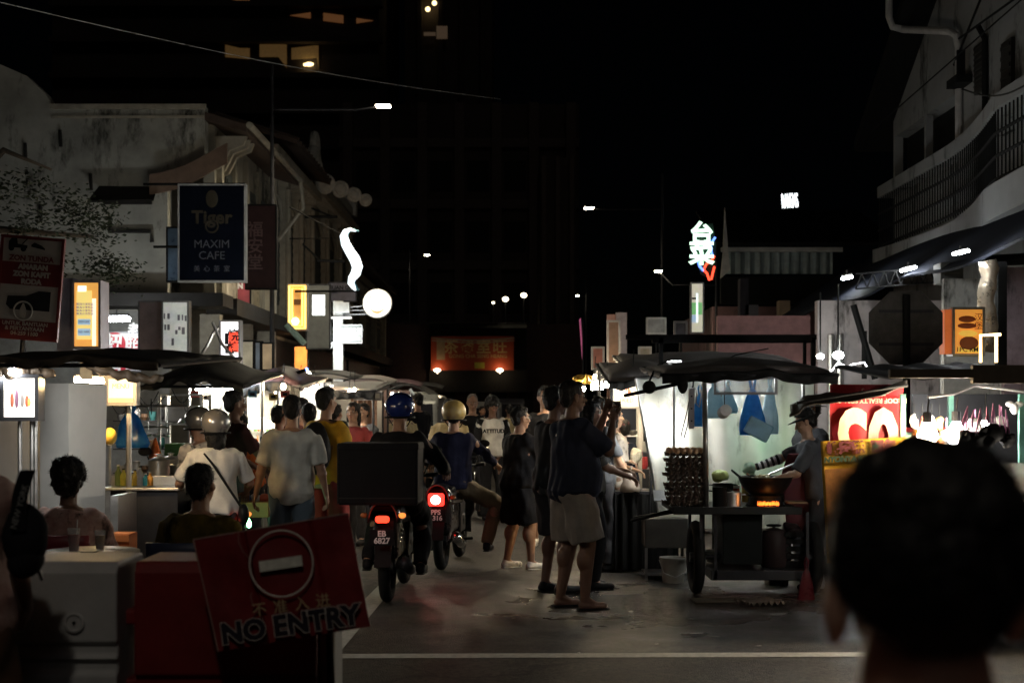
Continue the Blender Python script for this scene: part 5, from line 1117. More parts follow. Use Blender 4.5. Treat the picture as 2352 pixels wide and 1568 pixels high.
t = thing('tissue_roll', 'white tissue roll hanging among the blue bags', 'tissue roll', V(1664, 945, 11.8)); m = MB(); m.lathe([(.015, -.05), (.05, -.05), (.05, .05), (.015, .05)], n=18, T=Euler((R(75), R(25), 0)).to_matrix().to_4x4()); m.build('paper', M_white, t, smooth='auto'); m = MB(); m.tube([(0, 0, .03), (.0, 0, .27)], .004, 5); m.build('string', M_wire, t)
bag('deep blue plastic bag right of the power strip', 1607, 905, 11.9, .14, .27, M_bag, seed=3); bag('light blue plastic bag behind the tissue roll', 1640, 885, 12.1, .2, .28, M_lbag, seed=5); bag('pale blue bundled bag right of the tissue roll', 1672, 890, 12.2, .17, .22, M_lbag, seed=6)
bag('big deep blue plastic bag in the middle of the hanging bags', 1728, 890, 12.0, .24, .4, M_bag, seed=7); bag('clear light blue bag on the right end of the hanging bags', 1768, 885, 12.3, .17, .42, M_lbag, seed=9)
t = thing('plastic_packet', 'tilted pale blue packet of folded bags hanging lowest', 'packet', V(1742, 985, 11.9)); t.rotation_euler = (0, R(28), 0); m = MB(); m.cbox((0, 0, 0), .22, .04, .15); m.build('packet', mat('pale blue film', (.4, .72, .88), rough=.2, transl=.3, bump=.8, bscale=10), t, bevel=.015)
# canopies of the cart
canopy('cart_canopy', 'nearest dark domed tarpaulin over the wok cart', 1520, 1925, 11.1, 12.9, 852, 838, crown=.09, seed=6, mm=M_tarp, poles=False, droop=.05)
canopy('cart_canopy', 'second grey canopy behind the cart canopy to its left', 1398, 1575, 13.6, 15.6, 872, 830, crown=.12, seed=7, mm=M_tarp, droop=.05)
canopy('cart_canopy', 'third wide grey canopy rising behind the black bar frame', 1440, 1870, 14.5, 16.5, 842, 812, crown=.1, seed=8, mm=M_tarp, poles=False)
t = thing('bar_frame', 'rectangular black bar frame standing above the cart canopy', 'frame', V(1690, 800, 12.4)); m = MB()
def b2_(a, b_, r=.022): m.box(min(a[0], b_[0]) - r * .8, max(a[0], b_[0]) + r * .8, -.02, .02, min(a[2], b_[2]) - r * .8, max(a[2], b_[2]) + r * .8)
def fr(x, y): return V(x, y, 12.4) - t.location
b2_(fr(1442, 773), fr(1870, 775)); b2_(fr(1518, 780), fr(1518, 842)); b2_(fr(1868, 780), fr(1868, 842)); b2_(fr(1848, 783), fr(1848, 840), .015); b2_(fr(1500, 782), fr(1870, 785), .012); m.build('bars', M_mblack, t)
m = MB(); m.box(fr(1530, 0).x, fr(1562, 0).x, -.1, -.08, fr(0, 832).z, fr(0, 829).z); m.build('small_tube', M_tube, t)
m = MB(); m.tube([V(1510, 838, 12), V(1535, 828, 12), V(1560, 842, 12), V(1640, 838, 12), V(1690, 815, 12), V(1765, 800, 12)], .006, 6); m.build('loose_cable', M_wire, label='loose black cable looping over the cart canopies', cat='cable')
# small cabinet stall behind with warm bulbs
D = 14.6
t = thing('cabinet_stall', 'narrow steel and glass food cabinet stall lit warm behind the cap wearer', 'stall', (X(1440, D), D, 0))
def c_(px, py=934): return V(px, py, D) - t.location
m = MB()
for px in (1408, 1470, 1496): m.box(c_(px).x - .02, c_(px).x + .02, -.02, .02, 0, Z(880, D))
for py in (935, 1000, 1055, 1120): m.box(c_(1408).x, c_(1470).x, -.015, .3, Z(py, D) - .012, Z(py, D))
m.build('frame', mat('warm steel', (.5, .42, .32), rough=.35, metal=.7), t); m = MB(); m.box(c_(1411).x, c_(1467).x, .3, .32, .2, Z(938, D)); m.build('back_panel', M_dsteel, t)
for k in range(8):
    m = MB(); m.lathe([(.02, 0), (.04, .03), (.045, .05), (.035, .05), (.018, .01)], c=(c_(1420 + 12 * (k % 4)).x, .12, Z(1000 if k < 4 else 1055, D)), n=14); m.build('bowl', M_steel, t)
t = sign('fried_food_sign', 'white sign with red character and FRIED lettering on the cabinet stall', 1411, 1466, 883, 928, 14.5, mat('ivory sign', (.75, .7, .62), emit=(.9, .8, .65), es=.3), .05, frame=M_steel)
on(t, '炒', 0, .3, .55, mat('brick red print', (.5, .08, .05)), bold=.004); on(t, 'FRIED', 0, -.62, .28, M_sblk)
bulb('bright warm bulb above the cabinet stall', 1454, 861, 14.0, .035, 16); bulb('warm white bulb left of the cabinet stall', 1393, 884, 15, .03, 12, (1, .85, .6))
tube_lamp('short white tube lamp left of the cabinet stall', V(1358, 888, 15.8), V(1384, 888, 15.8), 18, .035, (1, .85, .6), mm=mat('warm white tube', (1, .95, .85), emit=(1, .88, .65), es=9))
bulb('yellowish bulb over the far heads left of the cabinet stall', 1366, 866, 17, .025, 6)
t = thing('gold_decoration', 'crumpled gold decoration hanging at the far end of the right stalls', 'decoration', V(1342, 872, 17)); m = MB(); m.ell((0, 0, 0), (.11, .08, .07)); m.jit(.06, 12); m.build('foil', mat('gold foil', (.7, .45, .1), rough=.3, metal=.8), t)
t = thing('side_table', 'black cloth covered side table beyond the cart handle', 'table', (X(1480, 13.7), 13.7, 0))
m = MB(); m.sheet(lambda u, v: ((-.3 + .6 * u) , -.25 + .02 * math.sin(u * 40), .72 * v + .03), 40, 3, .01); m.build('cloth', M_mblack, t); m = MB(); m.box(-.3, .3, -.24, .3, .74, .77); m.build('top', M_dsteel, t)
t = thing('plastic_cone_bag', 'clear plastic bag of food peaked on the side table', 'bag', (X(1448, 13.5), 13.5, Z(1128, 13.5))); m = MB(); m.lathe([(.1, 0), (.09, .06), (.04, .15), (.008, .2), (.02, .24)], n=16); m.jit(.02, 15); m.build('film', mat('cloudy film', (.5, .42, .36), rough=.2, transl=.4), t, smooth=True)
m = MB(); m.cbox((0, 0, 0), .11, .01, .13, rx=R(-50)); m.build('paper_sheet', M_white, label='bright white paper menu lying on the cart handle side', cat='paper').location = V(1516, 1150, 12.2)
t = thing('metal_bin', 'grey sheet metal cabinet on legs between the side table and the cart wheel', 'cabinet', (X(1530, 12.9), 12.9, 0)); m = MB(); m.box(-.19, .2, 0, .4, Z(1258, 12.9), Z(1190, 12.9)); m.build('box', mat('zinc sheet', (.14, .125, .105), rough=.4, metal=.4), t, bevel=.008)
for s in (-.18, .19): m = MB(); m.box(s - .012, s + .012, 0, .02, 0, Z(1258, 12.9)); m.build('leg', M_steel, t)
m = MB(); m.box(-.19, .2, 0, .38, .04, .06); m.build('lower_rail', M_steel, t)
t = thing('plastic_bucket', 'cream plastic bucket on the road behind the cart wheel', 'bucket', (X(1546, 12.75), 12.75, 0)); m = MB(); m.lathe([(.095, 0), (.118, .21), (.125, .21), (.125, .225), (.112, .225), (.09, .01)], n=26); m.build('tub', mat('cream plastic', (.62, .6, .52), rough=.45), t, smooth='auto'); m = MB(); m.tube([(-.125, 0, .2), (-.1, -.125, .1), (0, -.15, .06), (.1, -.125, .1), (.125, 0, .2)], .004, 6); m.build('handle', M_white, t)
t = thing('generator', 'small black portable generator on the road with a round gauge', 'generator', (X(1437, 13.7), 13.7, 0)); m = MB(); m.box(-.17, .17, -.1, .18, .03, .26); m.build('housing', M_black, t, bevel=.02); m = MB(); m.tube([(-.15, 0, .26), (-.15, 0, .32), (.15, 0, .32), (.15, 0, .26)], .014, 8); m.build('carry_handle', M_dsteel, t); m = MB(); m.lathe([(.035, 0), (.035, .01)], n=18, T=Matrix.Translation((.02, -.11, .13)) @ Matrix.Rotation(PI / 2, 4, 'X')); m.build('gauge', M_frame, t); m = MB(); m.lathe([(.05, 0), (.05, .2), (.03, .24)], c=(-.22, .05, .02), n=16); m.build('fuel_tank', mat('pale tank', (.5, .42, .3)), t)
bag('dark red plastic bag hanging low on the right of the wok cart', 1852, 1305, 11.6, .16, .3, mat('dark red polythene', (.09, .01, .015), rough=.3, transl=.3), seed=11)
bag('crumpled clear plastic bag at the right foot of the cart', 1878, 1290, 11.9, .14, .22, mat('clear film', (.6, .58, .6), rough=.2, transl=.4), seed=12)
t = thing('foam_box', 'white printed box on the road under the cart', 'box', (X(1783, 12.6), 12.6, 0)); m = MB(); m.cbox((0, 0, .05), .18, .12, .1, rz=.2); m.build('carton', mat('printed carton', (.45, .4, .36), stain=12), t, bevel=.004)
o = dup(tr1, (X(1745, 11.35), 11.35, .005), .3, 'empty egg tray lying flat on the road in front of the cart', 'egg trays on the road')
t = thing('cardboard_sheet', 'flattened brown cardboard on the wet road before the cart', 'cardboard', (X(1660, 11.5), 11.5, .005)); m = MB(); m.cbox((0, 0, .006), .5, .2, .012, rz=.1); m.build('board', mat('wet cardboard', (.09, .07, .05)), t)

# ---- right: sweets stall with banners
D = 9.6
M_green = mat('green enamel post', (.10, .25, .2), rough=.4)
t = thing('banner_stall', 'stall of green painted posts hung with banners behind the foreground head', 'stall', (X(2160, D), D, 0))
def g_(px, py=934, d=D): return V(px, py, d) - t.location
for (px, d) in ((2073, 9.5), (2183, 9.9), (2345, 9.9)):
    m = MB(); m.box(g_(px, 0, d).x - .017, g_(px, 0, d).x + .017, d - D - .017, d - D + .017, 0, Z(905, d)); m.build('post', M_green, t)
m = MB(); m.box(g_(2075, 0, 9.7).x, g_(2345, 0, 9.7).x, .3, .33, Z(1005, 9.9), Z(992, 9.9)); m.box(g_(2075, 0, 9.5).x, g_(2120, 0, 9.5).x, -.1, -.07, Z(1008, 9.5), Z(998, 9.5)); m.build('rail', M_green, t)
m = MB(); m.box(g_(2080).x, g_(2420).x, -.4, .3, Z(1195, D) - .03, Z(1195, D)); m.box(g_(2250).x, g_(2420).x, .1, .5, Z(1132, D) - .02, Z(1132, D)); m.build('counter', M_steel, t)
m = MB(); m.box(g_(2080).x, g_(2420).x, -.35, .25, .2, Z(1195, D) - .031); m.build('cabinet', M_wood, t)
m = MB(); m.box(g_(2080, 0, 11).x, g_(2500, 0, 11).x, 1.2, 1.25, .4, Z(905, 11)); m.build('back_board', M_dsteel, t)
tb = thing('red_banner', 'red vinyl banner hung upside down with giant cream number between posts', 'banner', V(1990, 985, 9.75))
w, h = X(2070, 9.75) - X(1905, 9.75), Z(880, 9.75) - Z(1085, 9.75)
M_rban = mat('red vinyl banner', (.55, .02, .03), rough=.5, bump=.5, bscale=5, var=.12)
m = MB(); m.sheet(lambda u, v: (-w / 2 + w * u + (.0 if v < .72 else .0), .02 * math.sin(u * 9 + v * 2), -h / 2 + h * v), 24, 12, 0); m.build('cloth', M_rban, tb, smooth=True)
M_cream = mat('cream print', (.75, .62, .42), rough=.5); rot180 = (R(90), R(180), 0)
o = text('05', .7, (.0, -.03, -.09), M_cream, tb, rot=rot180, bold=.022, ext=.002, name='number_print', sx=.62); o = text('1 ROOF REALTY SDN. BHD', .045, (.0, -.035, .195), M_cream, tb, rot=rot180, bold=.001); o = text('房 宇', .06, (.03, -.035, .255), M_cream, tb, rot=rot180, spacing=2)
tb = thing('red_banner', 'red banner with white percent sign hung between the two green posts', 'banner', V(2128, 1030, 10.1)); w, h = X(2180, 10.1) - X(2078, 10.1), .3
m = MB(); m.sheet(lambda u, v: (-w / 2 + w * u, .015 * math.sin(u * 12), -h / 2 + h * v), 16, 6, .002); m.build('cloth', M_rban, tb, smooth=True); text('%', .42, (0, -.03, 0), M_cream, tb, rot=rot180, bold=.02, name='percent_print')
tb = thing('yellow_banner', 'yellow banner with dark characters and NYONYA KUIH over brown food photos', 'banner', V(1990, 1148, 9.45)); w, h = X(2085, 9.45) - X(1890, 9.45), Z(1020, 9.45) - Z(1300, 9.45); tb.rotation_euler = (0, R(-3), 0)
M_yban = mat('yellow vinyl banner', (.75, .42, .03), rough=.5, bump=.4, bscale=6, var=.12)
m = MB(); m.sheet(lambda u, v: (-w / 2 + w * u, .012 * math.sin(u * 11), -h / 2 + h * v), 24, 12, .002); m.build('cloth', M_yban, tb, smooth=True)
M_mar = mat('maroon print', (.22, .04, .05)); M_dgr = mat('dark green print', (.05, .1, .06))
text('娘惹糕  西包', .083, (-.02, -.02, h / 2 - .055), M_mar, tb, bold=.006); text('★', .07, (.075, -.025, h / 2 - .055), M_dgr, tb); text('NYONYA KUIH  BREAD', .05, (-.01, -.02, h / 2 - .125), M_dgr, tb, bold=.003, shear=.15)
m = MB()
for (a, c, e, f) in ((-.27, .02, -.3, .22), (.05, .27, -.3, .22), (-.27, .27, -.39, -.32)): m.box(a, c, -.022, -.018, e, f)
m.build('food_photo', mat('brown food photo', (.35, .14, .03), var=.6, scale=14), tb)
t = thing('tarpaulin_strip', 'thin brown tarpaulin strip dipping left over the red banner', 'tarpaulin', V(1950, 905, 9.5))
m = MB(); m.sheet(lambda u, v: V(1815 + 268 * u, 922 - 44 * u + 26 * v * (1 - .5 * u) - 5 * math.sin(u * 7) - (0 if u > .08 else -10), 9.3 + .5 * (1 - v)) - t.location, 26, 6, .008); m.jit(.012, 9); m.build('folded_sheet', mat('brown tarpaulin', (.10, .08, .06), rough=.5, bump=.6, bscale=9), t, smooth=True); m = MB(); m.tube([V(1830, 925, 9.3) - t.location, V(2085, 884, 9.3) - t.location], .01, 6); m.build('edge_rod', M_dsteel, t)
t = thing('metal_awning', 'long grey metal awning slab above the banner stall at the right edge', 'awning', V(2200, 860, 9.6)); m = MB()
m.sheet(lambda u, v: V(2045 + 330 * u, 868 - 10 * u + 0 * v, 9.2) + Vector((0, 1.6 * v, .12 * v + .01 * math.sin(u * 20))) - t.location, 30, 3, .012); m.build('sheet_metal', mat('grey zinc awning', (.2, .2, .21), rough=.5, metal=.3), t)
m = MB(); m.box(V(2040, 0, 9.1).x - t.location.x, V(2230, 0, 9.1).x - t.location.x, -.55, -.5, V(0, 868, 9.1).z - t.location.z, V(0, 848, 9.1).z - t.location.z); m.box(V(2235, 0, 9.1).x - t.location.x, V(2420, 0, 9.1).x - t.location.x, -.5, -.45, V(0, 880, 9.1).z - t.location.z, V(0, 838, 9.1).z - t.location.z); m.build('fascia', mat('brown fascia', (.13, .10, .07)), t)
m = MB(); m.tube([V(2130, 912, 9.3) - t.location, V(2190, 905, 9.3) - t.location, V(2240, 885, 9.3) - t.location, V(2360, 900, 9.3) - t.location], .01, 6); m.build('bright_rod', M_steel, t)
bulb('blazing warm bulb above the foreground head, left of the pair', 2130, 1000, 9.3, .07, 24, (1, .8, .5), mat('blazing warm glass', (1, .9, .7), emit=(1, .8, .5), es=40)); bulb('blazing white bulb above the foreground head, right of the pair', 2196, 998, 9.4, .07, 22, (1, .97, .9), mat('blazing glass', (1, 1, 1), emit=(1, .98, .92), es=40))
bulb('white bulb hidden behind the dark hanging packets', 2262, 985, 10.0, .05, 12, (1, .96, .88), M_cool)
M_pk = mat('dark packet', (.008, .008, .008), rough=.6, var=.5); M_str = mat('purple raffia', (.4, .15, .28), rough=.5)
rr = random.Random(9)
for k in range(7):
    px = 2212 + k * 18; lb = ['first', 'second', 'third', 'fourth', 'fifth', 'sixth', 'last'][k]
    t = thing('hanging_packet', '%s dark packet counted from the white bulb, tied with purple raffia' % lb, 'packet', V(px, 1003 + rr.uniform(-8, 10), 9.2), 0, 'dark packets hung on purple raffia')
    m = MB(); m.ell((0, 0, 0), (.045, .03, .06)); m.jit(.035, 16, k); m.build('packet', M_pk, t, smooth=True)
    m = MB()
    for j in range(5): m.tube([(rr.uniform(-.03, .03), 0, .04), (.01 * (3 - k), 0, .2)], .003, 4)
    m.build('raffia_string', M_str, t)
for k, (px, c) in enumerate(((2118, (.6, .1, .08)), (2140, (.7, .6, .5)), (2158, (.6, .3, .1)), (2100, (.5, .45, .4)))):
    t = thing('hanging_packet', ['red', 'white', 'orange', 'grey'][k] + ' small packet hung between the green posts', 'packet', V(px, 970, 9.6), 0, 'small packets hung between the green posts')
    m = MB(); m.ell((0, 0, 0), (.025, .015, .05)); m.jit(.02, 18, k); m.build('packet', mat('packet %d' % k, c), t, smooth=True); m = MB(); m.tube([(0, 0, .04), (0, 0, .13)], .003, 4); m.build('string', M_wire, t)
for k in range(3):
    t = thing('food_tub', ['tall clear tub of brown snacks on the upper counter', 'clear tub of dark snacks at the right edge of the upper counter', 'low carton of snacks beside the clear tubs'][k], 'tub', (X([2300, 2345, 2262][k], 9.7), 9.75, Z(1132, D)), 0, 'snack tubs')
    m = MB(); m.box(-.055, .055, -.05, .05, 0, .2 if k < 2 else .13); m.build('tub', mat('clear tub', (.6, .6, .55), rough=.2, alpha=.45), t, bevel=.008); m = MB(); m.box(-.048, .048, -.043, .043, .005, .1); m.build('snacks', mat('brown snacks', (.3, .18, .1), var=.6, scale=40, bump=1, bscale=60), t)
t = thing('food_skewers', 'pile of bright pink and white skewered snacks at the right edge', 'food', (X(2342, 9.3), 9.3, Z(1195, D))); m = MB()
for j in range(22): m.cap((rr.uniform(-.06, .08), rr.uniform(-.05, .05), rr.uniform(.01, .06)), (rr.uniform(-.06, .08), rr.uniform(-.05, .05), rr.uniform(.01, .08)), .012, .01, 6)
m.build('pieces', mat('pink snack', (.8, .5, .42)), t, smooth=True); m = MB(); m.tube([(0, 0, .03), (.03, 0, .17)], .004, 5); m.build('stick', M_wood, t)
light('POINT', (X(2350, 9.1), 9.1, 1.15), 3.5, (1, .9, .75), .05, None, name='snack_point_light')  # bare point light over the snacks, without a lamp mesh
t = thing('paper_bird', 'crumpled white fan bracket hung under the metal awning at the right', 'fan', V(2330, 912 + 45, 9.5)); t.location = V(2330, 953 - 15, 9.5)
m = MB(); m.ell((0, 0, 0), (.03, .02, .04)); m.ell((-.03, 0, .03), (.03, .01, .02)); m.ell((.03, 0, .03), (.03, .01, .02)); m.build('fan_head', M_white, t, smooth=True)

# clutter of the left stall: hanging wires, rails, utensils
m = MB(); rr = random.Random(12)
for k in range(12):
    a = V(rr.uniform(290, 440), rr.uniform(890, 930), rr.uniform(12.2, 13.5)); c = a + Vector((rr.uniform(-.3, .3), rr.uniform(-.2, .2), rr.uniform(-.05, .05)))
    m.tube([a.lerp(c, q / 8) - Vector((0, 0, .12 * math.sin(PI * q / 8))) for q in range(9)], .004, 5)
m.build('tangled_cables', M_wire, label='tangle of thin black cables hanging under the left canopies', cat='cables', kind='stuff')
for k in range(4):
    px = 318 + k * 22; t = thing('hanging_ladle', 'steel ladle hung on the rail, %s from the blue bag' % ['first', 'second', 'third', 'fourth'][k], 'ladle', V(px, 935, 12.3), 0, 'ladles on the left stall rail')
    m = MB(); m.tube([(0, 0, .0), (0, 0, -.22)], .005, 5); m.build('shaft', M_steel, t); m = MB(); m.lathe([(.001, -.03), (.03, -.02), (.04, 0), (.036, 0), (.001, -.025)], c=(0, -.02, -.23), n=14); m.build('bowl', M_steel, t, smooth=True)
for a, c, lb in ((V(262, 932, 12.3), V(432, 932, 12.3), 'upper steel utensil rail with the ladles behind the pots'), (V(262, 980, 12.6), V(390, 980, 12.6), 'lower bare steel rail behind the pots of the left stall')): m = MB(); m.tube([a, c], .011, 6); m.build('utensil_rail', M_steel, label=lb, cat='rail')
t = thing('shelf_unit', 'dark steel shelf unit with tins and bowls behind the pots', 'shelf', (X(330, 13), 13.0, 0))
for py in (965, 1030, 1085):
    m = MB(); m.box(-.28, .2, 0, .3, Z(py, 13) - .01, Z(py, 13)); o = m.build('shelf_board', M_dsteel, t)
    for k in range(6): m = MB(); m.lathe([(.02, 0), (.03 + .008 * (k % 2), .03), (.034, .06 + .02 * (k % 3))], c=(-.24 + k * .075, .1, Z(py, 13)), n=12); m.build('tin', [M_steel, M_white, mat('brown crock', (.15, .08, .04)), mat('teal tin', (.05, .2, .2)), M_dsteel, M_steel][(k + py) % 6], o)
light('POINT', (0, -.2, 1.62), 4, (1, .95, .85), .06, t)

# far ends of both stall rows: small stalls, poles, umbrellas and bulbs receding up the street
rr = random.Random(21)
names = ['first', 'second', 'third', 'fourth', 'fifth', 'sixth', 'seventh', 'eighth']
for side, xs, lb in ((-1, -3.1, 'left'), (1, 1.9, 'right')):
    for k in range(4):
        d = (20.5 if side < 0 else 17.5) + k * 3.4; x = xs + (.25 * k if side < 0 else .25 * k); row = 'left-hand row' if side < 0 else 'right-hand row'
        t = thing('far_stall', '%s small far stall of the %s up the street' % (names[k], row), 'stall', (x, d, 0), 0, 'far stalls of the ' + row)
        m = MB(); m.box(-.7, .7, 0, .7, .75, .8); m.box(-.65, .65, .05, .65, .1, .749); m.build('counter', [M_dsteel, M_brown, M_panel][k % 3], t)
        m = MB(); m.sheet(lambda u, v: (-.85 + 1.7 * u, -.2 + 1.2 * v, 1.95 + .12 * math.sin(PI * u) + .03 * math.sin(9 * u) + .08 * v), 12, 4, .015); m.build('awning', [M_dtarp, M_tarp, MATS['maroon tarpaulin'], M_dtarp][k], t, smooth=True)
        for sx in (-.68, .68): m = MB(); m.tube([(sx, 0, 0), (sx, 0, 1.95)], .015, 6); m.build('post', M_dsteel, t)
        m = MB(); m.box(-.6, .6, .66, .69, 1.0, 1.9); m.build('back_board', [M_wp, M_panel, M_brown, M_wp][k], t)
        for j in range(5): m = MB(); m.lathe([(.04, 0), (.05, .05), (.045, .12 + .03 * (j % 2))], c=(-.5 + j * .24, .2, .8), n=10); m.build('jar', [M_steel, MATS['red jar'], M_white, MATS['brown crock'], MATS['teal tin']][j], t)
        for j in range(2): bulb('%s bulb under the %s far stall of the %s' % (['inner', 'outer'][j], names[k], row), 1176 + (x + (-.3 + .6 * j)) / d * F, 934 - (1.78 - CAM_H + rr.uniform(-.05, .05)) / d * F, d + .05, .03, 5, [(1, .75, .45), (1, .95, .85)][(k + j) % 2], cord=.15)

# clutter of the wok cart: gas cylinder, stacked basins, tub, crate, added bags imitating bulb glare, canopy lamp
D = 12.0; cx0 = 1680
def P2(px, d=D): return X(px, d)
t = thing('gas_cylinder', 'dark gas cylinder standing on the bottom shelf of the wok cart', 'gas cylinder', (P2(1775), 11.95, Z(1300, D)))
m = MB(); m.lathe([(.1, 0), (.12, .03), (.12, .24), (.09, .31), (.03, .33)], n=24); m.build('bottle', mat('dull cylinder paint', (.03, .02, .02), rough=.5), t, smooth='auto'); m = MB(); m.ring((0, 0, .35), .055, .008, T=Matrix.Rotation(PI / 2, 4, 'X')); m.tube([(0, 0, .32), (0, 0, .36)], .014); m.build('valve_collar', M_dsteel, t)
t = thing('supply_crate', 'black crate with crumpled bags on the shelf beside the gas cylinder', 'crate', (P2(1815), 12.0, Z(1300, D))); m = MB()
for k in range(5): m.box(-.07, .09, -.13, -.12, .02 + k * .06, .06 + k * .06)
m.box(-.07, .09, -.119, .15, 0, .02); m.build('slats', M_mblack, t); m = MB(); m.ell((.01, 0, .3), (.08, .09, .07)); m.jit(.035, 12); m.build('bag_lump', mat('dark bag', (.04, .03, .03), rough=.4), t, smooth=True)
for k, (px, py, c, lb) in enumerate(((1700, 1215, .3, 'upper'), (1706, 1250, .2, 'lower'))): pass
t = thing('tin_basin', 'dented tin basin leaning behind the cart wheel', 'basin', (P2(1640, 12.2), 12.2, Z(1290, 12.2))); m = MB(); m.lathe([(.06, 0), (.1, .1), (.105, .1), (.095, .095), (.055, .01)], n=22); m.build('shell', M_steel, t, smooth='auto')
m = MB(); m.cbox((0, 0, 0), .16, .2, .012); m.build('chopping_board', M_wood, label='small chopping board at the right end of the cart counter', cat='board').location = (P2(1822), 11.9, Z(1152, D))
m = MB(); m.tube([V(1590, 872, 11.6), V(1590, 885, 11.6), V(1600, 900, 11.6), V(1598, 925, 11.6), V(1606, 935, 11.6), V(1611, 905, 11.6), V(1606, 880, 11.6)], .006, 6); m.build('hook_coil', M_steel, label='coiled bright hook wire beside the power strip', cat='hook')
tube_lamp('white tube lamp hidden up under the wok cart canopy', V(1640, 866, 12.5), V(1745, 866, 12.5), 15, .014)
M_glow = mat('clear glare film', (.8, .78, .72), rough=.2, transl=.75, bump=.5, bscale=20)  # film for bags added round the bulbs to imitate their glare halo
for k, (px, py, r, lb) in enumerate(((2108, 1008, .05, 'left of the warm blazing bulb'), (2150, 1018, .055, 'between the two blazing bulbs'), (2174, 1004, .05, 'just left of the white blazing bulb'), (2216, 1010, .06, 'right of the white blazing bulb'), (2240, 985, .05, 'above the first dark packets'), (2300, 978, .05, 'above the last dark packets'))):
    t = thing('glare_bag', 'added film bag imitating bulb glare ' + lb, 'bag', V(px, py, 9.5), 0, 'added glare bags round the bulbs'); m = MB(); m.ell((0, 0, 0), (r, r * .6, r * 1.3)); m.jit(.03, 18, k); m.build('film', mat('orange glare film', (.9, .35, .08), rough=.2, transl=.75) if k < 2 else M_glow, t, smooth=True); m = MB(); m.tube([(0, 0, r), (0, 0, r + .08)], .004, 5); m.build('tie', M_str, t)  # orange film puts the warm bulb's glow into the colour
t = thing('ground_lamp', 'small warm lamp glowing at the foot of the generator', 'lamp', V(1394, 1238, 13.6)); m = MB(); m.lathe([(.03, 0), (.035, .03), (.02, .06)], n=14); m.build('glass', emat((1, .7, .35), 4, .012), t); m = MB(); m.lathe([(.045, -.03), (.045, 0)], n=14); m.build('base', M_black, t)
# rolled brown tarpaulins tucked under the far left canopy
M_rt = mat('brown rolled tarpaulin', (.10, .07, .045), rough=.6, bump=1, bscale=12, var=.5)
for k, (x0, x1, y0, y1, d, r, lb) in enumerate(((-40, 118, 850, 858, 9.5, .045, 'left part'), (208, 372, 846, 872, 9.9, .04, 'right part, warmly lit from below'))):
    a, c = V(x0, y0, d), V(x1, y1, d + .3); m = MB(); m.tube([a.lerp(c, q / 16) + Vector((0, .02 * math.sin(q * 2), .012 * math.sin(q * 1.7 + k))) for q in range(17)], [r * (.8 + .08 * math.sin(q * 2.3)) for q in range(17)], 14); m.jit(.03, 5, k); m.build('rolled_tarpaulin', M_rt, label='rolled brown tarpaulin under the far left canopy, ' + lb, cat='tarpaulin', group='rolled tarpaulins', smooth=True)
# small boards, flags and poles rising behind the right-hand canopies
for k, (px, y0, y1, d, c, lb) in enumerate(((1398, 740, 850, 17.5, (.12, .07, .05), 'thin brown board behind the second cart canopy'), (1552, 742, 772, 17, (.08, .08, .1), 'small slate board behind the black bar frame'), (1470, 800, 850, 18, (.2, .18, .15), 'low pale board between the canopies'), (1362, 800, 845, 19, (.25, .08, .06), 'small red board above the warm bulbs'))):
    t = sign('hawker_board', lb, px, px + 22, y0, y1, d, mat('hawker board %d' % k, c, var=.4), .04, group='hawker boards on poles'); w, h, q = S_INFO[t.name]; m = MB(); m.tube([(0, .03, h / 2), (0, .03, -h / 2 - .9)], .015); m.build('pole', M_mblack, t)

# goods on the counters and strings of bulbs
rr = random.Random(33)
kinds = [('bottle', (.5, .3, .08)), ('bottle', (.5, .05, .04)), ('bottle', (.1, .25, .1)), ('bottle', (.6, .6, .55))]
for k in range(10):
    px = 440 + k * 12.5; d = 14.95; c = kinds[k % 4][1]; words = ['amber', 'red', 'green', 'milky']
    bottle('%s sauce bottle, %s along the bright middle counter' % (words[k % 4], ['first', 'second', 'third', 'fourth', 'fifth', 'sixth', 'seventh', 'eighth', 'ninth', 'tenth'][k]), (X(px, d), d, Z(1125, 15)), .035, .16 + .06 * rr.random(), mat('sauce %d' % (k % 4), c, rough=.25, transl=.2), M_white if k % 2 else MATS['red jar'], 'bottles along the bright middle counter')
for k in range(6):
    px = 1548 + k * 0; 
    t = thing('sauce_jar', '%s sauce jar along the rear edge of the wok cart' % ['first', 'second', 'third', 'fourth', 'fifth', 'sixth'][k], 'jar', (X(1690 + k * 22, 12.45), 12.45, zt), 0, 'sauce jars on the wok cart'); m = MB(); m.lathe([(.03, 0), (.035, .02), (.035, .1), (.03, .12)], n=14); m.build('body', mat('jar sauce %d' % (k % 3), [(.3, .05, .02), (.5, .35, .1), (.06, .03, .02)][k % 3], rough=.2), t, smooth='auto'); m = MB(); m.lathe([(.034, .12), (.034, .145)], n=14); m.build('lid', [M_white, MATS['red jar'], M_steel][k % 3], t)
for k, (px, py, d, lb) in enumerate(((612, 888, 16.5, 'left end of the middle bulb row'), (636, 880, 17, 'just above the onlooker by the shelves'), (742, 892, 18.1, 'over the yellow shirted man'), (762, 890, 18.4, 'right of the yellow shirted man'), (1340, 893, 16.5, 'near the gold decoration'), (1372, 880, 15.6, 'close to the short tube lamp'), (1405, 872, 15, 'left edge of the cabinet stall'), (1430, 866, 14.4, 'between cabinet stall bulbs'))):
    bulb('small stall bulb ' + lb, px, py, d, .026, 5, (1, .85, .6) if k % 2 else (1, .72, .4), cord=.12)
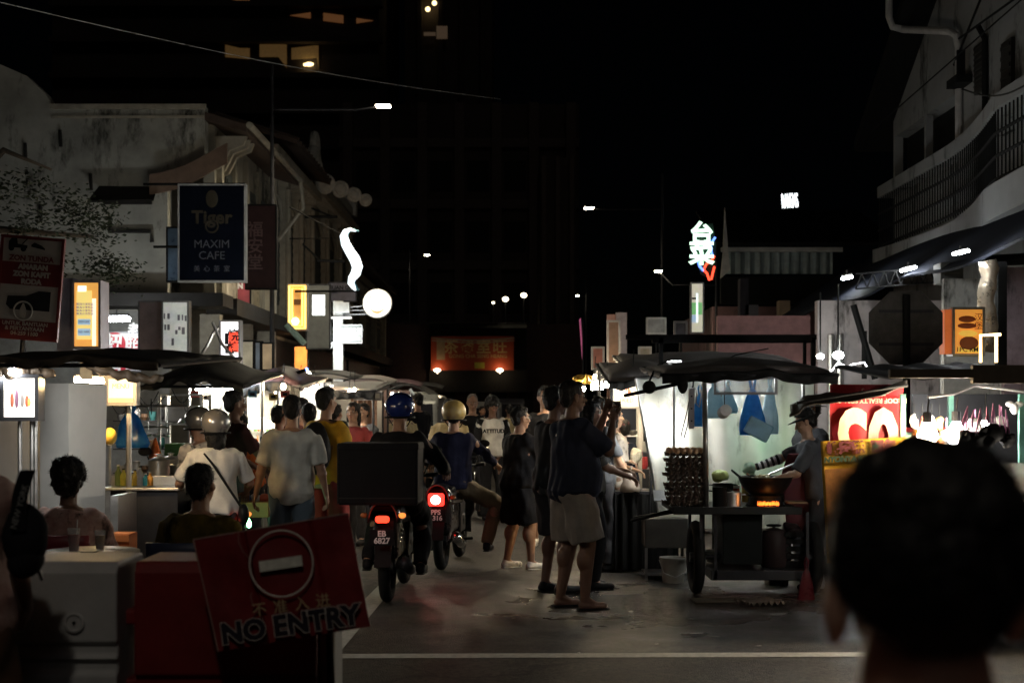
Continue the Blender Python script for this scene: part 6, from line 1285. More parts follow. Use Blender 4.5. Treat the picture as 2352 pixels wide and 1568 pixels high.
for k, (px, c) in enumerate(((448, (.6, .1, .1)), (470, (.75, .7, .6)), (580, (.1, .3, .5)), (628, (.7, .6, .2)), (655, (.6, .12, .1)))):
    t = thing('price_card', '%s price card clipped under the lit left canopies' % ['red', 'cream', 'blue', 'yellow', 'small red'][k], 'card', V(px, 905 + 6 * (k % 2), 14.7), 0, 'price cards under the left canopies'); m = MB(); m.cbox((0, 0, 0), .09, .006, .07); m.build('card', mat('card %d' % k, c), t); m = MB(); m.cbox((0, -.004, 0), .05, .002, .03); m.build('print', M_sblk, t)

# steam rising from the wok: a small real volume, kept clear of the cart parts by its low density
ms = bpy.data.materials.new('steam'); ms.use_nodes = True; t_ = ms.node_tree; t_.nodes.remove(t_.nodes['Principled BSDF'])
pv = t_.nodes.new('ShaderNodeVolumePrincipled'); pv.inputs['Color'].default_value = (.95, .95, .92, 1); t_.links.new(pv.outputs[0], t_.nodes['Material Output'].inputs['Volume'])
tc_ = t_.nodes.new('ShaderNodeTexCoord'); nz = t_.nodes.new('ShaderNodeTexNoise'); nz.inputs['Scale'].default_value = 3.5; nz.inputs['Detail'].default_value = 3; t_.links.new(tc_.outputs['Object'], nz.inputs['Vector'])
mr_ = t_.nodes.new('ShaderNodeMapRange'); mr_.inputs['From Min'].default_value = .42; mr_.inputs['From Max'].default_value = .75; mr_.inputs['To Max'].default_value = 1.1; t_.links.new(nz.outputs['Fac'], mr_.inputs['Value']); t_.links.new(mr_.outputs[0], pv.inputs['Density'])
m = MB(); m.ell((0, 0, 0), (.42, .3, .42), None, 20, 14); m.jit(.08, 4); m.build('steam', ms, label='pale steam drifting up from the wok behind the cart pole', cat='steam', kind='stuff', smooth=True, org=(0, 0, 0)).location = (X(1715, 12.3), 12.35, 1.38)
# ---------------------------------------------------------------- barriers and the no entry board
D = 5.2
M_barw = mat('white barrier plastic', (.5, .5, .5), rough=.55, var=.15, bump=.2, bscale=20, scale=5); M_barr = mat('red barrier plastic', (.2, .012, .012), rough=.55, var=.3, bump=.3, bscale=12, scale=4)
def barrier(name, label, px0, px1, pyt, d, mm, grooves, dep=.4, holes=()):
    x0, x1 = X(px0, d), X(px1, d); zt_ = Z(pyt, d); c = Vector(((x0 + x1) / 2, d + dep / 2, 0)); w2 = (x1 - x0) / 2
    t = thing(name, label, 'barrier', c, 0, 'water filled plastic road barriers')
    m = MB(); prof = [(-dep / 2 - .06, 0), (-dep / 2 - .06, .12), (-dep / 2 + .0, .2)]
    zz = .2
    for g in sorted(grooves): prof += [(-dep / 2, g - .03), (-dep / 2 + .022, g - .018), (-dep / 2 + .022, g + .018), (-dep / 2, g + .03)]
    prof += [(-dep / 2, zt_ - .04), (-dep / 2 + .03, zt_)]
    back = [(-y, z) for y, z in reversed(prof)]
    P_ = prof + back; n_ = len(P_)
    vs = [(-w2, y, z) for y, z in P_] + [(w2, y, z) for y, z in P_]
    m.add(vs, [tuple(range(n_)), tuple(range(n_, 2 * n_))[::-1]] + [(i, (i + 1) % n_, (i + 1) % n_ + n_, i + n_) for i in range(n_)])
    m.build('shell', mm, t, bevel=.008)
    for (px, py) in holes:
        m = MB(); T = Matrix.Translation((X(px, d) - c.x, -dep / 2 - .003, Z(py, d))) @ Matrix.Rotation(PI / 2, 4, 'X'); m.lathe([(.036, -.002), (.038, .008), (.03, .01), (.026, .004), (.008, .003)], n=26, T=T); o = m.build('plug', mm, t, smooth='auto')
        m = MB(); m.lathe([(.005, 0), (.005, .012)], n=10, T=T); m.build('plug_hole', M_black, o)
    return t, w2
tb, w2 = barrier('road_barrier', 'white plastic water barrier with round plugs at the lower left', -140, 268, 1291, 5.2, M_barw, (.62, .68, .30), holes=((52, 1432), (172, 1428)))
tb, w2 = barrier('road_barrier', 'red plastic water barrier carrying the no entry board', 308, 725, 1290, 5.25, M_barr, (.55, .28))
for zz in (.79, .53):
    m = MB(); m.box(-w2 - .09, -w2 + .0, -.12, .1, zz - .035, zz + .02); m.build('connector_lug', M_barr, tb, bevel=.008)
m = MB(); m.tube([(-w2 + .02, 0, .9), (-w2 - .0, 0, .9)], .01); m.build('pin', M_black, tb)
m = MB(); m.box(X(725, 5.3), X(765, 5.3), 5.35, 5.6, 0, Z(1455, 5.3)); m.build('barrier_end', M_barw, label='white plastic barrier end standing right behind the red barrier', cat='barrier', bevel=.01)
# no entry board, leaning on the barrier
D = 5.0
tb = thing('no_entry_board', 'tilted dented red NO ENTRY board with white bar in a ring', 'sign', V(647, 1340, D - .04)); tilt = R(-8.5)
tb.rotation_euler = (R(-6), tilt, 0)
w, h = 372 / F * D, 262 / F * D
cx = Matrix.Rotation(tilt, 3, 'Y')
def loc(px, py):
    """board coordinates of a point seen at a pixel of the photograph"""
    dx, dz = (px - 647) / F * D, (1340 - py) / F * D
    return (dx * math.cos(-tilt) + dz * math.sin(-tilt) , dz * math.cos(-tilt) - dx * math.sin(-tilt))
cor = [(443, 1240), (797, 1180), (850, 1435), (505, 1492)]
cr = [loc(*c) for c in cor]
def bfn(u, v):
    a = Vector(cr[0]).lerp(Vector(cr[1]), u); b_ = Vector(cr[3]).lerp(Vector(cr[2]), u); p = b_.lerp(a, v)
    return (p.x, .012 * noise.noise(Vector((u * 3.2, v * 2, 4))) + (.014 if .30 < u < .34 else 0) + (.008 if .72 < u < .75 else 0), p.y)
M_board = mat('scuffed red board', (.19, .014, .016), rough=.4, var=.35, scale=7, bump=.2, bscale=14)
m = MB(); m.sheet(bfn, 50, 24, .006); m.build('board', M_board, tb, smooth='auto')
m = MB(); m.tube([Vector(bfn(u / 12, 1)) for u in range(13)], .0025, 6); m.tube([Vector(bfn(0, u / 12)) for u in range(13)], .0025, 6); m.tube([Vector(bfn(.31 + .03 * math.sin(u), u / 12)) - Vector((0, .006, 0)) for u in range(13)], .0012, 5); m.build('worn_edge', mat('chipped edge', (.4, .25, .22), rough=.6), tb)
M_pale = mat('faded white paint', (.75, .66, .6), rough=.6, var=.3, scale=30)
p = loc(648, 1294); m = MB(); m.ring((p[0], -.022, p[1]), 72 / F * D, .0035, n=48, T=Matrix.Scale(1.04, 4, (0, 0, 1))); m.build('ring_print', M_pale, tb)
p = loc(648, 1294); M_bar = mat('faded bar paint', (.8, .78, .7), rough=.6, var=.25, scale=30); m = MB(); m.box(p[0] - 50 / F * D, p[0] + 48 / F * D, -.026, -.018, p[1] - 12 / F * D, p[1] + 12 / F * D); m.build('white_bar', M_bar, tb)
p = loc(672, 1393 - 4); o = text('不 准 入 进', .052, (p[0], -.02, p[1]), mat('faded gold paint', (.5, .36, .2), rough=.6), tb, spacing=1.15)
p = loc(671, 1432); o = text('NO ENTRY', .095, (p[0], -.024, p[1]), mat('dark letter paint', (.03, .025, .035), rough=.5), tb, bold=.006, sx=1.02, name='dark_lettering')
o = text('NO ENTRY', .095, (p[0], -.026, p[1]), M_pale, tb, bold=.006, sx=1.02, outline=.0011, name='letter_outline')
t = thing('sign_stand', 'bent pale metal stand legs behind the no entry board', 'stand', (X(760, 5.35), 5.35, 0))
m = MB(); m.tube([(0, 0, 0), (.0, -.05, .8)], .012, 8); m.tube([(.14, -.3, 0), (.03, -.15, .4), (0, -.05, .75)], .012, 8); m.tube([(-.25, 0, .45), (.05, 0, .47)], .008, 8); m.build('leg_frame', M_mblack, t)
# ---------------------------------------------------------------- table with drinks
t = thing('round_table', 'small pale round table behind the white barrier with drinks', 'table', (X(190, 7.6), 7.75, 0))
m = MB(); m.lathe([(.25, .768), (.26, .773), (.26, .785), (.25, .79)], n=40); m.build('table_top', mat('worn pale laminate', (.55, .5, .42), rough=.3), t, smooth='auto')
for k in range(3): m = MB(); a = 2.1 * k; m.tube([(.02, 0, .768), (.22 * math.cos(a), .22 * math.sin(a), 0)], .012, 8); m.build('leg', M_dsteel, t)
def glass(label, px, dy, r, h, c, straw=True):
    t = thing('drink_glass', label, 'glass', (X(px, 7.6), 7.62 + dy, .791), 0, 'drinks on the round table')
    m = MB(); m.lathe([(r * .7, 0), (r, h), (r * .95, h), (r * .66, .01)], n=20); m.build('tumbler', mat('thin glass', (.8, .8, .8), rough=.08, alpha=.25), t, smooth='auto'); m = MB(); m.lathe([(r * .64, .008), (r * .9, h * .75)], n=18); m.build('drink', mat('drink ' + label[:9], c, rough=.1, transl=.4), t)
    if straw: m = MB(); m.tube([(.01, 0, .02), (.02, 0, h * 1.35)], .003, 6); m.build('straw', M_white, t)
glass('tall pink drink with white straw on the round table', 167, 0, .035, .13, (.4, .08, .08)); glass('amber drink with glass spoon behind the pink one', 215, .1, .03, .11, (.35, .2, .08), False)
t = thing('saucer', 'small dish on the round table before the glasses', 'dish', (X(205, 7.6), 7.6, .791)); m = MB(); m.lathe([(.03, 0), (.06, .012), (.055, .014), (.02, .004)], n=24); m.build('dish', M_steel, t, smooth='auto')
# chairs, crate-like orange box
t = thing('orange_crate', 'orange slatted box beside the seated woman', 'crate', (X(282, 9.5), 9.5, .45)); m = MB(); m.box(-.07, .07, -.1, .1, 0, .28)
for k in range(4): m.box(-.072, .072, -.11, -.101, .02 + k * .07, .065 + k * .07)
m.build('slats', mat('orange box', (.45, .13, .03), rough=.6), t); m = MB(); m.ell((-.04, -.12, .15), .008); m.build('knob', M_steel, t)
t = thing('crate_stand', 'dark stand below the orange box', 'stand', (X(282, 9.5), 9.5, 0)); m = MB(); m.box(-.09, .09, -.12, .12, .42, .449); m.box(-.08, -.06, -.1, .1, 0, .419); m.box(.06, .08, -.1, .1, 0, .419); m.build('frame', M_dsteel, t)
def chair(label, px, d, rz, c, grp='plastic dining chairs'):
    t = thing('plastic_chair', label, 'chair', (X(px, d), d, 0), rz, grp); mm = mat('chair ' + label[:8], c, rough=.45)
    m = MB(); m.box(-.2, .2, -.2, .2, .42, .445); m.build('seat', mm, t, bevel=.01); m = MB(); m.sheet(lambda u, v: (-.2 + .4 * u, -.2 - .06 * v - .03 * math.sin(PI * u), .5 + .32 * v), 10, 5, .012); m.build('backrest', mm, t, smooth=True)
    for sx in (-.17, .17):
        for sy in (-.17, .17): m = MB(); m.tube([(sx, sy, .42), (sx * 1.12, sy * 1.12, 0)], [.016, .012], 8); m.build('leg', mm, t)
    return t
chair('dark red plastic chair under the seated woman', 158, 8.55, 0, (.2, .02, .03)); chair('dark blue plastic chair under the seated man', 442, 8.1, 0, (.03, .04, .09))
# ---------------------------------------------------------------- vehicles
M_tail = mat('tail light lens', (1, .1, .05), emit=(1, .05, .02), es=3); M_tailb = mat('braking tail light', (1, .3, .2), emit=(1, .09, .06), es=18); M_ind = mat('amber lens', (1, .5, .1), emit=(1, .28, .05), es=1.6)
M_body = mat('black motorcycle paint', (.02, .02, .023), rough=.3, coat=.5); M_chrome = mat('chrome', (.6, .6, .6), rough=.2, metal=1)
def motorbike(label, px, d, pl1, pl2, brake, rz=0, box=False, s=1.0, group='motorcycles waiting in the street', body=M_body):
    t = thing('motorcycle', label, 'motorcycle', (X(px, d), d, 0), rz, group); t.scale = (s, s, s)
    RW = Matrix.Rotation(PI / 2, 4, 'Z')
    for (y, nm) in ((.28, 'rear_wheel'), (1.5, 'front_wheel')):
        m = MB(); m.ring((0, 0, 0), .235, .048, n=36, m=10, T=RW); o = m.build(nm, M_rubber, t, smooth=True); o.location = (0, y, .285)
        m = MB(); m.ring((0, 0, 0), .185, .012, n=30, T=RW); m.lathe([(.05, -.05), (.05, .05)], n=16, T=Matrix.Rotation(PI / 2, 4, 'Y'))
        for a in range(6): m.tube([(0, .04 * math.cos(a * 1.047), .04 * math.sin(a * 1.047)), (0, .185 * math.cos(a * 1.047), .185 * math.sin(a * 1.047))], .01, 6)
        m.build('rim', M_dsteel, o)
    # tail unit, seat, body
    m = MB(); m.sheet(lambda u, v: ((.11 + .03 * math.sin(v * 3)) * math.cos(PI * u), -.02 + .9 * v, .62 + .09 * v * 0 + .17 * math.sin(PI * u) + .04 * (1 - v)), 12, 8, .02); m.build('tail_fairing', body, t, smooth=True)
    m = MB(); m.box(-.13, .13, .12, .78, .74, .81); m.build('seat', M_black, t, bevel=.03)
    m = MB(); m.box(-.1, .1, .2, .85, .35, .7); m.build('side_cover', body, t, bevel=.04)
    m = MB(); m.box(-.12, .12, .75, 1.1, .32, .62); m.ell((0, .95, .45), (.14, .15, .13)); m.build('engine', M_dsteel, t, bevel=.02)
    m = MB(); m.sheet(lambda u, v: (-.2 + .4 * u if v > .3 else -.16 + .32 * u, 1.12 + .1 * math.sin(PI * u), .3 + .6 * v), 10, 8, .02); m.build('leg_shield', body, t, smooth=True)
    m = MB(); m.tube([(-.34, .92, 1.0), (-.2, 1.02, .98), (0, 1.1, .95), (.2, 1.02, .98), (.34, .92, 1.0)], .013, 8); m.build('handlebar', M_dsteel, t)
    for sx in (-1, 1):
        m = MB(); m.tube([(sx * .34, .92, 1.0), (sx * .25, .96, .99)], .02, 8); m.build('grip', M_black, t)
        m = MB(); m.tube([(sx * .22, 1.0, .99), (sx * .3, 1.0, 1.16)], .006, 6); m.ell((sx * .32, 1.0, 1.2), (.06, .015, .04)); m.build('mirror', M_black, t, smooth=True)
        m = MB(); m.tube([(sx * .06, .28, .285), (sx * .1, .35, .65)], .016, 8)
        for q in range(7): m.ring((sx * (.065 + .005 * q), .29 + .01 * q, .4 + .03 * q), .022, .005, n=12, m=5, T=Matrix.Rotation(PI / 2, 4, 'X'))
        m.build('shock_absorber', M_chrome, t)
        m = MB(); m.tube([(sx * .1, .75, .26), (sx * .24, .75, .27)], .014, 8); m.build('foot_peg', M_black, t)
        m = MB(); m.ell((sx * .15, .0, .72), (.03, .025, .022)); m.build('indicator', M_ind if sx > 0 and not brake else mat('dull amber lens', (.4, .15, .05), rough=.2), t, smooth=True)
    m = MB(); m.tube([(.13, .95, .2), (.16, .5, .24), (.17, .05, .34)], [.02, .045, .05], 12); m.build('exhaust', M_chrome if brake else M_dsteel, t, smooth=True)
    m = MB(); m.sheet(lambda u, v: (-.065 + .13 * u, -.06 + .16 * v + .35 * (v * v) * 0, .62 - .32 * (1 - v) * 0 - .3 * (1 - v)), 6, 8, .01); m.build('mudguard', M_black, t)
    bw = .075 if brake else .055; m = MB(); m.box(-bw, bw, -.09 if brake else -.075, -.02, .64 if brake else .665, .76 if brake else .72); tl_ = m.build('tail_light', mat('deep red lens', (1, .05, .03), emit=(1, .03, .02), es=4) if brake else M_tail, t, bevel=.02)
    if brake: m = MB(); m.ell((0, -.09, .7), (.045, .02, .042)); m.build('glowing_core', mat('brake light core', (1, .6, .5), emit=(1, .35, .3), es=30), tl_, smooth=True)
    light('POINT', (0, -.16, .69), 0.16 if brake else .1, (1, .08, .04), .04, t)
    m = MB(); m.box(-.095, .095, -.078, -.07, .49, .615); o = m.build('number_plate', M_black, t)
    M_pl = mat('plate letters', (.75, .75, .75), emit=(.7, .65, .65), es=.05)
    text(pl1, .062, (0, -.082, .582), M_pl, o, name='plate_lettering', bold=.002); text(pl2, .062, (0, -.082, .527), M_pl, o, name='plate_lettering', bold=.002)
    m = MB(); m.ell((0, 1.32, .88), (.09, .06, .08)); m.build('headlight', mat('headlight glass', (.7, .7, .7), rough=.1), t, smooth=True)
    m = MB(); m.tube([(.05, 1.2, .85), (.06, 1.5, .285)], .02, 8); m.tube([(-.05, 1.2, .85), (-.06, 1.5, .285)], .02, 8); m.build('front_fork', M_dsteel, t)
    m = MB(); m.tube([(-.08, .3, .285), (-.08, .85, .33)], .02, 8); m.tube([(.08, .3, .285), (.08, .85, .33)], .02, 8); m.build('swing_arm', M_dsteel, t)
    return t
b1 = motorbike('black motorcycle with plate EB 6827 carrying the delivery box', 880, 11.15, 'EB', '6827', False, rz=R(-2))
b2_ = motorbike('black motorcycle with glaring red brake light and plate PPS 1316', 1004, 13.4, 'PPS', '1316', True, rz=R(-6))
b3_ = motorbike('motorcycle with red tail light ridden by the pair in silver helmets', 529, 11.2, 'PKU', '208', False, rz=R(35))
t = thing('delivery_box', 'huge black square delivery box on the back of the first motorcycle', 'delivery box', (X(868, 11.1), 11.15, Z(1160, 11.1)), R(-2))
hb = Z(1020, 11.1) - Z(1160, 11.1); wb = (X(962, 11.1) - X(777, 11.1)) / 2
M_boxm = mat('black box fabric', (.012, .012, .014), rough=.8, bump=.3, bscale=40)
m = MB(); m.box(-wb, wb, -.05, .4, 0, hb); m.build('body', M_boxm, t, bevel=.02); m = MB(); m.box(-wb - .006, wb + .006, -.056, .406, hb - .05, hb + .01); m.build('lid', M_boxm, t, bevel=.015)
m = MB(); m.box(-wb + .01, wb - .01, -.054, -.0505, .05, .06); m.tube([(-wb, -.054, .01), (-wb, -.054, hb)], .004, 6); m.build('piping', mat('grey piping', (.03, .03, .03)), t)
# parked van & car beyond
M_van = mat('grey van paint', (.3, .31, .3), rough=.3, metal=.4, coat=.5); M_dg = mat('dark car glass', (.02, .02, .025), rough=.08)
def van(label, px0, px1, pyt, d, mm, tail=False):
    x0, x1 = X(px0, d), X(px1, d); w2 = (x1 - x0) / 2; h = Z(pyt, d); L_ = 4
    t = thing('parked_van', label, 'van', ((x0 + x1) / 2, d + L_ / 2, 0), 0, 'vehicles beyond the crowd')
    m = MB(); pr = [(-L_ / 2, .35), (-L_ / 2, h * .55), (-L_ / 2 + .25, h * .93), (-L_ / 2 + .6, h), (L_ / 2 - .2, h), (L_ / 2, h * .6), (L_ / 2, .35)]
    n_ = len(pr); m.add([(-w2, y, z) for y, z in pr] + [(w2, y, z) for y, z in pr], [tuple(range(n_)), tuple(range(n_, 2 * n_))[::-1]] + [(i, (i + 1) % n_, (i + 1) % n_ + n_, i + n_) for i in range(n_)]); m.build('body', mm, t, bevel=.06)
    m = MB(); z0, z1 = h * .58, h * .9; m.add([(-w2 * .82, -L_ / 2 + .02, z0), (w2 * .82, -L_ / 2 + .02, z0), (w2 * .74, -L_ / 2 + .21, z1), (-w2 * .74, -L_ / 2 + .21, z1)], [(0, 1, 2, 3)]); m.build('windscreen', M_dg, t)
    for sx in (-1, 1):
        m = MB(); m.ell((sx * w2 * .78, -L_ / 2 - .01, h * .42), (.12, .03, .09)); m.build('tail_light' if tail else 'headlight', M_tail if tail else M_chrome, t, smooth=True)
        for y in (-L_ / 2 + .7, L_ / 2 - .7): m = MB(); m.ring((sx * (w2 - .1), y, .32), .24, .08, T=Matrix.Rotation(PI / 2, 4, 'Z')); m.build('wheel', M_rubber, t, smooth=True)
    m = MB()
    for k in range(5): m.box(-w2 * .45 + k * w2 * .2, -w2 * .45 + k * w2 * .2 + .03, -L_ / 2 - .03, -L_ / 2 - .003, h * .3, h * .5)
    m.box(-w2, w2, -L_ / 2 - .08, -L_ / 2 - .02, .3, .45); m.build('bumper_grille', M_chrome, t)
    return t
van('grey van with upright chrome bars parked behind the two helmets', 905, 1005, 905, 27, M_van)
van('dark car with two red tail lights far up the street', 1135, 1205, 915, 46, mat('dark car paint', (.05, .05, .06), rough=.3), True)
van('pale low car parked behind the grey haired man', 1085, 1150, 922, 38, mat('silver car paint', (.4, .4, .4), rough=.3, metal=.5))
m = MB(); m.sheet(lambda u, v: (X(885, 30) + (X(1010, 30) - X(885, 30)) * u, 28 + 2 * v, Z(912, 30) + .25 * math.sin(PI * u) + .05 * v), 12, 4, .03); o = m.build('dark_umbrella', M_dtarp, label='dark low awning sheet spread above the grey van', cat='awning')
m = MB(); m.tube([(X(890, 29), 29, 0), (X(890, 29), 29, Z(905, 29))], .03); m.tube([(X(1006, 29), 29, 0), (X(1006, 29), 29, Z(905, 29))], .03); m.build('awning_post', M_dsteel, o, org=o.location)
o.children[0].location = (0, 0, 0)
t = thing('neon_flame_light', 'small orange red light stick glowing over the far heads', 'lamp', V(1123, 917, 24)); m = MB(); m.tube([(-.01, 0, -.05), (.02, 0, .05)], .012, 6); m.build('stick', mat('orange red light', (1, .3, .1), emit=(1, .25, .08), es=5), t)
for (px, py) in ((1077, 919), (1094, 920)):
    t = thing('headlamp_glow', 'tiny warm lamp %s above the second helmet' % ('nearer' if px < 1080 else 'farther'), 'lamp', V(px, py, 26)); m = MB(); m.ell((0, 0, 0), .02); m.build('bulb', M_winl, t)
t = thing('security_lamp', 'pale slanted lamp fitting behind the canvas stall', 'lamp', V(955, 920 - 10, 24)); m = MB(); m.tube([(-.1, 0, .12), (0, 0, 0)], [.03, .01], 6); m.ell((.05, 0, -.1), (.08, .04, .05)); m.build('fitting', mat('pale fitting', (.6, .62, .6), emit=(.7, .75, .7), es=.3), t)
# ---------------------------------------------------------------- people
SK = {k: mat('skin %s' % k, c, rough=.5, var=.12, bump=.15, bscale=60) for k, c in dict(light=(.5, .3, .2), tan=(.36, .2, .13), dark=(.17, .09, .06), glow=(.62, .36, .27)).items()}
for m_ in SK.values(): m_.node_tree.nodes['Principled BSDF'].inputs['Subsurface Weight'].default_value = .0
M_hair = mat('black hair', (.012, .011, .011), rough=.45, bump=.8, bscale=90); M_ghair = mat('grey hair', (.2, .17, .15), rough=.6, bump=.8, bscale=90)
for m_ in (M_hair, M_ghair): m_.node_tree.nodes['Principled BSDF'].inputs['Specular IOR Level'].default_value = .22
M_eye = mat('eye dark', (.02, .015, .012), rough=.2); M_eyew = mat('eye white', (.7, .68, .65), rough=.3); M_lip = mat('lips', (.28, .1, .08), rough=.5)
def ik(a, t, l1, l2, pole):
    a = Vector(a); t = Vector(t); dv = t - a; L_ = min(max(dv.length, .05), (l1 + l2) * .998)
    u = dv.normalized(); t = a + u * L_
    x = (l1 * l1 - l2 * l2 + L_ * L_) / (2 * L_); h = math.sqrt(max(0, l1 * l1 - x * x))
    p = Vector(pole); p = p - u * p.dot(u)
    if p.length < 1e-4: p = Vector((0, 1, 0))
    return a + u * x + p.normalized() * h, t
RINGS = [(-.1, .13, .1), (-.03, .165, .118), (.06, .16, .112), (.14, .145, .102), (.22, .142, .1), (.31, .158, .11), (.39, .178, .114), (.45, .178, .1), (.49, .13, .082), (.52, .072, .066), (.55, .058, .06)]
def torso(mb, P, up, fwd, rt, f, off, s0, s1, flare=0):
    pts = []; n = 22
    vs = []; fs = []; rows = 0
    N_ = 14
    for i in range(N_ + 1):
        s = s0 + (s1 - s0) * i / N_
        for j in range(len(RINGS) - 1):
            if RINGS[j][0] <= s <= RINGS[j + 1][0] or j == len(RINGS) - 2:
                a, b_ = RINGS[j], RINGS[j + 1]; q = min(1, max(0, (s - a[0]) / (b_[0] - a[0]))); q = q * q * (3 - 2 * q); w = a[1] + (b_[1] - a[1]) * q; d_ = a[2] + (b_[2] - a[2]) * q; break
        belly = math.exp(-((s - .12) / .16) ** 2)
        k = 1 + f * (.25 + .35 * belly); w = w * k + off + flare * max(0, 1 - (s - s0) / .15); dd = d_ * (1 + f * (.3 + .6 * belly)) + off + flare * max(0, 1 - (s - s0) / .15)
        c = P + up * s + fwd * (f * .06 * belly + .012 * math.exp(-((s - .35) / .1) ** 2))
        for k_ in range(n):
            a = 2 * PI * k_ / n; ca, sa = math.cos(a), math.sin(a)
            e = lambda v: math.copysign(abs(v) ** .85, v)
            vs.append(c + rt * (w * e(ca)) + fwd * (dd * e(sa)))
    for i in range(N_):
        for k_ in range(n): a = i * n + k_; b_ = i * n + (k_ + 1) % n; fs.append((a, b_, b_ + n, a + n))
    fs.append(tuple(range(n))[::-1]); fs.append(tuple(N_ * n + k_ for k_ in range(n)))
    mb.add(vs, fs)
def person(label, px, d, H, rz=0, skin='tan', fat=0., lean=0, pelvis=None, hands=None, feet=None, head=(0, 0), hair='short', top=None, sleeve=.45, bottom=None, leg=1.0, shoes=None, hem=-.06, face=True, group=None, vox=.013, loc=None, elbow=None, knee=None, hairm=None, seed=None, pflare=0., fingers=True, neckskin=True, hat=None, hands_curl=(25, 35), flare=.0, twist=0, ear=(.077, -.005, 1)):
    """px,d: where the feet centre stands. hands/feet are targets for (left,right) in metres for a 1.75 m figure, x right, y forward"""
    sc = H / 1.75
    root = thing('person', label, 'person', loc or (X(px, d), d, 0), R(rz), group); root.scale = (sc, sc, sc)
    sd = seed if seed is not None else int(abs(px * 7 + d)) % 97
    P = Vector(pelvis or (0, 0, .94))
    up = Euler((-R(lean), 0, 0)).to_matrix() @ Vector((0, 0, 1)); rt = Vector((math.cos(R(twist)), math.sin(R(twist)), 0)); fwd = up.cross(rt).normalized() * 1.0
    rt = fwd.cross(up)
    if rt.x < 0 and abs(twist) < 90: rt = -rt
    sh = {s: P + up * .455 + rt * s * (.175 + .03 * fat) for s in (-1, 1)}
    hp = {s: P + Vector((s * (.09 + .015 * fat), 0, -.02)) for s in (-1, 1)}
    hands = hands or ((-.27, .03, .80), (.27, .03, .80)); feet = feet or ((-.11, 0, .08), (.11, .02, .08))
    hands = {-1: Vector(hands[0]), 1: Vector(hands[1])}; feet = {-1: Vector(feet[0]), 1: Vector(feet[1])}
    body = MB(); fing = MB(); bones = {}
    torso(body, P, up, fwd, rt, fat, 0, -.1, .52)
    hy, hpch = head; HR = Euler((-R(hpch), 0, R(hy))).to_matrix()
    nb = P + up * .5; hc = P + up * .53 + Vector((0, 0, .155)) + fwd * .015
    body.cap(nb - up * .02, hc - Vector((0, 0, .06)), .056 + .012 * fat, .052)
    def h_(v): return hc + HR @ Vector(v)
    hq = HR.to_4x4()
    body.ell(h_((0, -.008, .035)), (.073, .09, .085), hq); body.ell(h_((0, .02, -.03)), (.064, .07, .085), hq); body.ell(h_((0, .045, -.085)), (.038 + .01 * fat, .038, .03), hq)
    body.cap(h_((0, .087, .01)), h_((0, .108, -.027)), .009, .014, 8); body.ell(h_((0, .078, .036)), (.05, .018, .012), hq); body.ell(h_((0, .085, -.058)), (.024, .014, .012), hq)
    for s in (-1, 1): body.ell(h_((s * ear[0], -.005, ear[1])), (.009 * ear[2], .02 * ear[2], .032 * ear[2]), hq); body.ell(h_((s * .04, .068, -.022)), (.022, .02, .022), hq)
    for s in (-1, 1):
        pole = (elbow or {}).get(s, Vector((s * .5, -1, -.4)))
        el, wr = ik(sh[s], hands[s], .285, .255, pole); kn, an = ik(hp[s], feet[s], .43, .42, (knee or {}).get(s, Vector((s * .12, 1, 0))))
        bones[s] = (el, wr, kn, an); g = 1 + .3 * fat
        body.cap(sh[s] - rt * s * .03, el, .05 * g, .039 * g); body.cap(el, wr, .04 * g, .025); body.ell(el.lerp(wr, .25), .042 * g)
        body.cap(hp[s], kn, .088 * g, .056 * g, 12); body.cap(kn, an, .054 * g, .036); body.ell(kn.lerp(an, .28) - Vector((0, .018, 0)), (.052 * g, .055 * g, .1))
        # foot
        body.cap(an + Vector((0, -.02, -.045)), an + Vector((s * .015, .15, -.055)), .032, .03); body.cap(an, an + Vector((0, .08, -.045)), .036, .03)
        # hand: palm, four fingers of their own lengths and a thumb at the side
        ax = (wr - el).normalized(); side = ax.cross(Vector((0, 0, 1)))
        if side.length < .3: side = ax.cross(Vector((1, 0, 0)))
        side.normalize(); pn = side.cross(ax)
        if abs(ax.z) > .75: side, pn = Vector((0, 1, 0)) - ax * ax.y, None; side.normalize(); pn = ax.cross(side) * s
        Mx = Matrix((side, ax, pn)).transposed().to_4x4()
        pc = wr + ax * .045; body.ell(pc, (.04, .052, .016), Mx); body.cap(wr - ax * .02, wr + ax * .03, .024, .022)
        if fingers:
            for i, (o_, ln) in enumerate(((-.028, .068), (-.0095, .078), (.0095, .074), (.028, .058))):
                b0 = pc + side * o_ * 1.0 + ax * .04; c1, c2 = R(hands_curl[0] + 4 * i), R(hands_curl[0] + hands_curl[1] + 6 * i)
                p1 = b0 + (ax * math.cos(c1) - pn * math.sin(c1)) * ln * .5; p2 = p1 + (ax * math.cos(c2) - pn * math.sin(c2)) * ln * .5
                fing.cap(b0 - ax * .015, p1, .009, .0082, 7); fing.cap(p1, p2, .0082, .0068, 7)
            tb_ = pc - side * .03 - ax * .02; t1 = tb_ + (ax * .7 - side * .7) * .035; t2 = t1 + (ax * .95 - side * .15 - pn * .3) * .03; fing.cap(tb_, t1, .012, .01, 7); fing.cap(t1, t2, .01, .008, 7)
    bd = remesh(body, vox * .72, 2)
    if fingers: bd.add(fing.v, fing.f)
    bo = bd.build('body', SK[skin], root, smooth=True)
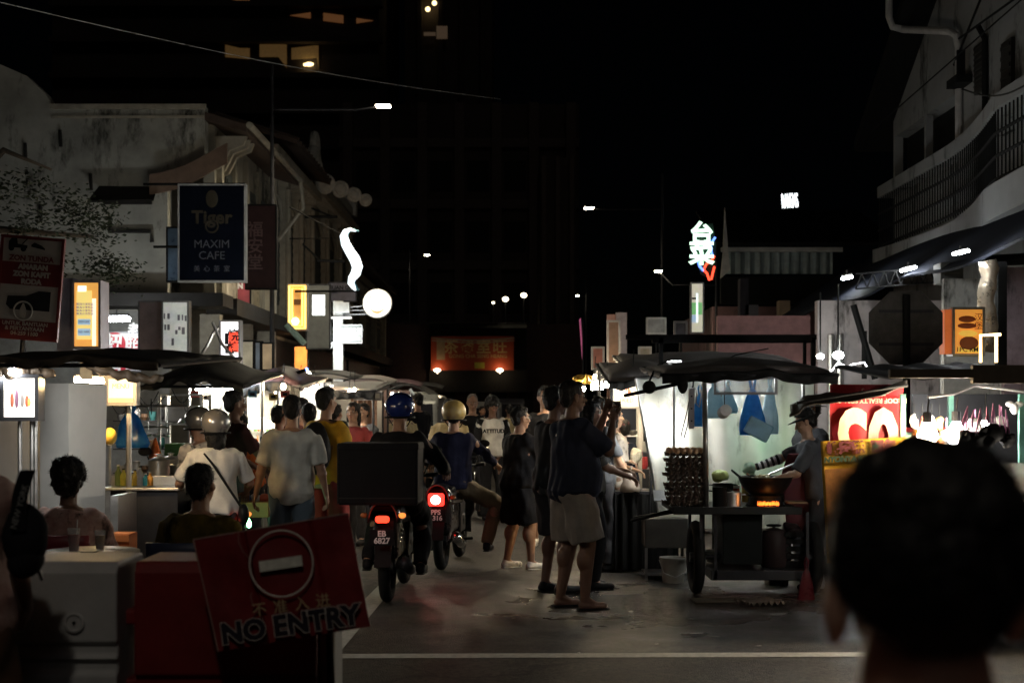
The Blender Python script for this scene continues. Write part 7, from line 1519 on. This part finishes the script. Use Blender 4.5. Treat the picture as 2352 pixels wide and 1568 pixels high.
    if face:
        for s in (-1, 1):
            m = MB(); m.ell(h_((s * .03, .079, .012)), (.0115, .006, .006), hq, 10, 6); e = m.build('eye', M_eyew, root, smooth=True); m = MB(); m.ell(h_((s * .03, .0845, .012)), (.006, .003, .0055), hq, 8, 6); m.build('iris', M_eye, e)
            m = MB(); m.tube([h_((s * .014, .087, .033)), h_((s * .03, .091, .038)), h_((s * .05, .078, .033))], [.002, .0035, .0015], 5); m.build('eyebrow', hairm or M_hair, root)
        m = MB(); m.ell(h_((0, .094, -.056)), (.023, .007, .008), hq, 12, 6); m.build('mouth', M_lip, root, smooth=True)
    # hair
    hm = hairm or M_hair; m = MB()
    if hair in ('short', 'long', 'curly', 'bun', 'bob', 'thin'):
        g = {'curly': 1.38, 'thin': .97}.get(hair, 1.06)
        m.ell(h_((0, -.022, .05)), (.079 * g, .09 * g, .083 * g), hq); m.ell(h_((0, -.055, -.0)), (.066 * g, .052 * g, .075 * g), hq)
        if hair != 'thin': m.ell(h_((0, .03, .1)), (.055, .05, .028), hq)
        if hair in ('long', 'bob'):
            L2 = .34 if hair == 'long' else .13
            m.tube([h_((0, -.05, .0)), h_((0, -.075, -.1)), h_((0, -.07, -.1 - L2 * .5)), h_((0, -.07, -.1 - L2))], [.085, .08, .07, .045], 14, flat=.55)
            for s in (-1, 1): m.cap(h_((s * .07, -.0, .03)), h_((s * .072, -.01, -.1)), .022, .018)
        if hair == 'bun': m.ell(h_((0, -.1, .05)), (.035, .035, .035), hq)
        if hair == 'curly':
            rr_ = random.Random(sd)
            for k in range(60): a, b_ = rr_.uniform(0, 6.28), rr_.uniform(-.6, 1.4); m.ell(h_((.088 * math.cos(a) * math.cos(b_), -.04 + .095 * math.sin(a) * math.cos(b_), .03 + .09 * math.sin(b_))), rr_.uniform(.018, .03), None, 8, 6)
        r_ = remesh(m, vox * .7, 1, .01 if hair != 'curly' else .016, 34, sd); hv = list(r_.v); r2 = random.Random(sd)
        for k in range(700):
            p = hv[r2.randrange(len(hv))]; n_ = (p - hc).normalized(); q = (n_ * (.9 if hair == 'curly' else .5) + Vector((r2.gauss(0, .3), r2.gauss(0, .3), -.4 + r2.gauss(0, .3)))).normalized(); s_ = q.cross(Vector((r2.gauss(0, 1), r2.gauss(0, 1), r2.gauss(0, 1)))).normalized() * .0018
            r_.add([p - s_ - n_ * .003, p + s_ - n_ * .003, p + q * r2.uniform(.01, .028)], [(0, 1, 2)])
        r_.build('hair', hm, root, smooth=True)
    if hat: hat(root, h_, hq, HR)
    # clothes
    if top:
        m = MB(); off = .016; torso(m, P, up, fwd, rt, fat, off, hem, .505, flare + .006)
        for s in (-1, 1):
            el, wr, kn, an = bones[s]; g = 1 + .3 * fat
            if sleeve <= .5:
                e_ = sh[s].lerp(el, min(1, sleeve * 2)); m.cap(sh[s] - rt * s * .03, sh[s].lerp(el, .2), .062 * g, .062 * g); m.tube([sh[s], sh[s].lerp(el, .3), e_], [.06 * g, .063 * g, .066 * g], 16)
            else:
                q = (sleeve - .5) * 2; m.cap(sh[s] - rt * s * .03, el, .062 * g, .052 * g); m.tube([el, el.lerp(wr, q)], [.053 * g, .042], 16); m.ell(el, .053 * g)
        remesh(m, vox, 1, .024, 12, sd).build('shirt', top, root, smooth=True)
    if bottom:
        m = MB(); torso(m, P, up, fwd, rt, fat, .002, -.1, .02)
        for s in (-1, 1):
            el, wr, kn, an = bones[s]; g = 1 + .3 * fat
            m.ell(hp[s] - Vector((0, 0, .03)), (.1 * g, .115 * g, .1))
            if leg <= .62:
                e_ = hp[s].lerp(kn, leg / .5 if leg < .5 else 1); m.tube([hp[s], hp[s].lerp(e_, .5), e_], [.102 * g, .1 * g + pflare * .5, .094 * g + pflare], 18)
            else:
                m.cap(hp[s], kn, .1 * g, .072 * g, 14); m.tube([kn, kn.lerp(an, .5), kn.lerp(an, (leg - .5) * 2)], [.073 * g, .066 * g, .058], 16); m.ell(kn, .073 * g)
        remesh(m, vox, 1, .022, 12, sd + 5).build('shorts' if leg <= .62 else 'trousers', bottom, root, smooth=True)
    if shoes:
        for s in (-1, 1):
            an = bones[s][3]; m = MB(); m.cap(an + Vector((0, -.025, -.04)), an + Vector((s * .015, .165, -.048)), .042, .034); m.cap(an + Vector((0, -.01, -.02)), an + Vector((0, .07, -.04)), .044, .036)
            zc_ = an.z - .08
            m.v = [Vector((p.x, p.y, max(p.z, zc_ + .002))) for p in m.v]
            o = remesh(m, .009, 1).build('shoe', shoes, root, smooth=True)
            m = MB(); m.tube([an + Vector((0, -.055, -.075)), an + Vector((s * .008, .06, -.075)), an + Vector((s * .015, .185, -.075))], [.035, .042, .03], 14, flat=.2); m.build('sole', M_white if shoes != M_black else M_rubber, o)
    return root, bones, h_, hq, P, up, fwd
def helmet(mm, visor=False, mm2=None, tail='helmet'):
    def f(root, h_, hq, HR):
        m = MB(); m.ell(h_((0, -.008, .045)), (.125, .14, .12), hq, 26, 18); m.v = [p for p in m.v]
        zc_ = h_((0, 0, -.05)).z
        m.v = [Vector((p.x, p.y, max(p.z, zc_))) for p in m.v]
        o = m.build('helmet', mm, root, smooth=True)
        m = MB(); m.tube([h_((.122 * math.cos(2 * PI * k / 24), -.008 + .137 * math.sin(2 * PI * k / 24), -.042)) for k in range(25)], .009, 6); m.build('rim', M_black, o)
        if visor: m = MB(); m.sheet(lambda u, v: h_((.13 * math.cos(PI * (.12 + .76 * u)), .02 + (.14 + .07 * v) * math.sin(PI * (.12 + .76 * u)), .06 - .05 * v)), 14, 5, .004); m.build('visor', mm2 or M_chrome, o, smooth=True)
        m = MB(); m.tube([h_((.1, .0, -.04)), h_((.06, .04, -.11)), h_((0, .05, -.13)), h_((-.06, .04, -.11)), h_((-.1, 0, -.04))], .005, 5); m.build('chin_strap', M_black, o)
    return f
def cap_hat(mm, big=False):
    def f(root, h_, hq, HR):
        m = MB(); m.ell(h_((0, -.01, .06)), (.087, .1, .072), hq, 20, 12); m.v = [Vector((p.x, p.y, max(p.z, h_((0, 0, .045)).z))) for p in m.v]; o = m.build('cap', mm, root, smooth=True)
        m = MB()
        if big: m.lathe([(.08, .05), (.17, .035), (.165, .03), (.08, .04)], n=26, T=Matrix.Translation(h_((0, 0, 0))) @ hq); m.build('brim', mm, o, smooth=True)
        else: m.sheet(lambda u, v: h_((-.07 + .14 * u, .07 + .09 * v * math.sin(PI * (.15 + .7 * u)), .055 - .012 * v)), 10, 4, .005); m.build('brim', mm, o, smooth=True)
    return f
def strap(root, pts, r=.014, mm=None, name='strap'):
    m = MB(); m.tube(pts, r, 8, flat=.35); return m.build(name, mm or M_black, root)

C_black = cloth('black cotton', (.015, .015, .017)); C_navy = cloth('navy cotton', (.018, .022, .04)); C_greysh = cloth('dark grey shorts', (.22, .2, .18)); C_white = cloth('white cotton', (.7, .68, .64)); C_lgrey = cloth('pale linen', (.58, .58, .53)); C_jean = cloth('blue denim', (.10, .14, .18)); C_maroon = cloth('maroon cotton', (.06, .02, .022)); C_orange = cloth('orange apron', (.6, .13, .02)); C_yellow = cloth('yellow cotton', (.65, .38, .03)); C_khaki = cloth('khaki cotton', (.2, .15, .09)); C_beige = cloth('beige cotton', (.35, .28, .15)); C_dblue = cloth('dark blue jacket', (.02, .022, .05)); C_red = cloth('red cotton', (.25, .03, .03)); C_dark = cloth('charcoal cloth', (.05, .05, .055)); C_flower = cloth('patterned rose blouse', (.30, .14, .12), col2=(.55, .4, .35), stain=9); C_gold = cloth('black and gold batik', (.05, .04, .015), col2=(.16, .11, .02), stain=5); C_grey = cloth('grey shirt', (.07, .075, .085))
M_wshoe = mat('white trainers', (.85, .82, .76), rough=.6, stain=18)
# foreground head
def fore():
    root, b_, h_, hq, P, up, fw_ = person('blurred person with short black hair seen from behind, close at lower right', 2132, 1.4, 1.532, 5, 'glow', 1.6, hair='short', top=cloth('dark brown shirt', (.06, .035, .025)), bottom=C_dark, sleeve=.45, shoes=M_black, face=False, vox=.01, seed=3, ear=(.087, -.06, 1.35))
    root.scale = (root.scale[0] * 1.2, root.scale[1] * 1.15, root.scale[2])
    m = MB(); rr_ = random.Random(4)
    m.ell(h_((0, -.015, .015)), (.096, .104, .108), hq, 30, 20); m.ell(h_((0, -.045, -.042)), (.066, .056, .062), hq, 26, 16)
    hs_ = remesh(m, .006, 2, .008, 22, 3)
    n_s = len(hs_.v); hs_.build('hair_cap', M_hair, root, smooth=True)
    m = MB(); ctr = h_((0, -.02, 0))
    for k in range(6500):
        p = hs_.v[rr_.randrange(n_s)]; n_ = (p - ctr).normalized()
        q = Vector((n_.x * .5 + rr_.gauss(0, .35), n_.y * .5 - .1 + rr_.gauss(0, .35), n_.z * .6 - .3 + rr_.gauss(0, .3))).normalized(); L_ = rr_.uniform(.008, .02); s_ = q.cross(Vector((rr_.gauss(0, 1), rr_.gauss(0, 1), rr_.gauss(0, 1)))).normalized() * .0008
        m.add([p - s_ - n_ * .002, p + s_ - n_ * .002, p + q * L_], [(0, 1, 2)])
    m.build('hair_strands', M_hair, root)
fore()
# left edge person with tote bag
r_, b_, *_x = person('person cut off by the left edge in patterned top carrying a black bag', -84, 4.75, 1.62, -10, 'tan', top=C_flower, bottom=cloth('brown trousers', (.10, .05, .025)), sleeve=.4, hair='bob', face=False, shoes=M_black, hands=((-.25, .1, .75), (.08, .3, .95)))
t = thing('tote_bag', 'black shoulder bag with NEW YORK lettered strap at the left edge', 'bag', V(58, 1250, 4.72), R(8))
m = MB(); m.ell((0, 0, .03), (.075, .05, .11)); m.ell((.0, 0, -.05), (.06, .045, .06)); m.jit(.012, 12); m.build('pouch', C_black, t, smooth=True)
m = MB(); m.sheet(lambda u, v: (-.035 + .05 * u + .05 * v * v - .02 * v, -.058, .05 + .2 * v), 3, 10, .004); o = m.build('strap', M_black, t); o = text('NEW YORK', .028, (-.005, -.066, .13), mat('grey print lettering', (.3, .3, .3)), t, rot=(R(90), R(-75), 0)); m = MB(); m.tube([(.04, 0, -.08), (.055, 0, -.12)], .006, 6); m.build('zip_pull', M_dsteel, t)
# seated pair at the left
sit = dict(pelvis=(0, -.02, .50), feet=((-.12, .42, .08), (.12, .42, .08)), hands=((-.12, .33, .78), (.12, .33, .78)))
person('seated woman with curly dark hair and rose patterned blouse seen from behind', 155, 8.6, 1.66, 0, 'dark', .25, 4, hair='curly', top=C_flower, bottom=C_dark, face=False, **sit)
person('seated man with short black hair in a black and gold batik shirt', 445, 8.0, 1.68, -12, 'tan', .15, 12, hair='short', head=(0, -5), top=C_gold, bottom=C_dark, face=False, shoes=M_black, pelvis=(0, -.02, .50), feet=((-.12, .42, .08), (.12, .42, .08)), hands=((-.2, .35, .66), (.12, .33, .78)))
# helmeted pair
ride = dict(pelvis=(0, .0, .86), feet=((-.2, .12, .08), (.2, .12, .08)), hands=((-.28, .48, 1.02), (.28, .48, 1.02)))
r_, b_, h_, hq, P, up, fw_ = person('rider in silver helmet, long hair and white T-shirt with black crossbody strap', 497, 11.1, 1.62, 15, 'tan', .15, 8, hair='long', top=C_white, bottom=C_dark, face=False, hat=helmet(mat('silver helmet shell', (.4, .38, .36), rough=.25, metal=.5, coat=.5), True, mat('smoked visor', (.1, .1, .1), rough=.1)), pelvis=(0, 0, .84), feet=((-.22, .1, .08), (.22, .1, .08)), hands=((-.3, .42, .95), (.28, .4, .95)))
strap(r_, [P + up * .47 + Vector((-.1, -.11, 0)), P + up * .36 + Vector((-.02, -.15, 0)), P + up * .2 + Vector((.08, -.155, 0)), P + up * .03 + Vector((.19, -.12, 0))], .02)
m = MB(); m.ell(P + Vector((.22, -.06, -.05)), (.05, .07, .09)); m.build('crossbody_bag', M_black, r_, smooth=True)
person('rider in pale checked shirt and half helmet with raised visor, turned left', 476, 12.0, 1.62, 60, 'tan', 0, 10, hair=None, top=cloth('pale checked shirt', (.6, .56, .52), stain=14), bottom=C_dark, sleeve=.5, hat=helmet(mat('pewter helmet shell', (.3, .29, .27), rough=.25, metal=.6, coat=.5), True, mat('clear visor', (.6, .6, .6), rough=.1, metal=.3)), pelvis=(0, 0, .86), feet=((-.2, .1, .08), (.2, .1, .08)), hands=((-.15, .45, .9), (.2, .4, .9)))
person('tall dark haired man in maroon shirt looking right into the bright stall', 528, 13.2, 1.72, -60, 'dark', .1, 4, hair='short', top=C_maroon, bottom=C_dark, hands=((-.2, .35, 1.0), (.2, .4, .95)), shoes=M_black)
person('vendor in orange printed apron bent over the counter behind the riders', 572, 14.1, 1.55, 160, 'tan', .2, 22, hair='bun', top=C_orange, bottom=C_dark, hands=((-.15, .4, .85), (.15, .4, .85)), shoes=M_black)
t = thing('sales_tray', 'brown tray with bags and goods between the orange vendor and the riders', 'tray', (X(588, 13), 13, .0)); m = MB(); m.box(-.12, .14, -.15, .15, Z(1185, 13), Z(1150, 13)); m.build('tray', mat('orange brown box', (.4, .14, .05)), t, bevel=.005)
for k, c in enumerate(((.1, .2, .45), (.6, .55, .5), (.5, .1, .05))): m = MB(); m.ell((-.08 + .08 * k, 0, Z(1150, 13) + .03), (.05, .05, .035)); m.jit(.015, 15, k); m.build('goods', mat('goods %d' % k, c), t, smooth=True)
for a in (-.1, .12): m = MB(); m.tube([(a, 0, 0), (a, 0, Z(1185, 13))], .012); m.build('leg', M_steel, t)
t = thing('green_lamp', 'small bright green lamp low beside the red tail light', 'lamp', V(572, 1212, 12.6)); m = MB(); m.lathe([(.001, 0), (.018, .01), (.022, .05), (.001, .09)], n=12); m.build('glass', mat('green lamp glass', (.4, 1, .6), emit=(.3, 1, .45), es=10), t, smooth=True); light('POINT', (0, -.05, .05), 1.2, (.3, 1, .45), .03, t)
# man in pale shirt
person('stout man in pale short sleeved shirt and blue jeans seen from behind', 670, 12.0, 1.66, 6, 'tan', .35, 0, hair='short', top=C_lgrey, bottom=C_jean, face=False, shoes=M_black, hem=-.14, flare=.02, hands=((-.33, .02, .82), (.31, .06, .84)), vox=.011)
person('head and shoulders of a dark haired onlooker left of the pale shirt man', 640, 14.5, 1.58, -30, 'tan', .1, 0, hair='short', top=C_grey, bottom=C_dark, shoes=M_black)
person('bun haired onlooker right of the pale shirt man', 709, 14.0, 1.60, 20, 'tan', 0, 0, hair='bun', top=C_dark, bottom=C_dark, face=False, shoes=M_black)
r_, b_, h_, hq, P, up, fw_ = person('tall man in yellow top with dark backpack turned toward the bright stalls', 748, 12.9, 1.74, -25, 'tan', 0, 0, hair='short', top=C_yellow, bottom=C_red, leg=.55, sleeve=.45, shoes=M_black, hands=((-.28, .05, .8), (.28, .0, .76)), head=(-15, 0), face=False)
m = MB(); m.ell(P + up * .26 + Vector((0.02, -.2, 0)), (.15, .1, .24)); m.jit(.015, 8); m.build('backpack', M_black, r_, smooth=True); strap(r_, [P + up * .5 + Vector((.1, -.08, .02)), P + up * .5 + Vector((.13, .1, -.0)), P + up * .3 + Vector((.13, .13, 0))], .022)
person('woman with dark wavy hair and red top facing the camera by the plastic curtain', 812, 16.2, 1.62, 165, 'tan', .1, 0, hair='bob', top=C_red, bottom=C_dark, shoes=M_black)
person('smaller person in orange glow facing left of the red top woman', 786, 15.0, 1.42, 200, 'light', .1, 0, hair='bob', top=cloth('dusty orange cotton', (.4, .2, .1)), bottom=C_dark, shoes=M_black)
# motorcycle riders
ride = dict(pelvis=(0, .42, .84), feet=((-.24, .62, .25), (.24, .62, .25)), hands=((-.33, .92, 1.03), (.33, .92, 1.03)))
r_, b_, h_, hq, P, up, fw_ = person('rider in glossy blue helmet and black jacket on the delivery motorcycle', 888, 11.1, 1.76, -2, 'tan', .5, 8, hair=None, top=C_black, sleeve=.95, bottom=C_black, face=False, shoes=M_black, hat=helmet(mat('blue helmet shell', (.015, .03, .16), rough=.2, coat=1)), pelvis=(.03, .55, .84), feet=((-.24, .66, .3), (.2, .66, .27)), hands=((-.34, .95, 1.02), (.38, .95, 1.02)), head=(0, 0), vox=.011)
person('rider in grey and yellow helmet and dark blue jacket on the braking motorcycle', 1024, 13.5, 1.68, -8, 'tan', .25, 4, hair='short', top=C_dblue, sleeve=.95, bottom=C_khaki, face=False, shoes=M_black, hat=helmet(mat('grey yellow helmet shell', (.3, .26, .2), rough=.35, coat=.3, col2=(.65, .45, .1), scale=5)), pelvis=(0, .4, .86), feet=((-.24, .5, .25), (.34, .45, .25)), hands=((-.33, .9, 1.03), (.4, .9, 1.0)), knee={-1: Vector((-.6, 1, .2)), 1: Vector((1.2, .8, .3))}, vox=.011)
# far pedestrians
person('person in beige shirt with crossbody strap walking beyond the second rider', 1032, 17.5, 1.66, 10, 'dark', 0, 0, hair='short', top=C_beige, bottom=C_dark, face=False, shoes=M_black)
person('grey haired man in black looking down beyond the riders', 1085, 20.5, 1.75, 190, 'tan', .1, 0, hair='thin', hairm=M_ghair, top=C_black, bottom=C_dark, head=(0, 12), shoes=M_black, hands=((-.1, .28, 1.1), (.1, .3, 1.1)))
r_, b_, h_, hq, P, up, fw_ = person('man in white raglan ATTITUDE shirt and black trousers holding a lit phone', 1130, 19.8, 1.70, 195, 'dark', .1, 2, hair='curly', top=C_white, sleeve=.0, bottom=C_black, hands=((-.26, .1, .85), (.2, .3, 1.0)), shoes=M_black, hem=-.02)
o = text('ATTITUDE', .075, P + up * .33 + Vector((0, .155, 0)), M_sblk, r_, rot=(R(90), 0, R(180)), bold=.003, name='shirt_lettering', ext=.004)
for s in (-1, 1): el = b_[s][0]; sh_ = P + up * .455 + Vector((s * .18, 0, 0)); m = MB(); m.tube([sh_ + Vector((-s * .02, 0, .03)), sh_.lerp(el, .5), el], [.068, .066, .06], 14); m.build('black_sleeve', C_black, r_, smooth=True)
m = MB(); m.cbox(b_[1][1] + Vector((0, .08, .02)), .07, .01, .13, rx=R(-60)); m.build('phone', mat('phone screen glow', (.9, .8, .6), emit=(1, .8, .45), es=2.5), r_)
r_, b_, h_, hq, P, up, fw_ = person('stout woman in black with glasses and white trainers looking right', 1188, 13.8, 1.57, -62, 'tan', 1.0, 3, hair='bun', top=C_black, bottom=C_black, leg=.6, pflare=.015, shoes=M_wshoe, hem=-.12, flare=.01, hands=((-.08, .42, 1.03), (.1, .4, .92)), feet=((-.13, -.06, .08), (.13, .1, .08)), vox=.011)
m = MB(); m.ring(h_((-.03, .1, .012)), .02, .0022, n=16, m=5); m.ring(h_((.03, .1, .012)), .02, .0022, n=16, m=5); m.tube([h_((.05, .1, .015)), h_((.075, 0, .01))], .002, 5); m.tube([h_((-.05, .1, .015)), h_((-.075, 0, .01))], .002, 5); m.build('glasses', M_frame, r_)
person('tall man in black T-shirt facing the camera behind the queue', 1252, 16.2, 1.80, 178, 'tan', .1, 0, hair='short', top=C_black, bottom=C_greysh, leg=.5, shoes=M_wshoe, head=(8, 0), hands=((-.26, .08, .82), (.1, .3, 1.0)))
person('dark clad man half hidden behind the big man in navy T-shirt', 1268, 12.0, 1.74, -58, 'dark', .25, 2, hair='short', top=C_black, bottom=C_dark, leg=.55, shoes=M_black, hands=((-.1, .35, 1.1), (.1, .35, 1.1)))
r_, b_, h_, hq, P, up, fw_ = person('big man in navy T-shirt and grey shorts raising a phone to the cart', 1312, 11.1, 1.77, -68, 'dark', .7, 0, hair='short', top=C_navy, bottom=C_greysh, leg=.46, pflare=.03, shoes=None, hem=-.12, flare=.02, hands=((-.04, .31, 1.50), (.12, .30, 1.44)), feet=((-.12, -.04, .08), (.12, .06, .08)), elbow={-1: Vector((-.3, 0, -1)), 1: Vector((.3, 0, -1))}, hands_curl=(45, 50), vox=.010)
m = MB(); m.cbox(b_[-1][1] + Vector((.05, .07, .06)), .15, .01, .075); m.build('phone', M_black, r_)
for s in (-1, 1): an = b_[s][3]; m = MB(); m.tube([an + Vector((0, -.06, -.074)), an + Vector((s * .01, .06, -.074)), an + Vector((s * .015, .19, -.074))], [.036, .046, .035], 14, flat=.18); m.build('sandal', M_black, r_)
person('woman in striped top hidden beside the big man, facing right', 1352, 12.3, 1.62, -80, 'tan', .1, 0, hair='bob', top=cloth('striped top', (.2, .2, .2), stain=20), bottom=C_black, leg=1., shoes=M_black, hands=((-.1, .35, 1.1), (.1, .35, 1.05)))
person('masked customer in black baseball cap behind the raised arms', 1378, 13.6, 1.66, -65, 'light', 0, 0, hair='short', top=C_grey, bottom=C_dark, hat=cap_hat(M_mblack), shoes=M_black, hands=((-.1, .35, 1.1), (.12, .3, .85)))
r_, b_, h_, hq, P, up, fw_ = person('customer in patterned trousers with one bare arm hanging by the table', 1408, 13.9, 1.58, -70, 'light', .1, 0, hair='bob', top=cloth('pale print top', (.4, .35, .3), stain=12), bottom=cloth('patterned trousers', (.14, .08, .05), stain=10), shoes=M_black, hands=((-.1, .3, 1.05), (.2, .1, .78)))
person('short customer in dark top with red trim leaning on the side table', 1440, 14.4, 1.45, 40, 'tan', 0, 8, hair='short', top=C_navy, bottom=C_dark, hands=((-.15, .35, .95), (.15, .35, .95)), hat=cap_hat(mat('dark red cap', (.12, .02, .03))), shoes=M_black)
t = thing('paper_packet', 'crumpled cream paper packet held above the side table', 'packet', V(1460, 1045, 13.9)); m = MB(); m.ell((0, 0, 0), (.06, .04, .08)); m.jit(.03, 14); m.build('paper', mat('cream paper', (.7, .62, .45)), t)
# cook
r_, b_, h_, hq, P, up, fw_ = person('cook in black cap and dark shirt stirring the wok with a ladle', 1886, 12.05, 1.57, 82, 'light', .12, 14, hair='short', top=C_grey, bottom=C_dark, hat=cap_hat(M_mblack, True), head=(0, 20), hands=((-.16, .48, 1.06), (.12, .68, 1.14)), shoes=M_black, vox=.010, hands_curl=(60, 60), elbow={-1: Vector((-.2, -.2, -1)), 1: Vector((.2, -.2, -1))})
el, wr = b_[1][0], b_[1][1]
M_strw = cloth('white sleeve stripe', (.5, .5, .5)); M_strb = cloth('black sleeve stripe', (.02, .02, .02))
m = MB(); n_ = 10
for k in range(n_): m.mi = k % 2; m.tube([el.lerp(wr, k / n_), el.lerp(wr, (k + 1) / n_)], [.052 - .0018 * k, .052 - .0018 * (k + 1)], 14)
m.build('striped_sleeve', [M_strw, M_strb], r_)
m = MB(); m.ell(wr + (wr - el).normalized() * .06, (.07, .06, .065)); m.ell(wr + (wr - el).normalized() * .05 + Vector((0, 0, -.1)), (.05, .04, .09)); m.jit(.025, 16); m.build('plastic_glove', mat('pale green film', (.45, .62, .48), rough=.2, transl=.5, bump=.8, bscale=20), r_, smooth=True)
m = MB(); m.tube([P + up * .38 + Vector((-.1, .14, 0)), P + up * .2 + Vector((0, .17, 0)), P + Vector((0, .16, -.35))], [.08, .15, .16], 16, flat=.15); m.build('apron', cloth('maroon apron', (.15, .04, .05)), r_)
person('helper in bucket hat with pale face behind the cook', 1862, 12.9, 1.66, 110, 'tan', .15, 0, hair='short', top=C_dark, bottom=C_dark, hat=cap_hat(mat('dark khaki hat', (.07, .065, .055)), True), shoes=M_black)

# more of the crowd: re-used bodies far enough away to be silhouettes, each with its own place and label
allp = {o['label']: o for o in COL.objects if o.parent is None and o.get('category') == 'person'}
def again(key, px, d, rz, label, sc=1.0):
    src = [o for l, o in allp.items() if key in l][0]; dup(src, (X(px, d), d, 0), R(rz), label, 'far silhouettes in the night market crowd', tuple(v * sc for v in src.scale))
again('tall man in black T-shirt', 960, 24, 30, 'far onlooker in black standing left of the grey van')
again('beige shirt', 925, 22, 200, 'far walker in beige between the blue helmet and the van', .98)
again('grey shirt', 1060, 28, 160, 'distant walker in grey framed by the two nearest pedestrians') if any('grey shirt' in l for l in allp) else None
again('left of the pale shirt man', 600, 16.5, -40, 'dark haired onlooker at the lit shelves beside the orange vendor')
again('maroon shirt', 695, 16, 30, 'man in maroon seen between the pale shirt man and the yellow top', .97)
again('head and shoulders', 835, 18.5, 150, 'dark haired stall keeper at the brown plastic curtain', 1.02)
again('striped top', 1395, 16.5, -60, 'onlooker by the warm bulbs left of the cabinet stall')
again('bun haired', 770, 17, -20, 'bun haired stall visitor beside the person in orange glow')
again('beige shirt', 1170, 30, 10, 'small distant walker in beige up the middle of the street', .97)
again('left of the pale shirt man', 1108, 33, 200, 'small distant dark haired walker up the street')
